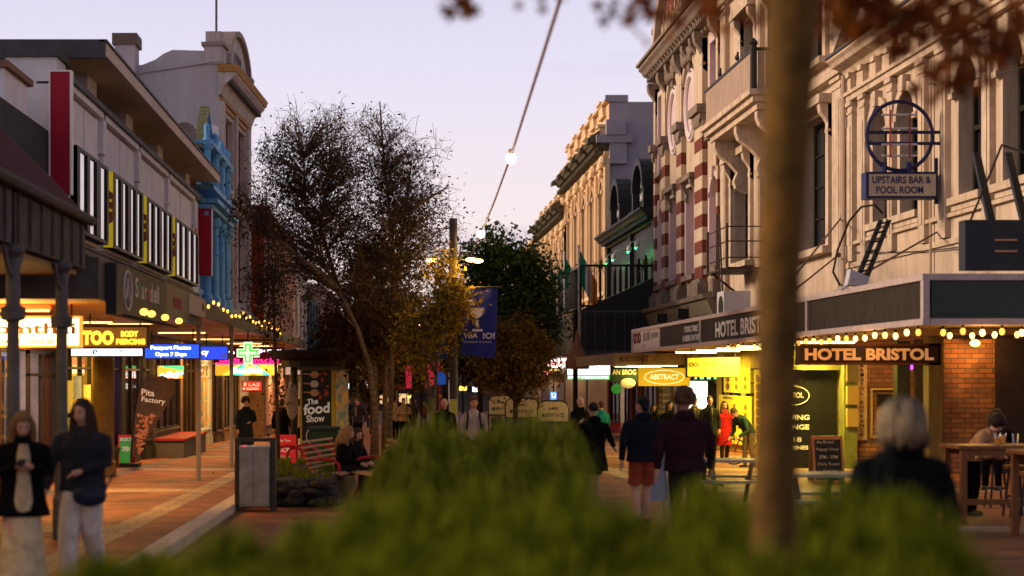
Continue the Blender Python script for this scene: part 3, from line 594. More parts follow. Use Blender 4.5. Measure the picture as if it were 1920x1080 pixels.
b.tbox(TR, 24, 40.3, 8.52, 8.66, -.16, 0); b.tbox(TR, 24, 40.3, 8.66, 8.74, -.22, 0); b.tbox(TR, 24, 40.3, 4.95, 5.03, -.1, 0); b.tbox(TR, 24, 40.3, 4.4, 4.52, -.06, 0)
y = 24.3
while y < 40: b.tbox(TR, y, y + .22, 8.75, 9.22, -.14, 0); b.tbox(TR, y - .03, y + .25, 9.1, 9.22, -.2, -.139); y += 1.02
b.build('moulding', beige2, R1)
b = MB(); cornice(b, TR, 24, 40.3, 9.22, .42, .55, 0, False); b.tbox(TR, 24, 40.3, 9.64, 9.7, -.6, -.4, 1); b.build('cornice', [beige2, M['lead']], R1)
b = MB(); b.tpoly(TR, [(33.5, 9.7), (40.3, 9.7), (37, 11.6)], -.2, .1); b.tbox(TR, 24, 40.3, 10.6, 10.75, -.2, .3)
for s_ in (33.3, 40.5): b.tpoly(TR, [(s_, 9.72), (s_ + (.3 if s_ < 36 else -.3), 9.72), (37, 11.55), (37, 11.85)], -.45, .1)
for q in range(10):
    t = q * .63; b.ell(TR(37 + .5 * math.cos(t), 10.4 + .4 * math.sin(t), -.22), .08, .14, .14, 6, 4)
b.build('pediment', beige2, R1)
b = MB(); b.tube([TR(40.0, 4.0, -.2), TR(40.0, 9.2, -.2)], .055, 8); b.tube([TR(33.9, 3.4, -.08), TR(33.9, 8.4, -.08)], .03, 6); b.build('downpipe', mat('beige_pipe', (.42, .31, .24), .6), R1)
b = MB(); b.tbox(TR, 38.6, 39.4, 3.3, 4.2, -.02, 0) ; b.build('wall_patch', mat('patch_beige', (.40, .27, .21), .8), R1)
# --- R1a balcony section (Y 40.3..55.4) ---
R1a = thing('hotel_building', 'taller beige hotel section with balcony on scrolled brackets left of the near trunk', 'building', (XR, 48, G(48)))
HA = [(42.0, 45.0, 5.2, 8.7), (51.1, 53.7, 5.5, 8.7), (42.3, 44.6, 10.2, 13.3), (46.4, 48.4, 10, 13.2), (50.4, 52.2, 9.9, 13.2, 0)]
b = MB(); b.wall(TR, 40.3, 55.4, 3.3, 15.4, HA, .5); b.add([TR(40.3, 10.6, 0), TR(40.3, 10.6, 9), TR(40.3, 15.4, 9), TR(40.3, 15.4, 0)], [(0, 1, 2, 3)]); b.add([TR(40.3, 15.4, 0), TR(55.4, 15.4, 0), TR(55.4, 15.4, 9), TR(40.3, 15.4, 9)], [(0, 1, 2, 3)])
b.build('wall', beige, R1a)
for h in HA: window(R1a, TR, h[0], h[1], h[2], h[3], .45, 3, 4, M['frame'], M['glass'], False, .08)
b = MB()
for p, q, r0, r1, *_ in HA:
    b.tbox(TR, p - .3, p - .02, r0 - .1, r1 + .1, -.12, 0); b.tbox(TR, q + .02, q + .3, r0 - .1, r1 + .1, -.12, 0); b.tbox(TR, p - .45, q + .45, r1 + .12, r1 + .35, -.4, 0); b.tbox(TR, p - .4, q + .4, r0 - .28, r0 - .1, -.3, 0)
    for e in (p - .3, q + .02): scroll(b, TR, e, e + .28, r1 + .12, .9, .34)
for a0, a1 in ((40.4, 41.2), (45.6, 46.1), (49.3, 49.8), (54.4, 55.2)): pil(b, a0, a1, 3.5, 9.3, .16); pil(b, a0, a1, 9.7, 14.3, .16)
for z in (9.35, 14.4): b.tbox(TR, 40.3, 55.4, z, z + .25, -.25, 0)
cornice(b, TR, 40.3, 55.4, 14.7, .6, .7); b.build('moulding', beige2, R1a)
bal = MB(); X0, X1 = 10.25, 11.5; Y0, Y1 = 45.4, 52.4
bal.box(X0, X1, Y0, Y1, 9.5, 9.68); bal.box(X0 - .12, X1, Y0 - .12, Y1 + .12, 9.68, 9.84); bal.box(X0 + .15, X1, Y0 + .15, Y1 - .15, 9.3, 9.5); bal.build('balcony', beige2, R1a)
for y in (45.7, 48.5, 51.7): b = MB(); scroll(b, TR, y, y + .35, 9.3, 1.7, 1.05); b.build('balcony_bracket', beige2, R1a)
b = MB()
n = 30
for i in range(n): y = Y0 + .15 + (Y1 - Y0 - .3) * i / n; b.box(X0 + .02, X0 + .05, y, y + (Y1 - Y0 - .3) / n - .02, 9.86, 10.95)
for i in range(5): x = X0 + .15 + i * .22; b.box(x, x + .2, Y0 + .02, Y0 + .05, 9.86, 10.95)
b.box(X0 - .01, X0 + .09, Y0, Y1, 10.95, 11.03, 1); b.box(X0 + .1, X1, Y0 - .01, Y0 + .09, 10.95, 11.03, 1); b.rings([(X0 + .03, Y0 + .03, z, r, r) for z, r in ((9.84, .1), (11.1, .1), (11.15, .13), (11.22, .1), (11.3, .02))], 8, 1)
b.build('balcony_rail', [mat('weathered_board', (.40, .30, .24), .8, c2=(.3, .22, .17), sc=4, stretch=(1, 1, .3)), M['frame']], R1a)
fe = thing('fire_escape', 'dark steel fire escape landing and ladder beside the air conditioner', 'fire escape', (10.9, 50.5, 4.6))
b = MB(); b.box(10.3, 11.45, 49.2, 52.2, 5.0, 5.06)
for y in (49.2, 50.7, 52.2): b.tube([(10.32, y, 4.95), (10.32, y, 6.4 + (.4 if y == 50.7 else 0))], .045, 6)
for z in (5.35, 5.85, 6.3): b.tube([(10.32, 49.2, z), (10.32, 52.2, z)], .022, 5); b.tube([(10.32, 49.2, z), (11.45, 49.2, z)], .022, 5)
for x in (10.28,): b.tube([(x, 50.2, 6.8), (x - .1, 49.0, 3.3)], .03, 6); b.tube([(x, 50.55, 6.8), (x - .1, 49.35, 3.3)], .03, 6)
for i in range(12): t = i / 12; b.tube([(10.28 - .1 * t, 50.2 - 1.2 * t, 6.8 - 3.5 * t), (10.28 - .1 * t, 50.55 - 1.2 * t, 6.8 - 3.5 * t)], .014, 4)
b.tube([(10.4, 51.8, 5.0), (11.4, 51.8, 4.2)], .04, 5); b.build('frame', mat('rusty_steel', (.06, .035, .025), .6, c2=(.03, .02, .018), sc=8), fe)
ac = thing('air_conditioner', 'pale grey outdoor air conditioner unit standing on the canopy roof', 'air conditioner', (10.35, 48.5, 3.3))
b = MB(); b.box(9.95, 10.75, 47.9, 48.9, 3.36, 4.25); b.box(10.0, 10.1, 48, 48.8, 3.27, 3.36); b.box(10.6, 10.7, 48, 48.8, 3.27, 3.36); b.build('casing', mat('ac_grey', (.5, .48, .5), .5), ac)
b = MB(); b.tube([(9.945, 48.3, 3.8), (9.93, 48.3, 3.8)], .32, 16); b.build('fan_grille', M['frame'], ac)

# --- R2 striped building Y 55.4..69 ---
R2 = thing('striped_building', 'cream facade with brick red striped piers and round blind windows', 'building', (XR, 62, G(62)))
pink = mat('pinkish_white_paint', (.56, .44, .46), .8, c2=(.48, .37, .38), sc=2); dred = mat('dark_red_brick', (.17, .045, .03), .85, c2=(.11, .03, .022), sc=9)
stone = mat('weathered_stone', (.26, .2, .16), .9, c2=(.14, .11, .09), sc=4)
cream = mat('cream_paint_facade', (.56, .45, .34), .8, c2=(.46, .36, .27), sc=1.2, streak=.24)
H2 = [(60.3, 62.0, 5.6, 8.95), (63.9, 65.6, 5.6, 8.95), (56.0, 57.4, 5.6, 8.8, 1), (67.3, 68.5, 5.6, 8.8, 1), (56.1, 57.3, 10.4, 13.6), (67.4, 68.4, 10.4, 13.6)]
b = MB(); b.wall(TR, 55.4, 69, 3.2, 15.2, H2, .45); b.add([TR(55.4, 15.2, 0), TR(69, 15.2, 0), TR(69, 15.2, 9), TR(55.4, 15.2, 9)], [(0, 1, 2, 3)]); b.add([TR(69, -1.2, 0), TR(69, -1.2, 9), TR(69, 15.2, 9), TR(69, 15.2, 0)], [(0, 1, 2, 3)])
b.build('wall', cream, R2)
for p, q, r0, r1, *a in H2:
    f = MB(); f.add([TR(p, r0, .43), TR(q, r0, .43), TR(q, r1, .43), TR(p, r1, .43)], [(0, 1, 2, 3)]); f.tbox(TR, p, q, r0, r0 + .12, .3, .42)
    w2 = .2; f.tbox(TR, p - w2, p + .001, r0 - .05, r1 - (.5 if a else 0), -.1, .3); f.tbox(TR, q - .001, q + w2, r0 - .05, r1 - (.5 if a else 0), -.1, .3)
    if a: archmould(f, TR, p, q, r1, .2, .1)
    else: f.tbox(TR, p - w2, q + w2, r1, r1 + .22, -.1, .3)
    f.tbox(TR, p - w2 - .1, q + w2 + .1, r0 - .25, r0 - .055, -.25, 0, 1); f.build('blind_window', [pink, stone], R2)
for yc in (61.15, 64.75):
    f = MB(); n = 28; f.prism([TR(yc + .98 * math.cos(2 * math.pi * t / n), 12.05 + 1.15 * math.sin(2 * math.pi * t / n), -.02) for t in range(n)], (.02 * 1, 0, 0), 1)
    for rr_, rt in ((1.0, .09), (1.16, .05)):
        f.tube([TR(yc + rr_ * math.cos(2 * math.pi * t / n), 12.05 + rr_ * 1.17 * math.sin(2 * math.pi * t / n), -.07) for t in range(n + 1)], rt, 6, 0)
    f.build('round_window', [mat('oval_rim', (.66, .56, .58), .7), pink], R2)
for a0, a1 in ((58.2, 59.7), (62.4, 63.5), (66.1, 67.0), (55.45, 55.75), (68.6, 69)):
    z = 5.25; k = 0; b = MB()
    while z < 10.2: b.tbox(TR, a0, a1, z, z + .47, -.2, 0, k % 2); z += .47; k += 1
    b.tbox(TR, a0, a1, z, 14.0, -.2, 0, 1); b.tbox(TR, a0 - .12, a1 + .12, 4.45, 5.1, -.4, 0, 2); b.tbox(TR, a0 - .05, a1 + .05, 5.1, 5.25, -.3, 0, 2)
    b.tbox(TR, a0 - .12, a1 + .12, 11.3, 11.6, -.42, 0, 2); b.tbox(TR, a0 - .04, a1 + .04, 11.05, 11.3, -.3, 0, 2); scroll(b, TR, a0 + .1, a1 - .1, 11.05, .6, .3, 2)
    scroll(b, TR, a0, a0 + .4, 14.25, 1.5, .5, 2)
    if a1 - a0 > .8: scroll(b, TR, a1 - .35, a1 - .05, 14.25, 1.2, .45, 2)
    b.build('pier', [dred, cream, stone], R2)
for yc in (61.15, 64.75):
    b = MB()
    for rr_ in (1.35,):
        n = 14
        for t in range(n):
            t0, t1 = math.pi * t / n, math.pi * (t + 1) / n
            b.tpoly(TR, [(yc - 1.35 * math.cos(t0), 12.4 + 1.5 * math.sin(t0)), (yc - 1.35 * math.cos(t1), 12.4 + 1.5 * math.sin(t1)), (yc - 1.55 * math.cos(t1), 12.4 + 1.75 * math.sin(t1)), (yc - 1.55 * math.cos(t0), 12.4 + 1.75 * math.sin(t0))], -.16, 0)
    for k in range(14): t = k * .45; b.ell(TR(yc + .9 * math.cos(t) * (1 + .2 * math.sin(5 * t)), 13.95 + .2 * math.sin(3 * t), -.2), .12, .18, .18, 6, 4, 1)
    scroll(b, TR, yc - .2, yc + .2, 14.3, 1.0, .45, 1)
    b.tbox(TR, yc - 1.2, yc + 1.2, 9.15, 9.35, -.35, 0, 1); scroll(b, TR, yc - 1.05, yc - .8, 9.15, .8, .3, 1); scroll(b, TR, yc + .8, yc + 1.05, 9.15, .8, .3, 1)
    b.build('arch_moulding', [cream, stone], R2)
b = MB(); cornice(b, TR, 55.4, 69, 14.2, .75, .85, 1); b.tbox(TR, 55.4, 69.1, 14.98, 15.1, -.95, 0, 1)
y = 55.7
while y < 68.8: scroll(b, TR, y, y + .22, 14.6, .5, .6, 1); y += .58
b.build('cornice', [cream, stone], R2)
b = MB(); b.tpoly(TR, [(58, 15.2), (68, 15.2), (67.5, 16.4), (65.5, 17.6), (63, 18.2), (60.5, 17.6), (58.5, 16.4)], -.1, .3, 1); b.tbox(TR, 67.9, 68.9, 15.1, 16.4, -.15, .6); b.tbox(TR, 67.8, 69, 16.4, 16.6, -.3, .7, 2); b.tbox(TR, 68.05, 68.75, 16.6, 17.5, -.05, .5)
for i in range(9): b.tbox(TR, 60 + i * .85, 60.12 + i * .85, 15.5, 16.8, -.13, -.1, 0); b.ell(TR(60.45 + i * .85, 16.1, -.12), .03, .2, .4, 6, 5, 0)
ar = [(63 - 5.2 * math.cos(math.pi * t / 12), 15.2 + 3.2 * math.sin(math.pi * t / 12)) for t in range(13)]; ao = [(63 - 5.6 * math.cos(math.pi * t / 12), 15.2 + 3.6 * math.sin(math.pi * t / 12)) for t in range(13)]
for t in range(12): b.tpoly(TR, [ar[t], ar[t + 1], ao[t + 1], ao[t]], -.35, .3, 0)
b.build('parapet', [cream, dred, stone], R2)
b = MB(); b.tprism(TR, [(0, 4.4), (-.7, 4.4), (-.75, 4.55), (0, 4.75)], 55.4, 69); b.tprism(TR, [(0, 3.3), (-.15, 3.3), (-.6, 4.39), (0, 4.39)], 55.4, 69, 1)
for i in range(9): y = 56.2 + i * 1.4; b.tpoly(TR, [(y, 3.5), (y + .08, 3.5), (y + .45, 4.2), (y + .82, 3.5), (y + .9, 3.5), (y + .45, 4.32)], -.42, -.2, 1)
b.build('ledge', [stone, mat('olive_stone', (.19, .16, .11), .9)], R2)
for yy in (57.0, 61.5):
    fl_ = thing('floodlight', 'black floodlight on the ledge %s' % ('at the near end above the canopy' if yy < 60 else 'at the far end above the canopy'), 'floodlight', (10.4, yy, 3.6)); b = MB(); b.box(10.2, 10.6, yy, yy + .3, 3.75, 4.1); b.box(10.35, 10.45, yy + .1, yy + .2, 3.3, 3.75); b.build('housing', M['black'], fl_)
# --- R3 black pub Y 69..84 ---
R3 = thing('pub_building', 'black painted pub with two rounded pediments and green lights', 'building', (XR, 76, G(76)))
blk = mat('black_render', (.022, .024, .027), .55, c2=(.014, .015, .018), sc=2)
HP = [(69.8 + i * 2.0, 70.9 + i * 2.0, 4.9, 7.2, 1) for i in range(7)]
b = MB(); b.wall(TR, 69, 84.5, 2.4, 9.6, HP, .3); body(b, TR, 69, 84.5, 2.4, 9.6); b.build('wall', blk, R3)
for yc in (72.2, 79.6):
    b = MB(); ar = [(yc - 1.35 * math.cos(math.pi * t / 12), 10.1 + 1.1 * math.sin(math.pi * t / 12)) for t in range(13)]; ao = [(yc - 1.65 * math.cos(math.pi * t / 12), 10.1 + 1.4 * math.sin(math.pi * t / 12)) for t in range(13)]
    b.tpoly(TR, [(yc - 1.35, 9.2)] + ar + [(yc + 1.35, 9.2)], -.08, .2)
    for t in range(12): b.tpoly(TR, [ar[t], ar[t + 1], ao[t + 1], ao[t]], -.45, .3)
    b.tbox(TR, yc - 1.7, yc - 1.36, 9.0, 10.1, -.4, .2); b.tbox(TR, yc + 1.36, yc + 1.7, 9.0, 10.1, -.4, .2)
    b.build('pediment', blk, R3)
b = MB(); cornice(b, TR, 69, 84.5, 8.4, .6, .8, 0, True)
for y in (69.1, 76, 84): b.tbox(TR, y - .1, y + .4, 4.7, 8.4, -.2, 0)
b.build('cornice', blk, R3)
for h in HP: window(R3, TR, h[0], h[1], h[2], h[3], .25, 1, 2, blk, M['glass'], True)
b = MB()
for yc in (72.2, 79.6):
    b.text('J.J. MURPHY', (XR - .1, yc + 1.0, 10.3), Vector((0, -1, 0)), UZ, 2.0, .35, 0, .02); b.text('BAR & CAFE', (XR - .1, yc + 1.2, 9.7), Vector((0, -1, 0)), UZ, 2.4, .35, 0, .02); b.tbox(TR, yc - 1.2, yc + 1.2, 9.35, 9.4, -.12, -.1)
b.build('lettering', mat('pale_letters', (.6, .6, .6), .6), R3)
for y in (70.6, 72.9, 78, 80.5):
    k_ = thing('green_spotlight', 'green spotlight on a white arm over the black pub windows', 'spotlight', (10.9, y, 7.3), 'green spotlights on the black pub')
    b = MB(); b.tube([(XR, y, 7.9), (10.9, y, 7.8), (10.85, y, 7.6)], .025, 5); b.ell((10.83, y, 7.5), .12, .12, .15, 8, 5); b.build('housing', mat('pale_metal', (.5, .5, .5), .4), k_)
    b = MB(); b.ell((10.8, y + .2, 7.36), .05, .09, .06, 8, 5); b.build('lens', glow('green_lens', (.05, 1, .25), 5), k_)
    lamp(k_, (10.9, y + .1, 7.2), 9, (.03, 1, .2), size=.05)
cE = thing('pub_canopy', 'black pub canopy and balcony base with iron railing', 'canopy', (8.2, 76, G(76)))
b = MB(); b.box(8.2, 11.45, 69, 84.5, 2.7, 4.55); b.prism([(8.2, 69, 4.55), (11.45, 69, 4.55), (11.45, 69, 6.0)], (0, 3, 0)); 
for i in range(8): b.box(8.35 + i * .42, 8.38 + i * .42, 68.97, 68.999, 2.72, 4.5, 1)
b.box(8.15, 11.4, 68.96, 68.999, 2.66, 2.76, 1); b.box(8.15, 11.4, 68.96, 68.999, 4.44, 4.52, 1); b.build('base', [blk, mat('grey_seam', (.06, .065, .07), .5)], cE)
b = MB()
for z in (4.7, 6.45): b.tube([(8.22, 84.4, z), (8.22, 69.1, z)], .05, 6); b.tube([(8.22, 69.1, z + (.02)), (11.4, 69.1, z + (.02))], .05, 6)
for i in range(62): b.tube([(8.22, 69.2 + i * .245, 4.6), (8.22, 69.2 + i * .245, 6.45)], .018, 4)
for i in range(14): b.tube([(8.3 + i * .23, 69.1, 4.6), (8.3 + i * .23, 69.1, 6.45)], .022, 4)
b.build('railing', M['black'], cE)
b = MB(); b.tube([(8.0, 69.6, G(69.6)), (8.0, 69.6, 4.6)], .11, 8); b.box(7.85, 8.15, 69.45, 69.75, 2.6, 2.75); b.build('post', M['black'], cE)
# --- R4.. far cream Victorian row with end wall coloured as out of the sun ---
creamF = mat('golden_cream_paint', (.72, .54, .34), .8, c2=(.62, .45, .28), sc=1, streak=.2); mossy = mat('mossy_stone', (.14, .12, .09), .9, c2=(.07, .07, .05), sc=5)
def vict(y0, y1, zc, zt, lb, bays_, near_wall=True):
    o = thing('victorian_building', lb, 'building', (XR, (y0 + y1) / 2, G((y0 + y1) / 2)))
    n = bays_; st = (y1 - y0) / n; hs = []
    for i in range(n):
        c = y0 + st * (i + .5); hs.append((c - st * .17, c + st * .17, 6.4, zc - 1.9, 1))
    b = MB(); b.wall(TR, y0, y1, -2.5, zt, hs, .35); b.add([TR(y0, zt, 0), TR(y1, zt, 0), TR(y1, zt, 12), TR(y0, zt, 12)], [(0, 1, 2, 3)]); b.build('wall', creamF, o)
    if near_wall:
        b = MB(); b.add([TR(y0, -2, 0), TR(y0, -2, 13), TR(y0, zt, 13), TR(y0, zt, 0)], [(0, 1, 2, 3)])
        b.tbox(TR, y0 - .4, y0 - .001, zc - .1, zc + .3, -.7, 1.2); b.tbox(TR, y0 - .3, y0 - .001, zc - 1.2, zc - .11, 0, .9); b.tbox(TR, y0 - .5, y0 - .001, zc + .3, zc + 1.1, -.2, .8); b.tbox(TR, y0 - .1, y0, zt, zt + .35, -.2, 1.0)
        b.build('side_wall', mat('sunless_render', (.33, .31, .36), .9, c2=(.26, .245, .29), sc=.5, bump=.2, bsc=6), o)  # lilac grey of a side without sun, put into the wall colour
    for h in hs: window(o, TR, h[0], h[1], h[2], h[3], .3, 1, 2, M['frame'], M['glass'], True)
    b = MB()
    for i in range(n + 1):
        y = y0 + st * i; pil(b, y - .3, y + .3, 5.6, zc - .9, .25); b.ell(TR(y, zc - 1.05, -.35), .22, .4, .3, 8, 5)
        b.tbox(TR, y - .45, y + .45, 4.9, 5.6, -.5, 0)
    for h in hs:
        archmould(b, TR, h[0], h[1], h[3], .22, .2); cx = (h[0] + h[1]) / 2
        for e in (h[0] - .35, h[1] + .1): b.tbox(TR, e, e + .25, 6.2, h[3] - .6, -.22, 0); b.tbox(TR, e - .06, e + .31, h[3] - .75, h[3] - .55, -.3, 0)
        b.tpoly(TR, [(cx - .9, zc - 1.25), (cx + .9, zc - 1.25), (cx, zc - .7)], -.35, 0)
        for k in range(6): b.ell(TR(cx + R.uniform(-.6, .6), zc - 1.5 + R.uniform(-.1, .3), -.22), .12, .16, .16, 6, 4)
    b.tbox(TR, y0, y1, 5.0, 5.25, -.55, 0, 1); b.tbox(TR, y0, y1, 6.0, 6.2, -.3, 0); b.tbox(TR, y0, y1, zc - .7, zc - .5, -.25, 0)
    b.build('moulding', [creamF, mossy], o)
    b = MB(); cornice(b, TR, y0, y1, zc - .45, .6, .95, 1)
    for i in range(n + 1):
        y = min(max(y0 + st * i, y0 + .4), y1 - .4); b.tbox(TR, y - .4, y + .4, zc + .1, zc + .75, -.5, .5, 0); b.tbox(TR, y - .5, y + .5, zc + .75, zc + .9, -.6, .6, 0); b.tprism(TR, [(-.5, zc + .1), (-1.15, zc - .1), (-1.15, zc + .15), (-.5, zc + .6)], y - .5, y + .5, 1)
    for i in range(n):
        c = y0 + st * (i + .5); b.tpoly(TR, [(c - 1.0, zt - .6), (c + 1.0, zt - .6), (c + .6, zt + .1), (c - .6, zt + .1)], -.2, .2, 0); b.tbox(TR, c - .7, c + .7, zt + .1, zt + .22, -.35, .3, 0)
    b.tbox(TR, y0, y1, zt, zt + .14, -.25, .3, 0); y = y0 + .3
    while y < y1: b.tbox(TR, y, y + .18, zc - .62, zc - .4, -.75, -.2, 1); y += .5
    b.build('cornice', [creamF, mossy], o)
    return o
vict(84.6, 104, 14.1, 16.2, 'tallest far cream Victorian facade with end wall coloured as out of the sun', 5)
vict(104, 122, 12.6, 13.8, 'second far cream facade with dark cornice', 5, False)
vict(122, 150, 11.2, 12.5, 'farthest cream facade near the dark green tree', 6, False)

# --- hotel canopy along the right ---
HC = thing('hotel_canopy', 'long hotel canopy with dark banner fascia in a pale metal frame', 'canopy', (8.36, 40, G(40)))
pm = mat('pinkish_metal', (.48, .40, .40), .5, c2=(.38, .3, .3), sc=5)
b = MB(); b.box(8.45, 11.5, 25.1, 55.4, 2.72, 3.2); b.box(8.45, 16, 25.1, 33.4, 2.73, 3.19); b.build('roof', mat('canopy_grey', (.15, .14, .14)), HC)
b = MB()
for z0, z1 in ((2.5, 2.6), (3.2, 3.3)): b.box(8.3, 8.42, 25.0, 55.4, z0, z1); b.box(8.43, 16, 24.98, 25.1, z0, z1)
for y in (25.0, 32.0, 43.1, 49.6, 55.3): b.box(8.31, 8.41, y, y + .14, 2.6, 3.2)
b.build('frame', pm, HC)
b = MB(); b.box(8.345, 8.38, 25.14, 51.6, 2.6, 3.2); b.build('banner_fascia', mat('dark_vinyl', (.03, .022, .02), .6, c2=(.018, .014, .013), sc=2, bump=1., bsc=2.2), HC)
b = MB(); b.box(8.45, 16, 25.03, 25.07, 2.6, 3.2); b.build('banner_fascia', mat('dark_green_vinyl', (.03, .05, .042), .3, c2=(.02, .035, .03), sc=1, bump=.6, bsc=1.5), HC)
b = MB(); b.box(8.335, 8.38, 49.8, 55.28, 2.52, 3.24); k_ = b.build('shop_fascia', mat('pale_pink_board', (.5, .42, .42), .5), HC)
b = MB(); b.text('朋友圈', (8.33, 53.0, 2.85), (0, -1, 0), UZ, 1.3, .3, 0); b.text('Top Kitchen', (8.33, 51.6, 2.85), (0, -1, 0), UZ, 1.6, .3, 0)
b.text('热炒', (8.33, 53, 2.6), (0, -1, 0), UZ, .5, .15, 1)
for i, c in enumerate((0, 1, 2)): b.tube([(8.33, 54.7 - i * .5 + .2 * math.cos(t * .6283), 2.98 + .16 * math.sin(t * .6283)) for t in range(11)], .03, 5, (0, 1, 0)[i])
b.build('lettering', [mat('sign_black', (.03, .02, .02)), M['red']], HC)
wl = mat('pale_letters', (.6, .6, .6), .6)
lettering(HC, [('HOTEL BRISTOL', 41.2, 2.68, 6.2, .4, 0), ('7 POOL TABLE', 45.6, 2.93, 2.0, .17, 0), ('16 BEERS ON TAP', 45.8, 2.68, 2.4, .17, 0)], frR(8.34), [wl], bold=.03)
b = MB(); b.box(8.47, 11.4, 25.12, 55.3, 2.56, 2.7); b.box(11.41, 16, 25.12, 33.4, 2.565, 2.705); b.build('soffit', mat('soffit_cream', (.50, .40, .18), .7, c2=(.4, .3, .14), sc=3), HC)
for i, y in enumerate((36.5, 39.5, 42.5, 45.5, 48.5, 52)):
    b = MB(); b.box(9.2, 10.6, y - .09, y + .09, 2.49, 2.56); t_ = b.build('tube_light', M['white'], HC); b = MB(); b.box(9.25, 10.55, y - .04, y + .04, 2.44, 2.489); b.build('tube', glow('yellow_tube', (1, .85, .25), 12), t_)
    lamp(HC, (9.9, y, 2.4), 330, (1, .72, .12), 'AREA', 1.3, .4)
for (x0, y0, x1, y1, n, lb) in ((8.36, 25.1, 8.36, 40, 26, 'amber festoon bulbs along the street edge of the hotel canopy'), (8.5, 25.1, 12.2, 25.1, 12, 'amber festoon bulbs along the front edge of the hotel canopy'), (9.3, 27.2, 13.5, 27.2, 11, 'second row of amber bulbs deeper beneath the hotel canopy')):
    f = thing('festoon_lights', lb, 'string lights', ((x0 + x1) / 2, (y0 + y1) / 2, 2.3)); b = MB(); b.tube([(x0, y0, 2.51), (x1, y1, 2.51)], .012, 5); b.build('cable', M['black'], f)
    for i in range(n):
        t = (i + .5) / n; p = (x0 + (x1 - x0) * t, y0 + (y1 - y0) * t, 2.41 - R.random() * .05)
        b = MB(); b.ell(p, .043, .043, .058, 10, 6); b.build('bulb', glow(*R.choice((('festoon_bulb', (1, .50, .11), 4.2), ('festoon_bulb_bright', (1, .55, .14), 6), ('festoon_bulb_dim', (1, .42, .07), 2.2)))), f, True); b = MB(); b.rings([(p[0], p[1], p[2] + z, r, r) for z, r in ((.045, .02), (.1, .024), (.105, .015))], 8); b.build('socket', M['black'], f)
    for t in (.2, .5, .8): lamp(f, (x0 + (x1 - x0) * t, y0 + (y1 - y0) * t, 2.3), 28, (1, .5, .12), size=.3)
# ================= SHOPFRONTS =================
def clearglass():
    m = bpy.data.materials.new('shop_glass'); m.use_nodes = True; t = m.node_tree; t.nodes.clear()
    o = t.nodes.new('ShaderNodeOutputMaterial'); x = t.nodes.new('ShaderNodeMixShader'); tr = t.nodes.new('ShaderNodeBsdfTransparent'); gl = t.nodes.new('ShaderNodeBsdfGlossy'); gl.inputs['Roughness'].default_value = .04
    f = t.nodes.new('ShaderNodeFresnel'); f.inputs[0].default_value = 1.35
    t.links.new(f.outputs[0], x.inputs[0]); t.links.new(tr.outputs[0], x.inputs[1]); t.links.new(gl.outputs[0], x.inputs[2]); t.links.new(x.outputs[0], o.inputs[0]); return m
SG = clearglass()
goodsM = [mat('goods_%s' % n, c, .6) for n, c in (('red', (.45, .03, .03)), ('yellow', (.6, .38, .04)), ('blue', (.04, .1, .4)), ('white', (.6, .55, .5)), ('green', (.05, .25, .06)), ('orange', (.55, .18, .03)), ('purple', (.22, .04, .3)), ('dark', (.03, .025, .03)))]
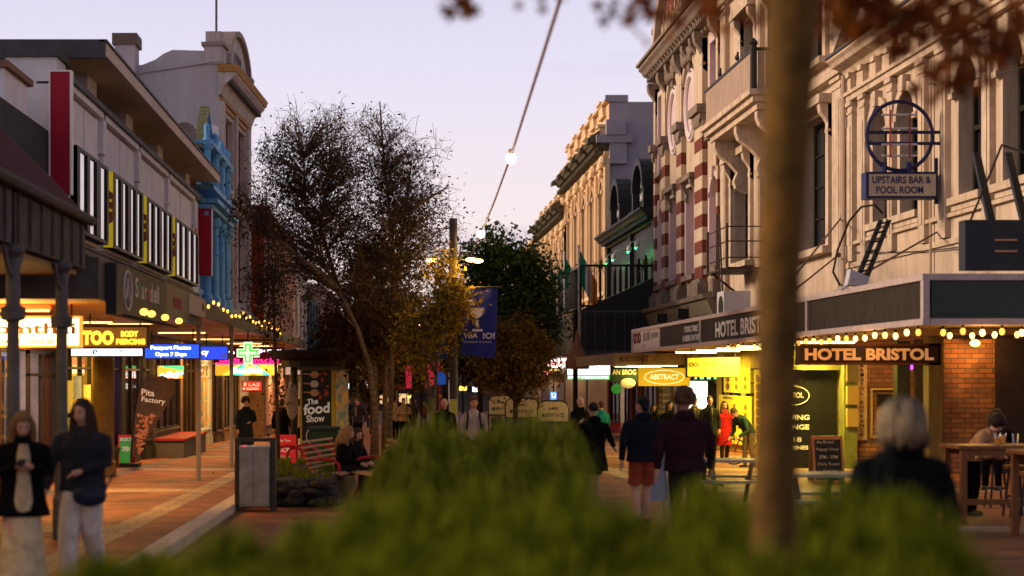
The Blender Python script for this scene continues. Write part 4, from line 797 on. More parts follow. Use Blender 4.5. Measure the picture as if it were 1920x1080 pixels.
def shop(side, y0, y1, z1, label, wallc, light, en, riser=.5, door=None, framec='frame', back=(.3, .2, .12), goods=1., depth=1.7, X=None, colr=range(8), panes=3, recess=0.0):
    nx = 1 if side == 'L' else -1; X = X if X is not None else (XL if side == 'L' else XR); T = TX(X - nx * recess, nx)
    yc = (y0 + y1) / 2; g0 = G(yc) - .12; o = thing('shopfront', label, 'shopfront', (X, yc, G(yc)))
    wm = mat('shopwall_%.2f_%.2f_%.2f' % wallc, wallc, .75, c2=tuple(c * .6 for c in wallc), sc=3)
    p = .28
    for a, c in ((y0, y0 + p), (y1 - p, y1)):
        b = MB(); b.tbox(T, a + .002, c, g0 - .3, z1, -.06, .35); b.tbox(T, a, c + .02, G(yc) - .1, G(yc) + .3, -.1, -.061); b.build('pillar', wm, o)
    b = MB(); b.tbox(T, y0 + p, y1 - p, z1 - .55, z1, -.03, .3); b.build('transom', wm, o)
    d0, d1 = door if door else (None, None)
    segs = [(y0 + p, y1 - p)] if not door else [s_ for s_ in ((y0 + p, d0), (d1, y1 - p)) if s_[1] - s_[0] > .3]
    fm = M[framec] if isinstance(framec, str) else framec
    for a, c in segs:
        b = MB(); b.tbox(T, a, c, g0 - .3, g0 + .12 + riser, -.02, .14); b.tbox(T, a, c, g0 + .12 + riser, g0 + .17 + riser, -.07, .16); b.build('stall_riser', wm, o)
        n = max(1, round((c - a) / 1.3)); zb, zt = g0 + .17 + riser, z1 - .55
        f = MB()
        for i in range(n + 1): y = a + (c - a) * i / n; f.tbox(T, max(a, y - .035), min(c, y + .035), zb, zt, 0, .09)
        f.tbox(T, a, c, zb, zb + .06, .002, .088); f.tbox(T, a, c, zt - .06, zt, .002, .088); f.tbox(T, a, c, zt - .5, zt - .45, .002, .088); fo = f.build('window', fm, o)
        q = MB(); q.add([T(a, zb, .05), T(c, zb, .05), T(c, zt, .05), T(a, zt, .05)], [(0, 1, 2, 3)]); q.build('pane', SG, fo)
    if door:
        b = MB(); dd = .5
        b.tbox(T, d0, d0 + .1, g0, z1 - .55, dd, dd + .06); b.tbox(T, d1 - .1, d1, g0, z1 - .55, dd, dd + .06); b.tbox(T, d0 + .1, d1 - .1, g0, g0 + .3, dd, dd + .06); b.tbox(T, d0 + .1, d1 - .1, z1 - .75, z1 - .55, dd, dd + .06)
        do = b.build('door', fm, o); q = MB(); q.tube([T(d0 + .2, g0 + 1.0, dd - .06), T(d0 + .2, g0 + 1.5, dd - .06)], .018, 6); q.build('handle', M['steel'], do)
    # interior
    b = MB(); b.tbox(T, y0 + .1, y1 - .1, g0 - .25, z1, depth, depth + .1); b.tbox(T, y0 + .02, y0 + .1, g0 - .25, z1, .36, depth + .1); b.tbox(T, y1 - .1, y1 - .02, g0 - .25, z1, .36, depth + .1); b.tbox(T, y0, y1, z1 - .05, z1, .36, depth)
    b.build('interior', mat('interior_%.2f_%.2f_%.2f' % back, back, .8, c2=tuple(c * .6 for c in back), sc=2), o)
    if goods:
        for z in (.35, .85, 1.35, 1.85):
            sh = MB(); sh.tbox(T, y0 + .3, y1 - .3, G(yc) + z - .03, G(yc) + z, depth - .35, depth - .01); so_ = sh.build('shelf', M['wood'], o)
            gd = MB(); y = y0 + .35
            while y < y1 - .6:
                w_ = R.uniform(.08, .3)
                if R.random() < goods * .85: gd.tbox(T, y, y + w_ * .9, G(yc) + z + .002, G(yc) + z + R.uniform(.12, .4), depth - .32, depth - .05, R.choice(list(colr)))
                y += w_
            if gd.v: gd.build('goods', goodsM, so_, kind='stuff')
    b = MB(); b.tbox(T, yc - .6, yc + .6, z1 - .12, z1 - .06, depth * .5, depth * .5 + .12); b.build('ceiling_light', glow('shoplight_%.2f_%.2f_%.2f' % light, light, 6), o)
    if en: lamp(o, T(yc, z1 - .2, depth * .45), en, light, 'AREA', 1.0, (y1 - y0) * .6)
    return o
warm = (1, .62, .22); whitew = (1, .82, .6)
shop('L', 12.2, 17.5, 2.75, 'nearest shopfront under the verandah behind the two women', (.04, .03, .03), (1, .55, .2), 10, .4, back=(.2, .1, .05))
S1 = shop('L', 17.5, 22.4, 2.75, 'dark shopfront with yellow painted window letters at the left edge', (.05, .035, .03), (1, .6, .2), 14, .4, door=(21, 21.9), back=(.05, .03, .02), goods=.4, colr=(7, 7, 1, 3))
S2 = shop('L', 22.4, 28.2, 2.7, 'red framed shopfront just beyond the verandah', (.12, .03, .02), (1, .8, .7), 60, .35, back=(.3, .25, .25), goods=.8, colr=(3, 3, 0, 2, 6))
S3 = shop('L', 28.2, 33.6, 2.75, 'silvery glazed shopfront with gold window letters behind the two women', (.10, .03, .02), (1, .78, .7), 110, .3, door=(30.0, 31.0), back=(.45, .38, .36), goods=.8, colr=(3, 3, 7, 2, 6, 0))
S3b = shop('L', 33.6, 37.6, 2.9, 'bright yellow lit shopfront beside the ochre column', (.30, .18, .04), (1, .75, .15), 170, .3, back=(.6, .42, .08), goods=.9, colr=(1, 1, 3, 5, 7))
S4 = shop('L', 37.6, 41.5, 2.9, 'dim violet lit shopfront behind the food flag', (.05, .04, .04), (.55, .35, 1), 90, .4, back=(.08, .06, .1), goods=.9, colr=(7, 6, 2, 3, 7))
S5 = shop('L', 41.5, 46.8, 2.9, 'dark shopfront with small colourful goods next to the red plinth display', (.04, .035, .03), (1, .5, .3), 120, .5, door=(44.5, 45.6), back=(.06, .04, .04), goods=1, colr=(7, 0, 4, 3, 7, 5))
S6 = shop('L', 46.8, 52.9, 2.9, 'shopfront with dark stall riser and red sill display', (.10, .09, .08), (1, .5, .25), 130, .75, back=(.15, .05, .04), goods=.9, colr=(0, 3, 4, 7))
S7 = shop('L', 52.9, 57.2, 2.9, 'shopfront with open dark timber doorway and orange frame', (.28, .12, .04), (1, .6, .2), 90, .4, door=(53.3, 54.6), back=(.2, .1, .05), goods=.6)
S8 = shop('L', 57.2, 61.8, 2.7, 'pale shopfront with a tall yellow floral lit window', (.42, .42, .36), (1, .7, .15), 160, .55, framec='wframe', back=(.75, .5, .08), goods=.5, colr=(1, 1, 5))
S9 = shop('L', 61.8, 66.2, 2.7, 'dark double door shopfront under the rainbow sign', (.09, .06, .05), (1, .5, .2), 70, .4, door=(62.5, 64), back=(.1, .05, .03), goods=.3)
S10 = shop('L', 66.2, 73.4, 2.6, 'orange lit kiosk shopfront below the small red sign', (.30, .16, .05), (1, .62, .2), 140, .5, back=(.5, .3, .12), goods=1)
for i, (y0, y1, lg, en, lb) in enumerate(((74, 82, (1, .4, .25), 60, 'red lit shopfront beyond the kiosk'), (82, 90, (1, .85, .7), 70, 'white lit shopfront behind the poster stand'), (90, 100, (1, .35, .6), 60, 'pink lit shopfront beyond the poster stand'), (100, 117, (1, .6, .3), 80, 'amber lit shopfront farthest down the left side'))):
    shop('L', y0, y1, 2.3 - i * .15, lb, (.15, .1, .08), lg, en, .5, back=(.4, .3, .25), X=XL2)
# window paint on S1
T1 = TX(XL + .02, 1)
b = MB()
for i, t in enumerate('TATTOO'): b.text(t, (XL + .07, 28.75, 1.45 - i * .38), (0, 1, 0), UZ, .95, .3, 0, .03)
b.text('EST', (XL + .07, 28.75, 1.85), (0, 1, 0), UZ, .6, .14, 0); b.build('window_lettering', mat('yellow_letter', (.65, .35, .03), .5, emit=(1, .5, .04), es=.35), S3)
b = MB()
for i, (y, z0_, z1_, k_) in enumerate(((34.0, .9, 1.6, 0), (34.0, .1, .8, 0), (35.0, 1.2, 1.7, 1), (35.0, .3, 1.1, 0), (36.1, .9, 1.5, 0), (36.1, .2, .75, 2))): b.box(XL + .055, XL + .065, y, y + .8, z0_, z1_, k_)
b.build('poster', [mat('yellow_poster', (.7, .5, .06), .5, c2=(.5, .3, .03), sc=6, emit=(1, .7, .08), es=.4), mat('pale_poster', (.5, .6, .6), .5, c2=(.2, .4, .5), sc=8), mat('pink_poster', (.6, .1, .2), .5, c2=(.5, .4, .3), sc=9)], S3b)
b = MB()
for i in range(46):
    y, z = R.uniform(57.8, 61.3), R.uniform(-.25, 1.9); b.ell((XL + .045, y, z), .006, R.uniform(.08, .16), R.uniform(.06, .13), 7, 4)
b.build('floral_decal', mat('floral_orange', (.5, .16, .02), .6, emit=(1, .35, .02), es=.4), S8)
b = MB(); b.box(XL - .3, XL + .9, 47.0, 52.6, G(50) - .1, G(50) + .55, 0); b.box(XL - .3, XL + .95, 46.95, 52.65, G(50) + .55, G(50) + .62, 1); b.build('window_plinth', [mat('grey_plinth', (.10, .09, .08), .7), mat('red_sill', (.3, .03, .02), .5)], S6)
col = thing('canopy_column', 'thick ochre brown column in front of the yellow shopfront', 'column', (-6.35, 35.3, G(35.3)))
b = MB(); b.rings([(-6.35, 35.3, z, r, r) for z, r in ((-.6, .28), (-.2, .28), (-.15, .235), (2.5, .235), (2.6, .3), (2.75, .3))], 16); b.build('shaft', mat('ochre_brown', (.16, .10, .03), .6, c2=(.1, .06, .02), sc=3), col)

# right side ground floor
R_a = shop('R', 40.3, 46.5, 2.5, 'yellow lit takeaway shopfront hidden behind the near tree trunk', (.3, .22, .05), (1, .8, .15), 160, .6, back=(.7, .5, .1), goods=.4, colr=(1, 3))
R_b = shop('R', 46.5, 56.0, 2.5, 'yellow takeaway shopfront covered in food menu posters', (.5, .38, .06), (1, .8, .12), 120, .6, back=(.7, .55, .1), goods=.3, colr=(1, 3))
R_c = shop('R', 56.0, 61.8, 2.5, 'yellow walled shopfront with a bright white menu screen', (.55, .4, .1), (1, .85, .4), 140, .6, back=(.7, .6, .4), goods=.2, colr=(3,))
R_d = shop('R', 61.8, 69.0, 2.5, 'brown timber shopfront with a diamond grille under the oval sign', (.10, .035, .015), (1, .6, .15), 22, .5, door=(63, 64.4), back=(.12, .06, .02), goods=.2, framec='wood')
R_e = shop('R', 69.0, 76.5, 2.5, 'polished brown timber pub front with long window', (.16, .045, .02), (1, .6, .25), 40, .6, door=(73.5, 75), back=(.25, .1, .04), goods=.7, framec='wood')
R_f = shop('R', 76.5, 84.4, 2.5, 'red and cream pub entrance with bright interior', (.35, .02, .02), (1, .8, .6), 160, .5, door=(79, 81), back=(.6, .5, .4), goods=1)
for i, (y0, y1, lg, en, lb) in enumerate(((84.6, 94, (1, .3, .3), 120, 'red and white lit shopfront beyond the pub'), (94, 106, (1, .9, .8), 120, 'white lit shopfront behind the orange brown tree'), (106, 122, (.8, .9, 1), 90, 'cool lit shopfront far down the right side'), (122, 149, (1, .7, .3), 90, 'amber lit shopfront farthest down the right side'))):
    shop('R', y0, y1, 2.3 - .2 * i, lb, (.2, .14, .1), lg, en, .5, back=(.5, .4, .35))
menuy = mat('menu_yellow', (.75, .6, .03), .5, emit=(1, .8, .03), es=.2)
def food(b, Xp, y, z, r_):
    n = 12; b.prism([(Xp, y + r_ * 2.2 * math.cos(6.2832 * t / n), z + r_ * math.sin(6.2832 * t / n)) for t in range(n)], (-.004, 0, 0), 1)
    b.prism([(Xp - .005, y + r_ * 1.6 * math.cos(6.2832 * t / n), z + r_ * .75 * math.sin(6.2832 * t / n)) for t in range(n)], (-.004, 0, 0), 2)
for y0, y1, z0, z1 in ((50.6, 55.6, -.55, 1.05), (50.8, 54.8, 1.15, 1.95), (47, 50.2, -.4, 1.9)):
    b = MB(); b.box(11.38, 11.4, y0, y1, z0, z1); k_ = b.build('menu_board', menuy, R_b)
    b = MB(); n = int((z1 - z0) / .27)
    for i in range(n):
        for j in range(3): food(b, 11.375, y0 + (y1 - y0) * (j + .5) / 3, z0 + .2 + i * .26, .09 if j < 2 else .12)
    b.text('MENU', (11.37, y1 - .8, z1 - .13), (0, -1, 0), UZ, 1.5, .09, 1, .02); b.build('food_pictures', [menuy, mat('dish_black', (.04, .03, .02)), mat('dish_orange', (.5, .15, .03), .6, c2=(.2, .1, .02), sc=20)], k_)
b = MB(); b.box(11.35, 11.42, 57.4, 61.2, -.3, 1.55); k_ = b.build('menu_screen', M['frame'], R_c)
b = MB(); b.box(11.33, 11.349, 57.5, 61.1, -.22, 1.5); b.build('screen_face', glow('white_screen', (1, .97, .85), 2.6), k_)
b = MB()
for i in range(14): b.prism([(11.325, R.uniform(57.8, 60.6), z) for z in (0,)] and [(11.325, yy, zz) for yy, zz in ((lambda a, c: ((a, c), (a + .4, c), (a + .4, c + .07), (a, c + .07)))(R.uniform(57.8, 60.4), R.uniform(-.1, .9)))], (-.002, 0, 0))
b.build('screen_print', mat('screen_orange', (.6, .25, .05), .5, emit=(1, .4, .05), es=.6), k_)
b = MB()
for i in range(11):
    for j in range(9): y, z = 66 + i * .22, -.4 + j * .25; b.tube([(11.42, y, z), (11.42, y + .11, z + .125), (11.42, y, z + .25)], .014, 4)
b.build('door_grille', mat('dim_brass', (.4, .3, .12), .5), R_d)
# --- recessed bar corner of the hotel (Y 24..40) ---
bar = thing('bar_alcove', 'open brick lined bar entrance with timber columns under the bulb strings', 'bar front', (11.5, 36, G(36)))
brk = brickmat('bar_brick', (.30, .135, .07), (.17, .08, .05), (.09, .07, .05), .32, .115, 'XZ', .8, .014, .45)
b = MB(); b.box(11.15, 19, 40.0, 40.25, -.8, 3.3); b.build('back_wall', brk, bar)
b = MB(); b.box(12.75, 13.95, 37.0, 37.4, -.7, 2.55); b.build('brick_pier', brk, bar)
b = MB(); b.box(13.951, 18, 36.9, 37.0, -.7, 2.55); b.box(12.1, 12.749, 36.95, 37.05, -.7, 2.55); b.build('opening_shade', mat('opening_dark', (.025, .018, .014), .6, c2=(.015, .01, .008), sc=4), bar)  # dark sheets fill the openings beside the brick pier, shade put in as colour
b = MB(); b.box(11.25, 11.55, 33.5, 33.85, -.7, 2.5); b.build('timber_column', mat('olive_timber', (.20, .15, .05), .7, c2=(.12, .09, .03), sc=6, stretch=(1, 1, .2)), bar)
b = MB(); b.box(11.7, 12.0, 37.0, 37.3, -.7, 2.5); b.build('black_column', M['black'], bar)
b = MB(); b.box(12.0, 12.06, 36.99, 37.0, 1.85, 2.1); b.build('neon_strip', glow('violet_neon', (.35, .05, 1), 3), bar)
b = MB(); b.box(11.18, 11.5, 39.5, 39.999, -.8, 2.5); b.build('green_pilaster', mat('olive_green', (.16, .17, .05), .7, c2=(.1, .11, .03), sc=4), bar)
for x, z in ((11.2, 1.55), (11.2, 1.0), (11.2, .45)):
    b = MB(); b.box(x, x + .28, 39.3, 39.45, z, z + .45); b.build('meter_box', mat('box_tan%d' % int(z * 10), (.3, .2, .06) if z < 1.5 else (.12, .1, .05), .6), bar)
b = MB(); b.box(11.62, 11.86, 39.9, 39.999, .1, 2.05); vs_ = b.build('vertical_sign', mat('cream_sign', (.5, .38, .22), .5, c2=(.42, .3, .17), sc=6), bar)
b = MB()
for i, ch in enumerate('BRISTOL ENTRANCE'):
    if ch != ' ': b.text(ch, (11.69, 39.89, 1.92 - i * .115), UX, UZ, .09, .08, 0, .02)
b.build('lettering', mat('sign_black', (.03, .02, .02)), vs_)
b = MB()
for a in ((11.95, 12.0, .15, 1.4), (12.68, 12.73, .15, 1.4)): b.box(a[0], a[1], 39.9, 39.999, a[2], a[3])
b.box(12.0, 12.68, 39.9, 39.999, 1.35, 1.4); b.box(12.0, 12.68, 39.9, 39.999, .15, .2); k_ = b.build('poster_frame', mat('gilt_frame', (.4, .26, .1), .5), bar)
b = MB(); b.box(12.15, 12.5, 39.95, 39.999, .95, 1.25); b.box(12.12, 12.6, 39.96, 39.999, .3, .85, 1); b.build('picture', [M['black'], mat('notice_brown', (.25, .1, .04), .6, c2=(.4, .22, .1), sc=15)], k_)
b = MB(); b.ell((13.35, 36.6, 2.45), .12, .12, .08, 8, 5); b.build('ceiling_spot', glow('bar_spot', (1, .45, .08), 12), bar); lamp(bar, (13.35, 36.3, 2.35), 90, (1, .42, .08), size=.1)
b = MB(); b.rings([(12.35, 39.4, 2.0, .06, .06), (12.35, 39.4, 2.2, .1, .1)], 8); b.build('wall_lamp', glow('bar_spot2', (1, .6, .2), 5), bar); lamp(bar, (12.3, 38.6, 2.1), 60, (1, .45, .1), size=.15)
lamp(bar, (15, 31, 2.4), 70, (1, .5, .12), size=.3)
gp = thing('gaming_panel', 'black gaming lounge window panel with oval emblem and yellow lettering', 'sign panel', (10.4, 40, G(40)))
b = MB(); b.box(9.55, 11.14, 40.0, 40.2, -.75, 1.85); b.build('panel', mat('gloss_black', (.012, .012, .01), .25), gp)
b = MB(); b.box(9.4, 11.17, 39.8, 40.25, 1.85, 2.45); b.build('fascia', mat('olive_metal', (.22, .2, .05), .5, c2=(.15, .14, .04), sc=3), gp)
yel = mat('pale_yellow_letters', (.65, .6, .35), .5, emit=(.8, .75, .4), es=.25)
lettering(gp, [('GAMING', 9.6, .6, .85, .13, 0), ('LOUNGE', 9.6, .36, .84, .13, 0), ('18', 10.05, .05, .2, .12, 0), ('MACHINES', 9.6, -.14, .82, .1, 0), ('BRISTOL', 9.75, 1.15, .55, .14, 0)], frF(39.99), [yel], bold=.03)
b = MB(); b.tube([(10.02 + .42 * math.cos(t * .2618), 39.985, 1.21 + .24 * math.sin(t * .2618)) for t in range(25)], .01, 4); b.build('oval_emblem', yel, gp)

# ================= HANGING AND PROJECTING SIGNS =================
def hang(label, x0, x1, Y, z0, z1, face, rows, mats_, frame=M['frame'], th=.16, drop=.35, bold=.02, name='hanging_sign', fr=.03):
    s_ = thing(name, label, 'sign', ((x0 + x1) / 2, Y, z0)); b = MB(); b.box(x0, x1, Y, Y + th, z0, z1); b.build('sign_box', frame, s_)
    b = MB(); b.box(x0 + fr, x1 - fr, Y - .012, Y - .001, z0 + fr, z1 - fr); b.build('face', face, s_)
    if rows:
        b = MB()
        for t, fx, fz, fw, fh, m_ in rows: b.text(t, (x0 + (x1 - x0) * fx, Y - .018, z0 + (z1 - z0) * fz), UX, UZ, (x1 - x0) * fw, (z1 - z0) * fh, m_, bold)
        b.build('lettering', mats_, s_)
    if drop:
        for x in (x0 + .15, x1 - .15): b = MB(); b.box(x - .012, x + .012, Y + .05, Y + .08, z1, z1 + drop); b.build('hanger', M['black'], s_)
    return s_
orl = mat('dark_orange_letters', (.25, .06, .01))
k = hang('glowing orange and white sign of a restaurant at the left edge', -6.6, -4.66, 24, 2.13, 2.6 , glow('orange_white_face', (1, .78, .4), 3.2), [('m omthai', .1, .42, .86, .36, 0), ('THAI CUISINE', .3, .12, .5, .12, 0)], [orl], frame=glow('orange_edge', (1, .2, .02), 2.5), drop=.2)
lamp(k, (-5.6, 23.7, 2.3), 60, (1, .55, .15), size=.3)
k = hang('dark tattoo sign with fat yellow glowing letters and body piercing text', -5.25, -4.1, 27, 2.17, 2.55, mat('smoked_face', (.18, .1, .03), .4, c2=(.08, .04, .02), sc=2, emit=(1, .5, .1), es=.12), [("TOO", .03, .15, .46, .62, 0), ('BODY', .6, .5, .25, .26, 0), ('PIERCING', .53, .17, .42, .24, 0)], [glow('yellow_neon', (1, .62, .03), 3.5)], bold=.05, drop=.2)
hang('long blue and white illuminated passport photo sign', -5.1, -3.95, 33, 2.05, 2.37, glow('blue_face', (.02, .10, .9), 1.1), [('Passport Photos', .12, .54, .72, .32, 0), ('Open 7 Days', .2, .12, .56, .32, 0)], [glow('white_letters', (.9, .95, 1), 3)], bold=.03, drop=.3, fr=.02)
hang('white lit half of a pharmacy sign with small blue emblem', -6.62, -5.12, 33, 2.1, 2.28, glow('white_blue_face', (.75, .85, 1), 2.4), [('e', .3, .2, .08, .6, 0), ('UNICHEM', .42, .5, .3, .3, 0), ('pharmacy', .42, .1, .3, .3, 0)], [mat('sky_blue_letters', (.05, .3, .7))], drop=.4, fr=.02)
hang('short deep blue pharmacy sign ending in white letters', -4.78, -4.08, 40, 2.1, 2.45, glow('deep_blue_face', (.02, .06, .8), 1.2), [('cy', .05, .25, .25, .4, 0), ('a', .78, .2, .14, .3, 1)], [glow('white_letters', (.9, .95, 1), 3), mat('grey_letters', (.2, .2, .3))], drop=.3, fr=.02)
cr_ = thing('pharmacy_cross', 'white pharmacy cross with green neon outline', 'cross sign', (-3.9, 44, 2.0))
c0 = Vector((-3.95, 44, 2.33)); b = MB()
def cross(r_, w_): return [(w_, w_), (r_, w_), (r_, -w_), (w_, -w_), (w_, -r_), (-w_, -r_), (-w_, -w_), (-r_, -w_), (-r_, w_), (-w_, w_), (-w_, r_), (w_, r_)]
b.prism([c0 + Vector((x, 0, z)) for x, z in cross(.31, .12)], (0, .14, 0)); b.build('body', glow('cross_white', (.8, .95, .7), 1.0), cr_)
b = MB(); pts = [c0 + Vector((x, -.02, z)) for x, z in cross(.24, .06)]; b.tube(pts + [pts[0]], .026, 6); b.build('neon_outline', glow('green_neon', (.05, .8, .02), 1.4), cr_)
b = MB(); b.box(-4.3, -3.95, 44.05, 44.1, 2.66, 2.7); b.box(-3.97, -3.93, 44.05, 44.1, 2.6, 3.0); b.build('hanger', M['black'], cr_)
rb = thing('rainbow_sign', 'wide illuminated rainbow striped gift shop sign with white script letters', 'sign', (-4.9, 50, 1.9))
x0, x1, z0, z1, Y = -5.5, -3.55, 1.72, 2.06, 50
b = MB(); b.box(x0, x1, Y, Y + .15, z0, z1); b.box(x0, x1, Y, Y + .15, z1 + .002, z1 + .06, 1); b.build('sign_box', [M['frame'], glow('hot_pink', (1, .02, .2), 3)], rb)
cs = [(1, .35, .02), (1, .7, .05), (.05, .6, .2), (.1, .65, .9), (1, .8, .1), (1, .3, .02), (1, .75, .05), (.1, .6, .6), (1, .5, .02)]
b = MB(); ox = (x0 + x1) / 2
for i in range(9):
    a0, a1 = x0 + (x1 - x0) * i / 9, x0 + (x1 - x0) * (i + 1) / 9; q0, q1 = ox + (a0 - ox) * .35, ox + (a1 - ox) * .35
    b.add([(q0, Y - .01, z1), (q1, Y - .01, z1), (a1, Y - .01, z0), (a0, Y - .01, z0)], [(0, 1, 2, 3)], i)
b.add([(x0, Y - .009, z0), (ox - .35, Y - .009, z1), (x0, Y - .009, z1)], [(0, 1, 2)], 5); b.add([(x1, Y - .009, z0), (ox + .35, Y - .009, z1), (x1, Y - .009, z1)], [(0, 1, 2)], 1)
b.build('rainbow_face', [glow('rainbow_%d' % i, c, 1.5) for i, c in enumerate(cs)], rb)
b = MB(); b.text('ikoiko', (ox - .45, Y - .03, z0 + .06), UX, UZ, .95, .2, 0, .04); b.build('lettering', glow('white_letters', (.9, .95, 1), 3), rb)
r2_ = thing('neon_sign', 'pink and white neon script sign above the rainbow sign', 'sign', (-4.6, 51.2, 2.1)); b = MB(); b.box(-5.7, -3.4, 51.2, 51.3, 2.12, 2.62); b.build('backing', mat('dark_pink', (.2, .02, .05)), r2_)
b = MB(); b.text('Love & gifts', (-5.6, 51.18, 2.35), UX, UZ, 1.4, .2, 0, .03); b.text('cards souvenirs', (-5.5, 51.18, 2.15), UX, UZ, 1.9, .13, 1, .03); b.text('design store', (-4.6, 51.18, 2.44), UX, UZ, 1.1, .14, 0, .03); b.build('lettering', [glow('white_letters', (.9, .95, 1), 3), glow('hot_pink', (1, .02, .2), 3)], r2_)
r3_ = hang('small rainbow sign inside the dark shop window by the blue sign', -6.9, -6.1, 47, 1.6, 2.0, glow('orange_face', (1, .3, .03), 1.5), [('oiki', .1, .1, .7, .5, 0)], [glow('white_letters', (.9, .95, 1), 3)], drop=.5)
b = MB(); b.add([(-6.9, 46.985, 2.0), (-6.1, 46.985, 2.0), (-6.1, 46.985, 1.85)], [(0, 1, 2)], 0); b.add([(-6.9, 46.985, 1.7), (-6.1, 46.985, 1.83), (-6.1, 46.985, 1.75)], [(0, 1, 2)], 1); b.build('stripes', [glow('rainbow_2', cs[2], 1.5), glow('rainbow_3', cs[3], 1.5)], r3_)
hang('small dark red kiosk sign with white capitals', -5.8, -5.0, 62, 1.1, 1.52, mat('kiosk_red', (.4, .02, .02), .5, emit=(1, .04, .03), es=.25), [('\u00c9 LAZ', .1, .5, .8, .34, 0), ('B KIOSK', .05, .14, .8, .22, 0)], [mat('kiosk_white', (.7, .65, .6), .5, emit=(1, .9, .8), es=.3)], drop=1.2, name='kiosk_sign')
k = hang('cream lit panel with a black curling fern emblem', -4.0, -2.75, 60, 1.72, 2.3, mat('cream_panel', (.6, .48, .4), .6, emit=(1, .75, .6), es=.3), None, None, drop=.3)
b = MB(); b.tube([(-3.7 + t * .09, 59.97, 1.85 + .18 * math.sin(t * .5) + t * .02) for t in range(9)], [.01 + .035 * math.sin(math.pi * t / 8) for t in range(9)], 6)
b.tube([(-3.7 + .09 * math.cos(t), 59.97, 1.9 - .09 * math.sin(t)) for t in (0, 1, 2, 3, 4, 5)], .015, 5); b.tube([(-3.0 + .07 * math.cos(t), 59.97, 2.05 + .09 * math.sin(t)) for t in (0, 1, 2, 3, 4, 5)], .02, 5); b.build('fern_emblem', mat('sign_black', (.03, .02, .02)), k)
# right hand signs
hb = hang('dark hotel bar sign board with large orange block capitals', 8.5, 11.5, 33.5, 1.93, 2.38, mat('sign_maroon_black', (.03, .012, .008), .5), [('HOTEL BRISTOL', .05, .22, .9, .56, 0)], [mat('orange_cream_letters', (.60, .34, .14), .5, emit=(1, .48, .16), es=.28)], frame=mat('sign_brown_frame', (.12, .04, .015), .5), bold=.045, drop=.15, fr=.05)
lamp(hb, (10, 32.9, 2.3), 14, (1, .55, .2), size=.3)
k = hang('yellow hanging sign of the kitchen takeaway with three round logos', 8.48, 10.04, 46, 1.66, 2.25, mat('yellow_sign_face', (.68, .52, .06), .5, emit=(1, .72, .06), es=.12), [('朋友圈', .3, .5, .27, .3, 0), ('Top Kitchen', .6, .5, .36, .17, 0), ('04 8010757', .66, .28, .24, .1, 0)], [mat('sign_black', (.03, .02, .02))], drop=.25, bold=.01)
b = MB()
for i, c in enumerate((0, 1, 2)): b.tube([(8.62 + i * .13 + .05 * math.cos(t * .6283), 45.98, 2.03 + .055 * math.sin(t * .6283)) for t in range(11)], .012, 5, i)
b.prism([(8.87, 45.985, 1.88), (9.05, 45.985, 1.83), (9.07, 45.985, 1.76), (8.89, 45.985, 1.8)], (0, -.004, 0), 3); b.build('logo', [mat('sign_black', (.03, .02, .02)), orl, mat('teal_logo', (.03, .2, .15)), mat('logo_green', (.12, .3, .03))], k)
k = hang('bright yellow hanging sign with an oval outline around pale capitals', 8.64, 10.45, 56, 1.35, 1.98, mat('bright_yellow_face', (.75, .5, .02), .5, emit=(1, .68, .02), es=.25), [('ABSTRACT', .22, .36, .56, .3, 0)], [glow('cream_letters', (1, .9, .5), .9)], drop=.5, bold=.02, frame=mat('yellow_edge', (.6, .4, .03), .5), fr=.0)
b = MB(); b.tube([(9.545 + .7 * math.cos(t * .2618), 55.98, 1.66 + .24 * math.sin(t * .2618)) for t in range(25)], .014, 5); b.build('oval_outline', glow('cream_letters', (1, .9, .5), .9), k)
k = hang('dark green pub sign with gold uncial capitals above a scallop lamp', 8.5, 9.56, 62, 1.45, 2.05, mat('sign_dark_green', (.02, .035, .015), .5), [('AN BROG', .06, .5, .86, .34, 0)], [mat('gold_letters', (.55, .45, .12), .5, emit=(1, .75, .15), es=.4)], drop=.3)
b = MB(); b.ell((9.15, 61.9, 1.42), .3, .1, .2, 10, 6); b.build('scallop_lamp', mat('scallop', (.55, .42, .15), .5, emit=(1, .7, .2), es=.3), k)
b = MB(); b.tube([(8.7, 61.95, 1.2), (8.7, 61.9, 1.2)], .2, 14); b.build('round_badge', mat('badge_green', (.02, .2, .04), .5), k)
k = hang('white and green illuminated gaming lounge sign beyond the black pole', 7.9, 9.85, 72, 1.53, 2.38, glow('white_sign_face', (1, .97, .88), 2.0), [('J.J. MURPHY & CO', .08, .5, .86, .24, 0)], [mat('pub_gold_letters', (.2, .12, .03))], drop=.3, bold=.0, fr=.02)
b = MB(); b.box(7.92, 9.83, 71.975, 71.988, 1.53, 1.76); k2 = b.build('green_band', glow('green_band', (.05, .6, .03), 1.2), k)
b = MB(); b.text('DIRECT GAMING LOUNGE', (7.95, 71.96, 1.59), UX, UZ, 1.8, .1, 0, .03); b.build('lettering', glow('white_letters', (.9, .95, 1), 3), k2)
k = hang('pink and yellow lit signs beyond the gaming lounge sign', 7.9, 10.2, 88, 2.1, 2.7, glow('pinkish_sign', (1, .75, .7), 2.2), [('RESTAURANT', .05, .3, .8, .5, 0)], [glow('red_letters', (1, .1, .02), 2)], drop=.3)
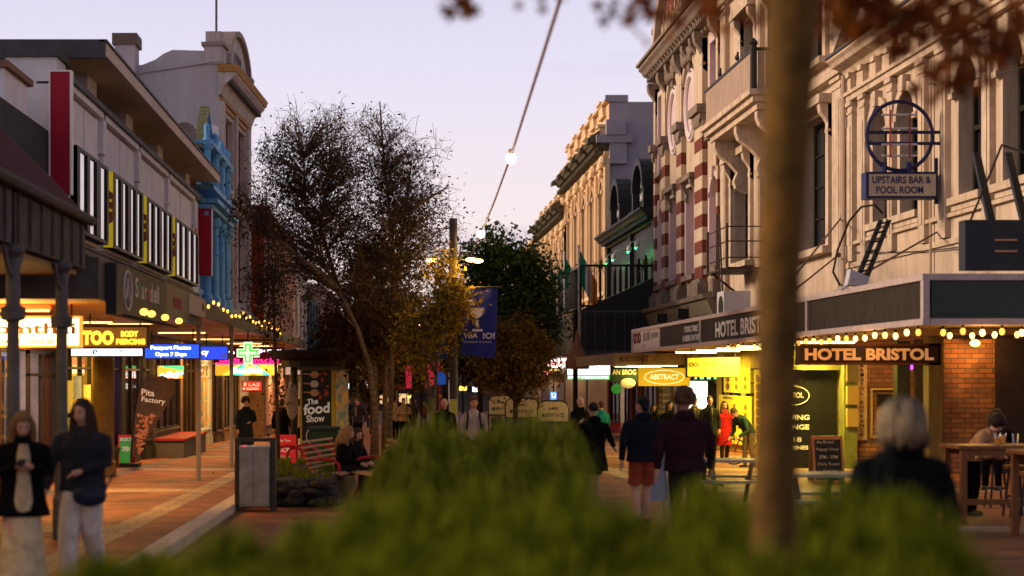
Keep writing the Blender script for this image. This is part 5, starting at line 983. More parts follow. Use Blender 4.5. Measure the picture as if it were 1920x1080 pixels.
# pointed shop canopy piece with lettering (second canopy)
c2_ = canopy('shop canopy with ornate lettered fascia and pointed finial', 7.9, 11.4, 56.2, 68.7, 2.1, 2.5, mat('tan_fascia', (.35, .25, .12), .6, c2=(.2, .14, .07), sc=5), (58, 61.5, 65), 9.7, (1, .8, .3), 60)
b = MB(); b.text('MONEY EXCHANGE', (8.0, 56.1, 2.2), UX, UZ, 1.0, .22, 0, .02); b.text('GEM FOCAL', (7.885, 67.5, 2.15), (0, -1, 0), UZ, 8, .25, 0, .03); b.build('lettering', mat('dark_brown_letters', (.08, .04, .02)), c2_)
b = MB(); b.rings([(7.95, 68.5, z, r, r) for z, r in ((2.0, .5), (2.3, .52), (2.6, .38), (2.9, .25), (3.2, .12), (3.5, .08), (3.7, .01))], 8); b.build('finial', mat('rust_finial', (.28, .13, .06), .7, c2=(.15, .07, .04), sc=5), c2_)
# upstairs bar sign
ub = thing('upstairs_sign', 'projecting upstairs bar and pool room sign with black ring frame above', 'sign', (10.6, 35.5, 5.3))
Yu = 33.0; s_ = FPX / Yu
def U(px, py): p = W(px, py, Yu); return p.x, p.z
xa, za = U(1624, 372); xb, zb = U(1758, 322)
b = MB(); b.box(xa, xb, Yu, Yu + .35, za, zb); b.build('sign_box', mat('navy_paint', (.02, .025, .09), .5), ub)
b = MB(); b.box(xa + .06, xb - .04, Yu - .012, Yu - .001, za + .05, zb - .05); b.build('face', mat('cream_face', (.50, .42, .33), .5, c2=(.42, .35, .27), sc=3), ub)
b = MB(); b.text('UPSTAIRS BAR &', (xa + .12, Yu - .02, (za + zb) / 2 + .03), UX, UZ, xb - xa - .26, .15, 0, .02); b.text('POOL ROOM', (xa + .2, Yu - .02, za + .1), UX, UZ, xb - xa - .5, .15, 0, .02); b.build('lettering', mat('navy_letters', (.03, .03, .13), .5), ub)
cx, cz = U(1691, 253); r_ = 62 / s_
b = MB(); b.tube([(cx + r_ * math.cos(t * .1963), Yu + .15, cz + r_ * 1.05 * math.sin(t * .1963)) for t in range(33)], .04, 8)
for py in (246, 267): x, z = U(1760, py); b.tube([(cx - r_, Yu + .15, z), (x + .12, Yu + .15, z)], .035, 6)
x, z = U(1755, 300); b.tube([(xb + .02, Yu + .15, za - .1), (xb + .02, Yu + .15, zb + .3)], .04, 6)
for px in (1662, 1708): x, z = U(px, 310); b.tube([(x, Yu + .15, zb), (x, Yu + .15, cz - r_ * .8)], .06, 6)
b.build('ring_frame', mat('navy_paint', (.02, .025, .09), .5), ub)
b = MB()
for py in (214, 240, 270, 291): x, z = U(1656, py); x2, _ = U(1722, py); b.tube([(x, Yu + .08, z), (x2, Yu + .08, z)], .022, 6)
b.build('neon_tube', mat('neon_grey', (.5, .5, .55), .3), ub)
b = MB()
for px, py0, py1 in ((1671, 205, 295), (1707, 213, 295)): x, z = U(px, py0); _, z2 = U(px, py1); b.tube([(x, Yu + .05, z), (x, Yu + .05, z2)], .02, 5)
b.build('neon_tube', mat('neon_red', (.25, .03, .04), .4), ub)
# dark board at right edge above the canopy
db = thing('roof_sign', 'dark slate sign board with thin copper bars at the right edge above the canopy', 'sign', (11, 25.5, 3.4))
b = MB(); b.box(9.18, 12.5, 25.6, 25.9, 3.4, 4.2); b.build('board', mat('slate_board', (.03, .035, .045), .6, c2=(.022, .026, .034), sc=2), db)
b = MB()
for z in (3.68, 3.86): b.box(9.65, 10.0, 25.57, 25.599, z, z + .03)
for x in (10.12, 10.19): b.box(x, x + .02, 25.57, 25.599, 3.6, 4.05)
b.box(10.12, 10.21, 25.56, 25.569, 4.05, 4.07); b.box(10.5, 12, 25.57, 25.599, 3.7, 3.73); b.build('copper_bars', mat('copper', (.35, .18, .12), .4, metal=.4), db)
b = MB()
for x in (9.75, 10.3): b.hexa([(x, 25.95, 3.9), (x + .12, 25.95, 3.9), (x + .12, 26.05, 3.9), (x, 26.05, 3.9), (x + .4, 27.9, 5.6), (x + .52, 27.9, 5.6), (x + .52, 28, 5.6), (x + .4, 28, 5.6)])
b.tube([(9.3, 25.7, 4.2), (9.8, 26.2, 5.0), (10.3, 27, 5.6), (11.4, 28, 5.5)], .02, 6); b.build('strut', M['black'], db)
# steel strut, floodlight, tie rods on the canopy
st_ = thing('canopy_strut', 'dark lattice steel strut with looping cable rising from the canopy to the facade', 'strut', (9.2, 32, 3.3))
p0, p1 = W(1612, 520, 29.5), W(1655, 412, 31.5); b = MB()
for dx in (-.07, .09): b.hexa([p0 + Vector((dx, 0, 0)), p0 + Vector((dx + .09, 0, 0)), p0 + Vector((dx + .09, .06, 0)), p0 + Vector((dx, .06, 0)), p1 + Vector((dx, 0, 0)), p1 + Vector((dx + .09, 0, 0)), p1 + Vector((dx + .09, .06, 0)), p1 + Vector((dx, .06, 0))])
for i in range(6): q = p0.lerp(p1, (i + .5) / 6); b.tube([q + Vector((-.07, 0, 0)), q + Vector((.16, 0, .05))], .018, 4)
b.build('strut_bars', M['black'], st_)
b = MB(); b.tube([W(1575, 535, 29.3), W(1562, 510, 29.5), W(1570, 470, 30), W(1592, 415, 30.8), (W(1615, 388, 31.2)), W(1640, 384, 31.5), W(1655, 400, 31.6)], .022, 6); b.build('cable', M['black'], st_)
fl2 = thing('floodlight', 'pale grey floodlight on the canopy roof at the foot of the lattice strut', 'floodlight', (8.6, 29, 3.3)); p = W(1610, 517, 29)
b = MB(); b.hexa([p + Vector(v) for v in ((-.2, 0, -.16), (.16, 0, -.2), (.16, .25, -.2), (-.2, .25, -.16), (-.14, 0, .12), (.2, 0, -.02), (.2, .25, -.02), (-.14, .25, .12))]); b.tube([p + Vector((-.05, .1, -.1)), p + Vector((-.3, .1, -.25))], .03, 6); b.build('housing', mat('pale_grey_metal', (.45, .45, .5), .45), fl2)
for i, (a, c, Ya, Yb, lb) in enumerate((((1600, 525), (1775, 425), 29, 34, 'thick rusty tie rod from canopy to facade beside the pool room sign'), ((1480, 530), (1580, 405), 34, 40.4, 'thin tie rod nearest the tree trunk'), ((1470, 560), (1572, 478), 34, 40.3, 'lower tie rod with clamp behind the trunk'), ((1245, 600), (1352, 535), 62, 55.2, 'sloping tie rod over the striped building ledge'))):
    b = MB(); pa, pb = W(*a, Ya), W(*c, Yb); b.tube([pa, pb], .022, 6); b.ell(pb, .07, .07, .07, 6, 4); setp(b.build('tie_rod', mat('rusty_rod', (.22, .15, .1), .7, c2=(.08, .05, .04), sc=12)), lb, 'tie rod')
# ================= STREET FURNITURE =================
def simple(name, label, cat, mb, m, group=None): return setp(mb.build(name, m), label, cat, group)
# silver litter bin
x0, x1, Y = -2.36, -1.80, 24.3; g0 = G(Y)
t = thing('litter_bin', 'brushed silver litter bin in a dark post frame at the end of the kerb wall', 'litter bin', (-2.08, Y, g0))
b = MB(); b.box(x0 + .05, x1 - .06, Y, Y + .45, g0 + .08, g0 + .95); b.box(x0 + .04, x1 - .05, Y - .03, Y + .48, g0 + .95, g0 + .99); b.box(x0 + .26, x0 + .265, Y - .004, Y, g0 + .1, g0 + .93, 1); b.tube([(x1 - .12, Y - .02, g0 + .78), (x1 - .12, Y, g0 + .78)], .012, 6, 1)
b.build('body', [mat('bin_steel', (.40, .37, .33), .35, c2=(.2, .19, .15), sc=3.5, metal=.45, det=8), M['black']], t)
b = MB(); b.box(x0 - .03, x0 + .045, Y + .1, Y + .2, g0, g0 + 1.1); b.box(x1 - .055, x1 + .03, Y + .1, Y + .4, g0, g0 + 1.08); b.box(x0 - .03, x1 + .03, Y + .12, Y + .18, g0 + 1.06, g0 + 1.12); b.build('post_frame', mat('dark_bronze', (.05, .045, .035), .5), t)
b = MB(); b.ell((x0 + .12, Y + .02, g0 + 1.0), .03, .02, .012, 8, 5); b.build('red_tag', glow('pink_tag', (1, .05, .15), 1.2), t)
# stone planter with moss behind the bin
t = thing('stone_planter', 'dark basalt planter with mossy grass behind the silver bin', 'planter', (-1.6, 28.5, G(28.5)))
b = MB(); b.hexa([(-2.35, 25.2, G(25)), (-.9, 25.6, G(25)), (-.7, 32, G(32)), (-2.4, 32, G(32)), (-2.3, 25.3, G(25) + .42), (-.98, 25.7, G(25) + .42), (-.8, 31.9, G(32) + .45), (-2.3, 31.9, G(32) + .45)])
for i in range(60): b.ell((R.uniform(-2.35, -.9), R.choice((25.25, 25.4)) + R.uniform(-.05, .1), G(25) + R.uniform(.02, .4)), R.uniform(.08, .16), .08, R.uniform(.05, .09), 7, 5, 0, .3)
b.build('stone', mat('basalt', (.05, .045, .035), .9, c2=(.02, .02, .016), sc=8, bump=.8, bsc=20), t)
# kiosk with poster
kx0, kx1, KY = -2.48, -1.35, 44.0; kg = G(KY)
t = thing('poster_kiosk', 'information kiosk with flared dark roof and black food show poster', 'kiosk', ((kx0 + kx1) / 2, KY, kg))
b = MB(); b.rings([(-2.2, KY + 1, z, r, r * .8) for z, r in ((2.12, .62), (2.16, .95), (2.25, 1.2), (2.38, 1.28), (2.42, 1.24), (2.42, .3))], 20); b.rings([(-2.2, KY + 1, z, .9, .7) for z in (1.95, 2.13)], 16); b.build('roof', mat('kiosk_dark', (.035, .028, .02), .6, c2=(.02, .016, .012), sc=4), t)
for x in (-2.75, -1.6):
    b = MB(); b.rings([(x, KY + 1.2, z, .1, .1) for z in (kg, 2.0)], 10); b.build('column', M['charcoal'], t)
b = MB(); b.box(kx0, kx1 - .3, KY, KY + .1, kg + .05, 1.86); b.build('poster_panel', mat('poster_black', (.018, .022, .016), .45), t)
for x in (kx0 - .03, kx1 - .3): 
    b = MB(); b.box(x, x + (.05 if x < -2 else .1), KY - .04, KY + .12, kg, 1.86); b.build('post', mat('yellow_post', (.45, .36, .03), .5, c2=(.36, .28, .02), sc=4), t)
b = MB(); b.box(kx0 - .1, kx1 + .05, KY - .06, KY + .14, 1.86, 1.95); b.build('top_rail', mat('olive_rail', (.09, .08, .03), .6), t)
pw = mat('poster_white', (.6, .58, .52), .5, emit=(1, .95, .8), es=.12)
b = MB(); b.text('The', (-2.32, KY - .01, 1.0 - .1), (1, 0, .12), UZ, .3, .16, 0, .03); b.text('food', (-2.42, KY - .01, .62), (1, 0, .1), UZ, .72, .3, 0, .03); b.text('Show', (-2.34, KY - .01, .42), (1, 0, .05), UZ, .5, .2, 0, .02)
b.text('26 - 28', (-2.25, KY - .01, .1), UX, UZ, .34, .09, 0, .03); b.text('May', (-2.18, KY - .01, -.06), UX, UZ, .2, .1, 0, .03)
b.tube([(-2.08 + .26 * math.cos(i * .2618), KY - .012, .05 + .26 * math.sin(i * .2618)) for i in range(25)], .008, 4); b.build('lettering', pw, t)
b = MB()
for i, z in enumerate((1.74, 1.48, 1.24)): b.ell((-2.12, KY - .01, z), .12, .012, .1, 12, 5, i % 2); b.tube([(-2.42, KY - .012, z + .02), (-2.2, KY - .012, z)], .02, 5)
for i in range(14): b.ell((R.uniform(-2.0, -1.72), KY - .008, R.uniform(1.0, 1.8)), .045, .006, .035, 8, 4, 2)
b.build('spoon_picture', [mat('spoon_tan', (.5, .3, .15)), mat('salt_white', (.6, .56, .5)), mat('chilli_red', (.4, .06, .03))], t)
b = MB(); b.hexa([(kx1 - .19, KY, kg + .1), (kx1 + .15, KY + .6, kg + .1), (kx1 + .13, KY + .62, kg + .1), (kx1 - .2, KY + .05, kg + .1), (kx1 - .19, KY, 1.86), (kx1 + .15, KY + .6, 1.86), (kx1 + .13, KY + .62, 1.86), (kx1 - .2, KY + .05, 1.86)]); b.build('side_panel', mat('collage', (.6, .35, .1), .5, c2=(.1, .2, .35), sc=3.5, det=1), t)
b = MB(); b.ell((-2.75, KY + .3, 1.0), .17, .05, .52, 12, 7); b.tube([(-2.75 + .1 * math.cos(i), KY + .24, 1.05 + .2 * math.sin(i)) for i in range(7)], .015, 5); b.build('shell_emblem', mat('grey_shell', (.32, .28, .22), .6), t)
# green wheelie bin
Y = 40.2; g0 = G(Y); t = thing('wheelie_bin', 'dark green wheelie bin with white letters in front of the kiosk', 'wheelie bin', (-1.7, Y, g0))
b = MB(); b.hexa([(-1.98, Y, g0 + .06), (-1.42, Y, g0 + .06), (-1.42, Y + .6, g0 + .06), (-1.98, Y + .6, g0 + .06), (-2.06, Y - .05, g0 + .95), (-1.34, Y - .05, g0 + .95), (-1.34, Y + .7, g0 + .95), (-2.06, Y + .7, g0 + .95)]); b.build('body', mat('bin_green', (.015, .035, .022), .5), t)
b = MB(); b.box(-2.1, -1.3, Y - .1, Y + .75, g0 + .955, g0 + 1.02); b.tube([(-2.1, Y + .78, g0 + .96), (-1.3, Y + .78, g0 + .96)], .03, 6); b.build('lid', mat('bin_green', (.015, .035, .022), .5), t)
b = MB(); b.text('JOIT', (-1.86, Y - .03, g0 + .62), UX, UZ, .34, .16, 0, .0); b.build('lettering', mat('bin_grey', (.3, .3, .28)), t)
b = MB()
for x in (-1.9, -1.5): b.tube([(x - .03, Y + .6, g0 + .1), (x + .03, Y + .6, g0 + .1)], .1, 10)
b.build('wheels', M['black'], t)
def aboard(label, x0, x1, Y, h_, c, rows, tc, frame=None, name='sandwich_board', cat='sandwich board', legs=.0):
    g0 = G(Y); t = thing(name, label, cat, ((x0 + x1) / 2, Y, g0)); fm = mat(frame[0], frame[1], .5) if frame else c
    for s_ in (0, 1):
        b = MB(); yb, yt = (Y, Y + .22) if s_ == 0 else (Y + .5, Y + .28)
        b.hexa([(x0, yb, g0), (x1, yb, g0), (x1, yb + .03, g0), (x0, yb + .03, g0), (x0, yt, g0 + h_), (x1, yt, g0 + h_), (x1, yt + .03, g0 + h_), (x0, yt + .03, g0 + h_)])
        p_ = b.build('panel', fm, t)
        if s_ == 0:
            v = Vector((0, .22, h_)).normalized(); o = Vector((x0, Y - .008, g0)); e = .05
            b = MB(); pts = [o + Vector((e, 0, 0)) + v * (e + legs), o + Vector((x1 - x0 - e, 0, 0)) + v * (e + legs), o + Vector((x1 - x0 - e, 0, 0)) + v * (h_ - e), o + Vector((e, 0, 0)) + v * (h_ - e)]
            b.add(pts, [(0, 1, 2, 3)]); b.build('face', c, p_)
            b = MB()
            for tx, fx, fz, fw, fh in rows: b.text(tx, o + Vector(((x1 - x0) * fx, -.006, 0)) + v * (h_ * fz), UX, v, (x1 - x0) * fw, h_ * fh, 0, .01)
            if b.v: b.build('lettering', tc, p_)
    return t
wht = mat('poster_white', (.6, .58, .52))
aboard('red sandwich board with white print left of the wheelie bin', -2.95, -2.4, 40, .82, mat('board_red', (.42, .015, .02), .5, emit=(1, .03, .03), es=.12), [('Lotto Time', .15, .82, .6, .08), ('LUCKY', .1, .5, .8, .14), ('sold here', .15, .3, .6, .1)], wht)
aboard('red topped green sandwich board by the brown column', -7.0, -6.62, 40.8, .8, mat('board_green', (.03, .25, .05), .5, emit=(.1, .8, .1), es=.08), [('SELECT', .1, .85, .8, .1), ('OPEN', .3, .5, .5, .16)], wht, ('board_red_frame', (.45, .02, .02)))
aboard('chalk blackboard menu in a timber frame beside the bar entrance', 8.72, 9.36, 33, .95, mat('chalkboard', (.015, .016, .015), .8, c2=(.03, .03, .028), sc=6), [('the Bristol', .15, .86, .55, .07), ('Happy Hour', .12, .68, .75, .09), ('5PM - 7PM', .2, .52, .6, .08), ('Daily Roast', .15, .36, .7, .08), ('Open late', .3, .22, .45, .07)], mat('chalk', (.4, .38, .33)), ('board_timber', (.36, .17, .06)), 'chalk_menu_board', 'menu board')
# feather flag
t = thing('feather_flag', 'brown teardrop food flag with white hand lettering leaning on its pole', 'feather flag', (-6.45, 40.5, G(40.5)))
Y = 40.5; pts = [W(258, 866, Y), W(262, 830, Y), W(275, 770, Y), W(252, 862, Y)]
out = [W(245, 862, Y), W(252, 790, Y), W(262, 728, Y), W(282, 708, Y), W(305, 704, Y), W(325, 714, Y), W(329, 728, Y), W(318, 752, Y), W(295, 790, Y), W(268, 835, Y)]
b = MB(); b.prism(out, (0, .02, 0)); b.build('flag', mat('flag_brown', (.09, .055, .04), .7, c2=(.05, .03, .025), sc=2), t)
b = MB(); p = W(265, 748, Y); b.text('Pita', p + Vector((0, -.02, .1)), (.97, 0, -.12), (.1, 0, 1), .34, .16, 0, .02); b.text('Factory', p + Vector((0, -.02, -.1)), (.97, 0, -.12), (.1, 0, 1), .62, .17, 0, .02); b.build('lettering', wht, t)
b = MB()
for i in range(60):
    a = R.random() ** .7; px_ = 250 + a * 30 * R.random() + 8 * R.random(); py_ = 850 - a * 75; q = W(px_ + 6, py_, Y); b.ell((q.x, Y - .01, q.z), R.uniform(.03, .06), .008, R.uniform(.025, .05), 7, 4, R.randrange(2))
b.build('food_picture', [mat('falafel', (.4, .2, .1)), mat('tomato', (.4, .12, .06))], t)
b = MB(); b.tube([W(245, 866, Y), W(250, 790, Y), W(260, 727, Y), W(282, 705, Y), W(310, 701, Y), W(330, 716, Y)], [.02, .018, .015, .012, .01, .008], 6); b.box(W(225, 0, Y).x, W(262, 0, Y).x, Y - .2, Y + .2, G(Y), G(Y) + .1); b.build('pole', M['black'], t)
# red hoops
for i, x in enumerate((-2.55, -2.25, -1.95)):
    Y = 34 + i * .5; b = MB(); g0 = G(Y); b.tube([(x, Y, g0)] + [(x + .35 - .35 * math.cos(math.pi * k / 10), Y, g0 + .5 + .22 * math.sin(math.pi * k / 10)) for k in range(11)] + [(x + .7, Y, g0)], .035, 8)
    simple('bike_rack', ('leftmost', 'middle', 'rightmost')[i] + ' of the three red tubular bike hoops by the mossy planter', 'bike rack', b, mat('hoop_red', (.28, .015, .02), .4), 'red tubular bike hoops')
# benches
slatm = mat('bench_slat', (.42, .30, .18), .6, c2=(.3, .2, .12), sc=8, stretch=(1, 8, 8))
def bench(label, loc, rz, L=1.9):
    t = thing('park_bench', label, 'bench', loc, 'red framed slatted benches'); OFF[t.name] = Vector((0, 0, 0)); t.rotation_euler.z = rz
    prof = [(.36, .98), (.30, .84), (.26, .70), (.22, .58), (.14, .48), (.02, .44), (-.12, .44), (-.26, .46), (-.36, .44)]
    for s_ in (-1, 1):
        b = MB(); x = s_ * (L / 2 - .1); b.tube([(x, y, z - .03) for y, z in prof], .03, 6); b.tube([(x, .2, .44), (x, .22, .2), (x, .3, 0)], .03, 6); b.tube([(x, -.2, .42), (x, -.22, .2), (x, -.3, 0)], .03, 6)
        b.tube([(x, .27, .66), (x, .05, .7), (x, -.2, .68), (x, -.3, .6), (x, -.3, .46)], .028, 6); b.build('frame', mat('hoop_red', (.28, .015, .02), .4), t)
    seat = MB(); back = MB(); n = 13
    for i in range(n):
        f = i / (n - 1) * (len(prof) - 1); k = min(int(f), len(prof) - 2); q = f - k; y = prof[k][0] * (1 - q) + prof[k + 1][0] * q; z = prof[k][1] * (1 - q) + prof[k + 1][1] * q
        (back if z > .5 else seat).box(-L / 2, L / 2, y - .02, y + .022, z - .012, z + .02)
    seat.build('seat', slatm, t); back.build('backrest', slatm, t); return t
bench('slatted red bench with two women seated on it', (-.98, 28.3, G(28.3)), rad(76), 1.9)
bench('empty slatted red bench facing left toward the two seated women', (-.12, 27.3, G(27.3)), rad(-70), 1.6)
# street lamp with banners
Y = 38; px_ = (850 - VX) * Y / FPX; g0 = G(Y)
t = thing('street_lamp', 'tall dark street lamp post with amber lamps among the birch leaves', 'street lamp', (px_, Y, g0))
b = MB(); b.rings([(px_, Y, z, r, r) for z, r in ((g0, .14), (g0 + .6, .14), (g0 + .65, .1), (5.44, .095))], 12); b.build('pole', mat('pole_bronze', (.06, .05, .04), .5, c2=(.04, .033, .028), sc=4), t)
for i, (lx, ly) in enumerate(((810, 488), (883, 487), (896, 489))):
    q = W(lx, ly, Y - (.4 if i == 1 else 0)); b = MB(); b.tube([(px_, Y, 4.3), (q.x * .5 + px_ * .5, Y, 4.62), (q.x, q.y, q.z + .06)], .025, 6); a = b.build('arm', M['black'], t)
    b = MB(); b.ell(q, .13, .08, .05, 10, 5); h_ = b.build('lamp_head', glow('street_amber', (1, .5, .1), 14), t); lamp(t, q - Vector((0, 0, .12)), 45 if i != 2 else 90, (1, .55, .12), size=.12)
b = MB(); b.box(px_ - .1, px_ + .1, Y - .11, Y - .1, .75, 1.15); b.box(px_ - .1, px_ + .1, Y - .11, Y - .1, .3, .74, 1); b.build('notice', [mat('sticker_yellow', (.45, .42, .08)), mat('sticker_white', (.5, .48, .42))], t)
navy = mat('banner_blue', (.02, .03, .22), .7, c2=(.015, .022, .16), sc=2)
def banner(label, px0, px1, py0, py1, Y, mirror=False, skew=0):
    t = thing('street_banner', label, 'banner', W((px0 + px1) / 2, py1, Y), 'blue event banners on the lamp post')
    a, c_, d, e = W(px0, py0, Y), W(px1, py0, Y), W(px1 - skew, py1, Y), W(px0, py1 - 8, Y); b = MB(); n = 12
    vs = []
    for i in range(n + 1):
        for j in range(n + 1):
            p = a.lerp(c_, i / n).lerp(e.lerp(d, i / n), j / n); p.y += .04 * math.sin(i * 1.1 + j * .5); vs.append(p)
    b.add(vs, [(i * (n + 1) + j, (i + 1) * (n + 1) + j, (i + 1) * (n + 1) + j + 1, i * (n + 1) + j + 1) for i in range(n) for j in range(n)]); b.build('cloth', navy, t, True)
    b = MB(); b.tube([a + Vector((-.15, 0, .03)), c_ + Vector((.08, 0, .03))], .02, 6); b.build('arm', M['black'], t)
    u = Vector((-1, 0, 0)) if mirror else UX; w_ = c_.x - a.x; o = Vector((c_.x - .08 if mirror else a.x + .06, Y - .06, e.z))
    b = MB(); b.text('VISA', o + Vector((0, 0, .38)), u, UZ, w_ * .38, .12, 0, .03); b.text('!O!', o + u * (w_ * .52) + Vector((0, 0, .36)), u, UZ, w_ * .32, .15, 0, .03); b.text('WELLINGTON ON A PLATE', o + Vector((0, 0, .27)), u, UZ, w_ * .75, .035, 0)
    if not mirror:
        cx = a.x + w_ * .42; zc = a.z - .6
        b.prism([(cx - .18, Y - .06, zc + .14), (cx + .18, Y - .06, zc + .14), (cx + .12, Y - .06, zc - .05), (cx, Y - .06, zc - .12), (cx - .12, Y - .06, zc - .05)], (0, -.004, 0)); b.prism([(cx - .04, Y - .06, zc - .3), (cx + .06, Y - .06, zc - .3), (cx + .03, Y - .06, zc - .14), (cx - .01, Y - .06, zc - .14)], (0, -.004, 0)); b.box(cx - .1, cx + .14, Y - .064, Y - .06, zc - .42, zc - .36)
        b.ell((cx - .16, Y - .06, zc + .26), .1, .01, .07, 8, 5)
    b.build('lettering', mat('banner_white', (.55, .55, .62)), t)
banner('large blue event banner with white cup drawing right of the lamp post', 864, 934, 541, 672, 37.9, False, 6)
banner('smaller blue banner with reversed lettering left of the lamp post', 796, 838, 585, 674, 38.6, True)
# red flags, umbrella, blue box
for i, (x0_, x1_, y0_, y1_, Y) in enumerate(((762, 772, 682, 728, 58), (798, 825, 679, 727, 60))):
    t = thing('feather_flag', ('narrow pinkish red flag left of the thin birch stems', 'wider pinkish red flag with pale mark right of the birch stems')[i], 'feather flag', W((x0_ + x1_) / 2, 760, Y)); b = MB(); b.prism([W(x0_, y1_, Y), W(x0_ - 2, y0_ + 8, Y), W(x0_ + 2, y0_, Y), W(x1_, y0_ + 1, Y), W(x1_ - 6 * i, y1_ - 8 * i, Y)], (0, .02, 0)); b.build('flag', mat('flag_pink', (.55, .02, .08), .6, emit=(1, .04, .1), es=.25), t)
    b = MB(); b.tube([(W(x0_ + 1, 0, Y).x, Y + .03, G(Y)), W(x0_ + 1, y0_, Y) + Vector((0, .03, 0))], .02, 5); b.build('pole', M['black'], t)
t = thing('cafe_umbrella', 'red cafe umbrella far down the street behind the birch stems', 'umbrella', W(745, 760, 70)); Y = 70; q = W(744, 716, Y); b = MB(); b.rings([(q.x, Y, q.z - .32, .62, .62), (q.x, Y, q.z - .26, .6, .6), (q.x, Y, q.z, .03, .03)], 8); b.build('canopy', mat('umbrella_red', (.45, .06, .06), .6), t); b = MB(); b.tube([(q.x, Y, G(Y)), (q.x, Y, q.z)], .02, 6); b.build('pole', M['steel'], t)
t = thing('sign_post', 'blue box on a thin red post right of the red flags', 'sign post', W(827, 760, 50)); Y = 50; q = W(826, 712, Y); b = MB(); b.box(q.x - .17, q.x + .17, Y, Y + .25, q.z - .15, q.z + .12); b.prism([(q.x - .17, Y, q.z + .12), (q.x + .17, Y, q.z + .12), (q.x + .06, Y, q.z + .24), (q.x - .06, Y, q.z + .24)], (0, .25, 0)); b.build('box', mat('box_blue', (.02, .12, .5), .5, emit=(.02, .15, 1), es=.2), t); b = MB(); b.tube([(q.x - .03, Y + .1, G(Y)), (q.x - .03, Y + .1, q.z - .15)], .03, 6); b.build('post', M['red'], t)
# catenary wire with lamps
wp = [Vector((1.25, 9, 4.55)), W(1050, 0, 13), W(1003, 150, 17.5), W(958, 292, 25), W(928, 375, 31), W(904, 434, 38), Vector((2.6, 60, 5.4))]
t = thing('overhead_wire', 'pale overhead wire crossing the sky with two warm globes', 'overhead wire', (1.8, 25, 4.9)); b = MB(); b.tube(wp, .018, 6); b.build('cable', mat('pale_cable', (.42, .3, .34), .5), t)
for i, (a, c_, Y) in enumerate(((958, 297, 25), (902, 439, 38))):
    b = MB(); q = W(a, c_, Y); b.ell(q, .075 if i == 0 else .09, .075, .09, 12, 8); b.build('bulb', glow('wire_bulb', (1, .72, .4), 16), t, True)
    b = MB(); b.rings([(q.x, q.y, q.z + z, r, r) for z, r in ((.07, .045), (.14, .045), (.15, .02))], 8); b.build('lamp_cap', mat('pale_cable', (.42, .3, .34)), t)
    lamp(t, q - Vector((0, .0, .14)), 25, (1, .7, .4), size=.08)
# Irish flags
gr_, og = mat('flag_green', (.01, .22, .12), .7), mat('flag_orange', (.5, .16, .02), .7)
for i, (px_, py_, Y) in enumerate(((1085, 462, 69.4), (1058, 475, 74.5), (1045, 490, 78), (1032, 497, 81.5))):
    q = W(px_, py_, Y); t = thing('flagpole', ('nearest and tallest', 'second nearest', 'third nearest', 'farthest')[i] + ' flagpole with green white and orange flag above the black canopy', 'flagpole', (q.x, Y, 4.5), 'flagpoles above the black pub canopy')
    b = MB(); b.tube([(q.x, Y, 4.5), q], .035, 8); b.ell(q, .07, .07, .08, 8, 5); b.build('pole', mat('pole_white', (.55, .52, .55), .5), t)
    b = MB(); n = 9
    for k in range(n):
        m_ = min(2, k // 3); x = q.x + .05 + k * .085; dz = -.16 * k; hh = 1.35; sw = .06 * math.sin(k * 1.3)
        x2 = x + .085; sw2 = .06 * math.sin((k + 1) * 1.3)
        b.add([(x, Y + sw, q.z - .15 + dz), (x2, Y + sw2, q.z - .15 + dz - .16), (x2 - .02, Y + sw2, q.z - .15 + dz - .16 - hh), (x - .02, Y + sw, q.z - .15 + dz - hh)], [(0, 1, 2, 3)], m_)
    b.build('flag', [gr_, mat('flag_white', (.55, .52, .5), .7), og], t, True)
for i, (px_, Y) in enumerate(((1128, 69.6), (1212, 69.6))):
    q = W(px_, 505, Y); t = thing('potted_palm', ('spiky potted palm at the corner of the pub balcony', 'spiky potted palm lit green next to the striped building')[i], 'potted plant', (q.x, Y, 4.6)); b = MB(); b.rings([(q.x, Y + .4, z, r, r) for z, r in ((4.57, .18), (5.0, .24), (5.02, .2))], 10); b.tube([(q.x, Y + .4, 5.0), (q.x, Y + .4, 6.3)], .05, 6); b.build('pot', M['charcoal'], t)
    b = MB()
    for k in range(46):
        a = R.uniform(0, 6.28); el = R.uniform(-.2, 1.4); L_ = R.uniform(.5, .8); d = Vector((math.cos(a) * math.cos(el), math.sin(a) * math.cos(el), math.sin(el))); s_ = d.cross(UZ).normalized() * .03; c_ = Vector((q.x, Y + .4, 6.35))
        b.add([c_ - s_ * .6, c_ + s_ * .6, c_ + d * L_ * .6 + s_, c_ + d * L_ * .6 - s_, c_ + d * L_ - Vector((0, 0, .12))], [(0, 1, 2, 3), (3, 2, 4)])
    b.build('fronds', leafmat('palm_leaf', (.05, .12, .02), (.12, .2, .04)), t)
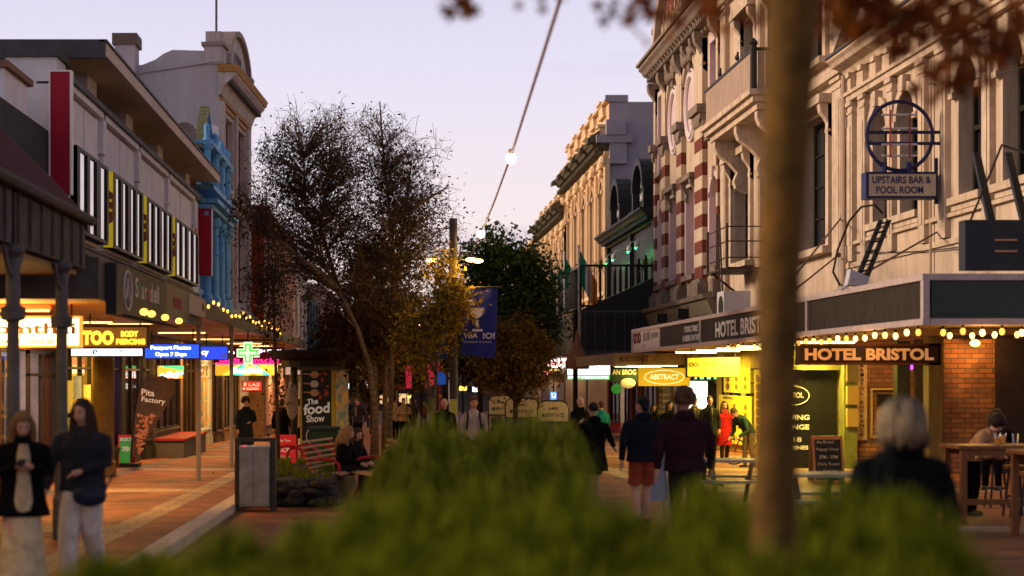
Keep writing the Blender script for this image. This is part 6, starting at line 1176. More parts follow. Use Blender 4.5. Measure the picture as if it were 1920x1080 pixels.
# rounded cafe windbreak signs
ivory = mat('ivory_sign', (.52, .46, .36), .6, c2=(.44, .38, .3), sc=5)
for i, (a, c_, y0_, Y) in enumerate(((916, 966, 742, 52), (948, 1009, 746, 50), (1008, 1066, 752, 47.5))):
    xa, xb = W(a, 0, Y).x, W(c_, 0, Y).x; zt = W(0, y0_, Y).z; g0 = G(Y); w_ = xb - xa; t = thing('cafe_screen', ('leftmost', 'middle', 'rightmost')[i] + ' rounded ivory cafe barrier sign in a black frame behind the grass mound', 'cafe barrier', ((xa + xb) / 2, Y, g0), 'rounded cafe barrier signs')
    pr = [(xa, zt - .62), (xa, zt - .2), (xa + .06, zt - .07), (xa + .2, zt), (xb - .2, zt), (xb - .06, zt - .07), (xb, zt - .2), (xb, zt - .62)]
    b = MB(); b.prism([(x, Y, z) for x, z in pr], (0, .04, 0)); b.build('panel', ivory, t)
    b = MB(); b.tube([(x, Y + .02, z) for x, z in pr + [pr[0]]], .028, 6); b.tube([(xa, Y + .02, zt - .6), (xa, Y + .02, g0)], .028, 6); b.tube([(xb, Y + .02, zt - .6), (xb, Y + .02, g0)], .028, 6); b.tube([(xa, Y + .02, g0 + .5), (xb, Y + .02, g0 + .5)], .02, 6); b.build('frame', M['black'], t)
    b = MB(); b.box(xa + .04, xb - .04, Y + .01, Y + .03, g0 + .15, g0 + .75); b.build('lattice', mat('lattice_dark', (.08, .07, .06), .7, c2=(.02, .02, .02), sc=14), t)
    b = MB(); b.text('JAMES', (xa + w_ * .33, Y - .01, zt - .28), UX, UZ, w_ * .34, .1, 0, .01); b.text('MURPHY & CO', (xa + w_ * .14, Y - .01, zt - .48), UX, UZ, w_ * .72, .12, 0, .01); b.build('lettering', mat('sign_black', (.03, .02, .02)), t)
# pigeons on the balcony rail
for i, (px_, py_, Y) in enumerate(((1360, 160, 50.1), (1391, 136, 47.6))):
    x = X0 if False else 10.28; q = Vector((10.28, Y, 11.04)); b = MB(); b.ell(q + Vector((0, 0, .13)), .07, .13, .09, 8, 6); b.ell(q + Vector((0, -.1, .25)), .04, .045, .045, 7, 5); b.tube([q + Vector((0, -.06, .15)), q + Vector((0, -.1, .24))], .04, 6); b.add([q + Vector((-.03, .1, .12)), q + Vector((.03, .1, .12)), q + Vector((.03, .26, .05)), q + Vector((-.03, .26, .05))], [(0, 1, 2, 3)]); b.tube([q + Vector((0, -.14, .25)), q + Vector((0, -.17, .24))], [.012, .003], 5)
    for s_ in (-.02, .02): b.tube([q + Vector((s_, 0, -.01)), q + Vector((s_, 0, .06))], .007, 4)
    o = b.build('pigeon', mat('pigeon_grey', (.03, .03, .045), .6)); setp(o, ('dark pigeon perched on the far half of the balcony rail', 'dark pigeon perched on the near half of the balcony rail')[i], 'bird'); remesh(o, .012, 2)
# bar tables, stools, glasses
tw = mat('bar_timber', (.24, .10, .035), .45, c2=(.15, .06, .02), sc=6, stretch=(8, 1, 1))
def bartable(label, x0, x1, y0, y1, h_):
    g0 = G(y0); t = thing('bar_table', label, 'bar table', ((x0 + x1) / 2, (y0 + y1) / 2, g0)); b = MB(); zt = g0 + h_
    n = 4
    for i in range(n): yy = y0 + (y1 - y0) * i / n; b.box(x0, x1, yy, yy + (y1 - y0) / n - .008, zt - .045, zt)
    b.build('top', tw, t); b = MB(); b.box(x0 + .08, x1 - .08, y0 + .06, y0 + .1, zt - .14, zt - .046); b.box(x0 + .08, x1 - .08, y1 - .1, y1 - .06, zt - .14, zt - .046); b.box(x0 + .1, x1 - .1, y0 + .06, y0 + .1, g0 + .25, g0 + .33); b.build('apron', tw, t)
    for x in (x0 + .05, x1 - .13):
        for y in (y0 + .04, y1 - .12): b = MB(); b.box(x, x + .08, y, y + .08, G(y), zt - .046); b.build('leg', tw, t)
    return zt
z1_ = bartable('longer timber bar table with three beer glasses and a leaning customer', 7.8, 9.6, 22.0, 22.8, 1.07)
z2_ = bartable('nearer timber bar table cut by the right edge of the picture', 7.75, 9.3, 19.4, 20.2, 1.07)
def stool(label, x, y, h_=.75):
    t = thing('bar_stool', label, 'stool', (x, y, G(y)), 'bar stools'); g0 = G(y); b = MB(); b.rings([(x, y, g0 + h_ - .05, .17, .17), (x, y, g0 + h_, .18, .18)], 12); b.build('seat', tw, t)
    for i in range(4): a = .785 + i * 1.5708; b = MB(); b.tube([(x + .1 * math.cos(a), y + .1 * math.sin(a), g0 + h_ - .05), (x + .2 * math.cos(a), y + .2 * math.sin(a), g0)], .018, 6); b.build('leg', M['charcoal'], t)
    b = MB(); b.tube([(x + .155 * math.cos(a * .5236), y + .155 * math.sin(a * .5236), g0 + .3) for a in range(13)], .012, 5); b.build('footrest', M['charcoal'], t)
stool('stool at the left end of the longer bar table', 7.45, 22.4); stool('stool behind the longer bar table on its right side', 9.1, 23.3); stool('stool in front of the nearer bar table', 8.4, 19.1); stool('stool between the two bar tables', 8.5, 21.2)
beer, gls = mat('beer', (.45, .16, .02), .1, emit=(1, .35, .04), es=.12), mat('clear_glass', (.6, .55, .5), .05, spec=.6)
for i, (px_, Y, f) in enumerate(((1870, 22.2, .6), (1881, 22.5, .7), (1904, 22.15, .0))):
    x = W(px_, 0, Y).x; lb = ('beer glass at the left of the bar table, nearly full', 'beer glass right behind the left one on the bar table', 'empty glass at the right end of the bar table')[i]
    t = thing('beer_glass', lb, 'glass', (x, Y, z1_)); b = MB(); b.rings([(x, Y, z1_ + z, r, r) for z, r in ((.002, .03), (.012, .03), (.015, .028))], 10)
    vs = []; 
    for z, r in ((.01, .03), (.16, .042)):
        for k in range(12): vs.append((x + r * math.cos(k * .5236), Y + r * math.sin(k * .5236), z1_ + z))
    b.add(vs, [(k, (k + 1) % 12, (k + 1) % 12 + 12, k + 12) for k in range(12)]); b.build('glass', SG, t)
    if f: b = MB(); b.rings([(x, Y, z1_ + .015, .027, .027), (x, Y, z1_ + .015 + .14 * f, .035, .035)], 10); b.build('beer', beer, t); b = MB(); b.rings([(x, Y, z1_ + .016 + .14 * f, .035, .035), (x, Y, z1_ + .03 + .14 * f, .037, .037)], 10); b.build('foam', M['white'], t)
# picnic tables
met = mat('pale_table', (.36, .33, .26), .4, c2=(.26, .24, .19), sc=6)
def picnic(label, x0, x1, Y, h_=.74, c=met):
    g0 = G(Y); t = thing('picnic_table', label, 'picnic table', ((x0 + x1) / 2, Y, g0), 'pale picnic tables on the right pavement')
    for nm, ya, yb, z in (('table_top', Y, Y + .75, g0 + h_), ('bench_seat', Y - .5, Y - .22, g0 + .44), ('bench_seat', Y + .98, Y + 1.26, g0 + .44)):
        b = MB(); n = 5 if nm == 'table_top' else 2
        for i in range(n): yy = ya + (yb - ya) * i / n; b.box(x0, x1, yy, yy + (yb - ya) / n - .015, z - .04, z)
        b.build(nm, c, t)
    for x in (x0 + .25, x1 - .3):
        b = MB()
        for s_ in (-1, 1): b.hexa([(x, Y + .375 + s_ * .75 - .03, g0), (x + .06, Y + .375 + s_ * .75 - .03, g0), (x + .06, Y + .375 + s_ * .75 + .03, g0), (x, Y + .375 + s_ * .75 + .03, g0), (x, Y + .375 + s_ * .22 - .03, g0 + h_ - .041), (x + .06, Y + .375 + s_ * .22 - .03, g0 + h_ - .041), (x + .06, Y + .375 + s_ * .22 + .03, g0 + h_ - .041), (x, Y + .375 + s_ * .22 + .03, g0 + h_ - .041)])
        b.box(x + .061, x + .09, Y - .5, Y + 1.26, g0 + .35, g0 + .395); b.build('trestle', mat('grey_trestle', (.07, .07, .07), .5), t)
picnic('pale slatted picnic table left of the near tree trunk', 4.85, 6.15, 25.5); picnic('pale picnic table right of the near tree trunk by the elderly person', 4.95, 6.1, 20.6)

# white easel sign between walkers
t = thing('folding_sign', 'grey folding sign frame standing between the two men walking away', 'sign frame', (3.75, 23, G(23))); g0 = G(23); b = MB()
for s_ in (-.16, .16): b.tube([(3.8 + s_, 22.8, g0), (3.8 + s_ * .8, 23.05, g0 + .95)], .02, 5); b.tube([(3.8 + s_, 23.3, g0), (3.8 + s_ * .8, 23.05, g0 + .95)], .02, 5)
b.build('frame', mat('grey_blue_frame', (.2, .22, .25), .5), t); b = MB(); b.hexa([(3.66, 22.88, g0 + .25), (3.94, 22.88, g0 + .25), (3.94, 22.9, g0 + .25), (3.66, 22.9, g0 + .25), (3.68, 23.03, g0 + .92), (3.92, 23.03, g0 + .92), (3.92, 23.05, g0 + .92), (3.68, 23.05, g0 + .92)]); b.build('panel', mat('dull_blue_panel', (.22, .26, .3), .5), t)
# bicycle leaning by the menu wall
t = thing('bicycle', 'bicycle parked against the yellow menu wall beside the bending person', 'bicycle', (9.4, 42, G(42))); g0 = G(42)
for x in (9.0, 9.98):
    b = MB(); b.tube([(x + .33 * math.cos(k * .2618), 42, g0 + .35 + .33 * math.sin(k * .2618)) for k in range(25)], .02, 6)
    for k in range(8): b.tube([(x, 42, g0 + .35), (x + .32 * math.cos(k * .785), 42, g0 + .35 + .32 * math.sin(k * .785))], .004, 3)
    b.build('wheel', M['black'], t)
b = MB(); P_ = lambda x, z: (x, 42, g0 + z)
for a_, c_ in (((9.0, .35), (9.22, .85)), ((9.22, .85), (9.75, .85)), ((9.75, .85), (9.98, .35)), ((9.75, .85), (9.45, .32)), ((9.22, .85), (9.45, .32)), ((9.0, .35), (9.45, .32)), ((9.75, .85), (9.72, 1.0)), ((9.22, .85), (9.2, .95))): b.tube([P_(*a_), P_(*c_)], .018, 6)
b.tube([(9.72, 41.75, g0 + 1.02), (9.72, 42.25, g0 + 1.02)], .015, 5); b.build('frame', M['red'], t); b = MB(); b.ell(P_(9.2, .97), .12, .07, .03, 8, 5); b.build('saddle', M['black'], t)

# further lamps, signs and small things down the street
for i, (px_, Y, top_) in enumerate(((672, 66, 560), (790, 84, 610), (690, 100, 640), (868, 100, 640))):
    x = W(px_, 0, Y).x; q = W(px_, top_, Y); t = thing('street_lamp', ('lamp post with a single amber globe right of the kiosk', 'far amber lamp post behind the thin birch', 'farthest left amber lamp post', 'far amber lamp post behind the dark green tree')[i], 'street lamp', (x, Y, G(Y)))
    b = MB(); b.tube([(x, Y, G(Y)), q], .07, 8); b.build('pole', M['black'], t); b = MB(); b.ell(q + Vector((0, 0, .1)), .16, .16, .2, 8, 6); b.build('globe', glow('street_amber', (1, .5, .1), 14), t); lamp(t, q + Vector((0, -.25, .1)), 260, (1, .55, .16), size=.2)
cols = [('white', (.95, .95, 1)), ('pink', (1, .1, .5)), ('green', (.1, .9, .3)), ('yellow', (1, .7, .1)), ('blue', (.1, .3, 1)), ('red', (1, .08, .05))]
for i, (px_, py_, w_, h_, Y, c, tx) in enumerate(((645, 706, 12, 16, 68, 1, '7'), (647, 724, 14, 10, 72, 0, 'OWN'), (690, 722, 10, 10, 80, 0, 'BAR'), (692, 737, 14, 8, 84, 2, 'OPEN'), (718, 716, 8, 14, 88, 0, 'H'), (868, 728, 14, 8, 95, 3, 'CAFE'), (893, 730, 14, 9, 90, 0, 'WIFI'), (1038, 742, 10, 14, 76, 4, 'U'), (1020, 700, 22, 8, 84, 5, 'DAIRY'), (1040, 690, 20, 9, 96, 3, 'SUSHI'), (618, 694, 16, 7, 90, 5, 'KEBAB'), (770, 742, 12, 8, 100, 3, 'ATM'))):
    n_, cc = cols[c]; a_ = W(px_ - w_ / 2, py_ + h_ / 2, Y); e_ = W(px_ + w_ / 2, py_ - h_ / 2, Y)
    t = thing('lit_sign', 'small far %s lit sign reading %s' % (n_, tx), 'sign', ((a_.x + e_.x) / 2, Y, a_.z)); b = MB(); b.box(a_.x, e_.x, Y, Y + .12, a_.z, e_.z); b.build('sign_box', glow('far_' + n_, cc, 2.2), t)
    b = MB(); b.text(tx, (a_.x + (e_.x - a_.x) * .12, Y - .02, a_.z + (e_.z - a_.z) * .25), UX, UZ, (e_.x - a_.x) * .76, (e_.z - a_.z) * .5, 0, .02); b.build('lettering', mat('far_sign_ink', (.05, .03, .06)) if c in (0, 3) else glow('white_letters', (.9, .95, 1), 3), t)
    b = MB(); b.box((a_.x + e_.x) / 2 - .03, (a_.x + e_.x) / 2 + .03, Y + .02, Y + .08, e_.z, e_.z + .5); b.build('hanger', M['black'], t)
for i, (x, y) in enumerate(((-4.6, 33.2), (-5.3, 24.5), (6.6, 31), (3.4, 24.4))):
    b = MB(); b.rings([(x, y, G(y) + z, .3, .3) for z in (.003, .008)], 20); b.box(x - .2, x + .2, y - .02, y + .02, G(y) + .009, G(y) + .012); simple('manhole_cover', ('round cover on the left pavement near the ochre column', 'round cover on the left pavement behind the two women', 'round cover on the right pavement beside the picnic tables', 'round cover between the men walking away')[i], 'manhole cover', b, mat('cast_iron', (.05, .04, .035), .6))
# cables over the left facade and a stained patch wall, litter on the paving
for i, (pa, pb, lb) in enumerate(((Vector((-6.9, 34, 4.3)), Vector((-4.0, 33, 3.3)), 'thin black cable dropping from the grey facade to the canopy'), (Vector((11.4, 34, 7.9)), Vector((11.4, 24.5, 7.2)), 'thin cable strung across the hotel facade at window height'), (Vector((11.42, 40, 4.8)), Vector((11.42, 25, 4.3)), 'dark cable sagging low across the hotel facade'))):
    b = MB(); b.tube([pa.lerp(pb, t / 8) - Vector((0, 0, .25 * math.sin(math.pi * t / 8))) for t in range(9)], .014, 5); simple('cable', lb, 'cable', b, M['rope'])
for i in range(9):
    x, y = ((-4.5, 22.4), (-5.2, 27.9), (-3.1, 30.5), (-4.2, 36.8), (6.3, 24.2), (4.2, 27.2), (5.4, 33.3), (-5.7, 19.6), (7.1, 27.8))[i]
    b = MB()
    for k in range(7): leaf_ = Vector((x + R.uniform(-.5, .5), y + R.uniform(-.7, .7), G(y) + .025)); a = R.uniform(0, 6.28); u, v = Vector((math.cos(a), math.sin(a), R.uniform(-.1, .3))) * .045, Vector((-math.sin(a), math.cos(a), R.uniform(-.1, .2))) * .03; b.add([leaf_ - u, leaf_ + v, leaf_ + u, leaf_ - v], [(0, 1, 2, 3)])
    setp(b.build('fallen_leaves', mat('fallen_leaf', (.25, .11, .03), .8)), 'scatter of fallen brown leaves on the brick paving', 'fallen leaves', 'fallen leaves on the paving', 'stuff')
# ================= TREES AND PLANTS =================
def leafquad(b, c, s, m=0, horizontal=.3):
    n = Vector((R.gauss(0, 1), R.gauss(0, 1), R.gauss(0, 1))).normalized(); u = n.orthogonal().normalized(); v = n.cross(u); a = R.uniform(0, 6.28); u, v = u * math.cos(a) + v * math.sin(a), v * math.cos(a) - u * math.sin(a)
    b.add([c - u * s, c + v * s * .5, c + u * s * 1.1, c - v * s * .5], [(0, 1, 2, 3)], m)
def tree(label, trunks, env, nbr, nleaf, ls, barkm, leafm, droop=0., name='birch_tree', tr=.11, cat='tree', twig=4, sparse_top=0., spread=.16, group=None, upright=.3):
    base = trunks[0][0]; t = thing(name, label, cat, (base.x, base.y, G(base.y)), group)
    tk = MB(); cr_ = MB()
    for path in trunks:
        n = len(path); tk.tube(path, [tr * (1 - .8 * i / (n - 1)) for i in range(n)], 9)
    tips = []
    W_ = [e[3] * e[4] * e[5] for e in env]; 
    for i in range(nbr):
        e = R.choices(env, W_)[0]
        while True:
            d = Vector((R.uniform(-1, 1), R.uniform(-1, 1), R.uniform(-1, 1)))
            if d.length < 1: break
        c = W(e[0], e[1], e[2]) + Vector((d.x * e[3], d.y * e[4], d.z * e[5]))
        best = None
        for path in trunks:
            for k in range(len(path) - 1):
                for q in (.1, .5, .9):
                    p = path[k].lerp(path[k + 1], q); 
                    if p.z > c.z - .25 and p.z > path[0].z + .9: continue
                    dd = (p - c).length + abs((c.z - p.z) - .7 * math.hypot(c.x - p.x, c.y - p.y)) * .6 + R.uniform(0, .8)
                    if p.z < path[0].z + 1.2: dd += 3
                    if best is None or dd < best[0]: best = (dd, p, k, path)
        if best is None: continue
        p = best[1]; L = (c - p).length; pts = []
        for k in range(6):
            q = k / 5; m_ = p.lerp(c, q) + Vector((0, 0, upright * L * math.sin(math.pi * q) * (.5 if c.z > p.z else 1))) + Vector((R.gauss(0, 1), R.gauss(0, 1), R.gauss(0, 1))) * (.04 * L * q); pts.append(m_)
        if droop: pts[-1].z -= droop * .4
        r0 = tr * .32 * min(1, L / 2); tk.tube(pts, [max(.005, r0 * (1 - .88 * k / 5)) for k in range(6)], 5)
        for k in range(twig):
            q = R.uniform(.35, 1); idx = min(4, int(q * 5)); s_ = pts[idx].lerp(pts[idx + 1], q * 5 - idx) if idx < 5 else pts[-1]
            dirv = Vector((R.gauss(0, 1), R.gauss(0, 1), R.gauss(0, .7) + (.35 + (1.2 if q > .75 and sparse_top else 0) if not (droop and not sparse_top) else -.2 * droop))).normalized() * R.uniform(.3, .75) * (1 if L > 1 else .6)
            e1 = s_ + dirv * .5 + Vector((0, 0, .03)); e2 = s_ + dirv + Vector((0, 0, -.1 - droop * R.uniform(0, .6)))
            tk.tube([s_, e1, e2], [.006, .005, .003], 3, 0, False); tips.append((s_, e1, e2))
    zmax = max(t_[2].z for t_ in tips); zmin = min(t_[2].z for t_ in tips)
    wts = [(1 - sparse_top * max(0, ((t_[2].z - zmin) / (zmax - zmin) - .45) / .55)) ** 1.5 + .03 for t_ in tips]
    for t_ in R.choices(tips, wts, k=nleaf):
        q = R.random(); p = t_[0].lerp(t_[2], q) + Vector((R.gauss(0, spread), R.gauss(0, spread), R.gauss(0, spread) - droop * abs(R.gauss(0, .25)))); leafquad(cr_, p, ls * R.choice((.5, .8, 1, 1.5)))
    tk.build('trunk', barkm, t, True); cr_.build('crown', leafm, t); return t
birchbark = mat('birch_bark', (.17, .12, .075), .8, c2=(.04, .03, .02), sc=3, stretch=(1, 1, 7), bump=.4, bsc=12)
bark = mat('dark_bark', (.06, .045, .03), .9, c2=(.03, .022, .015), sc=6, bump=.5, bsc=14)
dk = leafmat('birch_leaf', (.025, .018, .007), (.095, .058, .018), .3)
def P(*l, Y=39.): return [W(a, c, Y + (d[0] if d else 0)) for a, c, *d in l]
tree('left birch with a pale trunk leaning left into a broad dark crown', [P((706, 885), (704, 780), (694, 690), (668, 610), (634, 545), (596, 470), (572, 370), (570, 290)), P((660, 600), (628, 520, .6), (600, 420, .9), (620, 320, 1)), P((634, 545), (560, 480, -.5), (510, 440, -.8), (470, 420, -1))],
     [(580, 310, 39.3, 1.4, 1.4, 1.5), (520, 320, 39, .8, 1.1, 1.2), (600, 430, 39, 1.5, 1.3, .8), (480, 420, 38.6, .75, .8, .8), (640, 290, 39.5, 1.0, 1, 1.3), (560, 520, 38.8, 1.0, .9, .6), (660, 350, 39.2, .9, 1, 1.2), (500, 500, 38.6, .6, .7, .6)], 420, 14500, .036, birchbark, dk, .2, sparse_top=.78, spread=.2, tr=.08, twig=8, group='birch trees in the middle of the street')
tree('middle birch with upright pale trunk and tall pointed twiggy crown', [P((728, 880), (732, 760), (737, 640), (738, 520), (733, 420), (722, 320), (715, 240), (712, 190), Y=39.6), P((737, 600), (745, 500, .4), (760, 400, .8), (772, 300, 1), Y=39.6), P((733, 420), (790, 380, -.4), (840, 350, -.6), Y=39.6)],
     [(715, 290, 39.8, 1.0, 1.1, 1.35), (770, 320, 39.6, 1.1, 1.2, 1.2), (825, 400, 39.6, .8, .9, .6), (720, 430, 39.6, 1.5, 1.1, .9), (690, 540, 39.6, 1.6, 1, .85), (800, 470, 39.6, .9, .9, .6)], 420, 13500, .036, birchbark, dk, .2, sparse_top=.78, spread=.2, tr=.075, twig=8, group='birch trees in the middle of the street')
lamplit = leafmat('lamplit_leaf', (.08, .06, .01), (.48, .34, .03), .45)  # glow of the street lamp is put into this leaf colour
tree('small birch with thin stems and leaves tinted as lamplit around the lamp post', [P((808, 880), (812, 790), (818, 700), (826, 620), (832, 560), (845, 500), Y=37.2), P((812, 790), (800, 700, .3), (780, 620, .5), (762, 550, .7), Y=37.2), P((818, 700), (790, 640, -.2), (800, 570, -.3), Y=37.2)],
     [(790, 600, 37.3, .75, .8, .7), (840, 560, 37.2, .65, .7, .6), (870, 545, 37, .4, .5, .5), (765, 650, 37.6, .5, .7, .6), (830, 500, 37.5, .5, .5, .45)], 90, 6500, .048, birchbark, lamplit, .3, tr=.06, spread=.14, group='birch trees in the middle of the street')
tree('rear birch filling the lower crown behind the leaning trunk', [P((700, 868), (705, 760), (700, 660), (690, 560), (680, 480), Y=43), P((722, 866), (722, 740), (726, 620), Y=43)],
     [(650, 540, 43, 1.3, 1.1, .8), (720, 600, 43, 1.3, 1, .9), (640, 620, 43, .9, .9, .7), (760, 520, 43, .9, .9, .7), (690, 470, 43, 1.2, 1, .7)], 100, 10500, .055, birchbark, leafmat('rear_birch_leaf', (.035, .024, .008), (.10, .062, .014), .3), .35, group='birch trees in the middle of the street')
tree('weeping birch with long hanging strands beside the silver bin', [P((522, 880), (520, 780), (516, 660), (512, 540), (500, 440), Y=32.5)],
     [(470, 345, 32.5, .45, .6, .35), (500, 480, 32.5, .42, .6, .6), (515, 600, 32.5, .22, .4, .9), (450, 480, 32.5, .3, .4, .45), (530, 690, 32.5, .18, .3, .7)], 45, 3000, .034, bark, dk, 1.0, name='weeping_tree', tr=.05, spread=.09, upright=.12)
dg = leafmat('dark_green_leaf', (.015, .034, .008), (.075, .115, .02), .3)
tree('dense dark green tree right of the lamp post', [P((935, 870), (938, 740), (930, 600), (925, 500), Y=62), P((938, 740), (985, 620), (1000, 540), Y=62)],
     [(925, 480, 62, 1.3, 1.6, 1.2), (985, 540, 62, 1.5, 1.6, 1.5), (940, 610, 62, 2.2, 1.6, 1.4), (1000, 490, 62, .9, 1, .7), (875, 560, 62, 1.2, 1.2, 1.1), (1020, 610, 62, .9, 1.2, 1.0), (860, 480, 62, .5, .8, .5)], 230, 24000, .085, bark, dg, .1, name='street_tree', spread=.26)
ob = leafmat('rust_leaf', (.06, .042, .01), (.23, .145, .028), .4)
tree('low spreading orange brown maple under the dark green tree', [P((966, 840), (967, 760), (962, 700), (950, 640), Y=47), P((967, 760), (1000, 690), (1030, 660), Y=47), P((962, 745), (915, 690), (890, 665), Y=47)],
     [(940, 660, 47, 1.0, 1.2, .55), (1010, 670, 47, .75, 1, .5), (965, 620, 47, .9, 1, .5), (900, 690, 47, .55, .8, .35), (1000, 705, 47, .9, 1.1, .22)], 110, 12500, .055, bark, ob, .1, name='maple_tree', tr=.1, spread=.13)
tree('second rust coloured maple in front of the far shops left of the lamp post', [P((775, 800), (774, 740), (770, 690), Y=66)],
     [(750, 690, 66, 1.2, 1.2, .7), (800, 670, 66, 1.2, 1.2, .8), (700, 690, 66, .9, 1, .6)], 60, 5000, .08, bark, ob, .1, name='maple_tree', tr=.12, spread=.2)
for i, (px_, py_, Y, rx, rz, lb) in enumerate(((650, 640, 95, 3.2, 2.2, 'far dark tree behind the kiosk roof'), (740, 590, 110, 4.0, 3.4, 'far tall dark tree behind the birch stems'), (835, 610, 120, 4.0, 3.0, 'far dark tree behind the lamp post'), (900, 640, 90, 2.6, 2.0, 'far dark tree behind the orange maple'), (700, 660, 80, 1.8, 1.5, 'far bushy tree between the kiosk and the birch stems'))):
    tree(lb, [[Vector((W(px_, 0, Y).x, Y, G(Y))), W(px_, 690, Y), W(px_, py_, Y)]], [(px_, py_, Y, rx, rx * .8, rz), (px_ - 15, py_ + 25, Y, rx * .8, rx * .7, rz * .7)], 60, 5000, .16, bark, leafmat('far_leaf', (.016, .016, .006), (.07, .05, .014), .25), .1, name='street_tree', tr=.2, spread=.4, group='trees far down the street')
# near trunk on the right and blurred autumn branches
near = leafmat('autumn_leaf', (.09, .018, .008), (.28, .10, .02), .4)
Yt = 5.0
t = thing('maple_tree', 'large near tree with mossy out of focus trunk and autumn leaves overhead', 'tree', (W(1460, 1080, Yt).x, Yt, G(Yt)))
b = MB(); path = [Vector((W(1455, 0, Yt).x, Yt, G(Yt) - .05)), W(1452, 1080, Yt), W(1455, 800, Yt), W(1462, 500, Yt), W(1478, 200, Yt), W(1488, 0, Yt), W(1495, -220, Yt), W(1510, -500, Yt)]
b.tube(path, [.10, .072, .069, .070, .076, .082, .08, .05], 16)
lf = MB()
brs = [[W(1490, -120, Yt), W(1560, -60, 5.3), W(1650, 30, 5.6), W(1720, 60, 5.8), W(1760, 140, 5.9)], [W(1490, -180, Yt), W(1650, -120, 5.2), W(1800, -30, 5.2), W(1880, 60, 5.4), W(1910, 130, 5.5)], [W(1492, -200, Yt), W(1330, -120, 5.3), W(1180, -60, 5.6), W(1020, -30, 5.8), W(880, -10, 6.0)],
       [W(1490, -160, Yt), W(1440, -80, 5.3), W(1380, -20, 5.6), W(1300, 0, 6)], [W(1488, -100, Yt), W(1580, -20, 5.5), W(1640, 10, 5.8), W(1690, 20, 6)], [W(1650, 30, 5.6), W(1720, 20, 5.7), W(1790, 90, 5.8), W(1815, 190, 5.9)]]
for p in brs: b.tube(p, [.03, .02, .014, .009, .005], 6)
def nleaf(c, s):
    u = Vector((R.gauss(0, 1), R.gauss(0, .5), R.gauss(0, 1))).normalized(); v = Vector((R.gauss(0, .4), 1, R.gauss(0, .4))).cross(u).normalized(); pts = []
    for k in range(10): a = 6.283 * k / 10; r_ = s * (1 if k % 2 == 0 else .45) * (1.2 if k == 0 else 1); pts.append(c + u * math.cos(a) * r_ + v * math.sin(a) * r_)
    lf.add(pts, [tuple(range(10))])
for px_, py_, Y, sp, n in ((1240, 5, 5.8, 35, 14), (860, 8, 6.0, 25, 9), (1180, 8, 5.8, 30, 10), (1210, 75, 5.6, 4, 1), (1020, -5, 5.9, 25, 4), (1330, 0, 5.5, 40, 16), (1420, -10, 5.3, 40, 16), (1560, 25, 5.5, 50, 26), (1650, 55, 5.7, 45, 26), (1720, 40, 5.7, 45, 26), (1760, 130, 5.9, 22, 11), (1820, 150, 5.9, 26, 14), (1735, 185, 5.9, 12, 4), (1800, 60, 5.5, 55, 22), (1880, 40, 5.4, 45, 26), (1700, 5, 5.5, 90, 30), (1890, 100, 5.4, 25, 10), (1610, 5, 5.4, 50, 20)):
    for k in range(int(n * 1.5)): nleaf(W(px_ + R.gauss(0, sp), py_ + R.gauss(0, sp * .7), Y + R.uniform(-.15, .15)), R.uniform(.024, .044))
b.build('trunk', mat('mossy_bark', (.14, .072, .014), .9, c2=(.06, .035, .009), sc=7, bump=.8, bsc=18), t, True); lf.build('crown', near, t)

# grasses
gl1 = leafmat('grass_blade', (.022, .048, .004), (.23, .26, .018), .45)
def tuft(b, c, n, h, out, wd=.006):
    for i in range(n):
        a = R.uniform(0, 6.283); rr = R.random() ** .6; lean = out * rr * R.uniform(.7, 1.2); hh = h * R.uniform(.65, 1.1) * (1 - .25 * rr); d = Vector((math.cos(a), math.sin(a), 0)); s_ = Vector((-d.y, d.x, 0)) * wd * R.uniform(.6, 1.3)
        p0 = Vector(c) + d * R.uniform(0, .06); pts = []
        for k in range(5): q = k / 4; pts.append(p0 + d * lean * q * q + Vector((0, 0, hh * (q - .42 * q * q * q * (lean / max(.05, out)) * 1.2))))
        vs = []
        for k in range(5): w_ = s_ * (1 - k / 4.3); vs += [pts[k] - w_, pts[k] + w_]
        b.add(vs, [(2 * k, 2 * k + 1, 2 * k + 3, 2 * k + 2) for k in range(4)])
def planter(name, label, x0, x1, y0, y1, zt):
    b = MB(); b.box(x0, x1, y0, y1, G(y1) - .05, zt - .04); b.box(x0 - .04, x1 + .04, y0 - .04, y1 + .04, zt - .04, zt + .03, 1); b.box(x0 + .08, x1 - .08, y0 + .08, y1 - .08, zt + .031, zt + .04, 2)
    return setp(b.build(name, [mat('planter_timber', (.06, .045, .03), .8, c2=(.035, .025, .018), sc=5, stretch=(1, 1, 6)), mat('planter_rim', (.10, .08, .05), .7), mat('soil', (.03, .02, .012), 1)]), label, 'planter')
planter('planter_box', 'long near planter box under the blurred foreground grass', -1.9, 2.6, 3.5, 7.0, .68)
planter('planter_box', 'middle planter box under the rounded green grass mound', -.15, 1.5, 10.6, 13.2, .45)
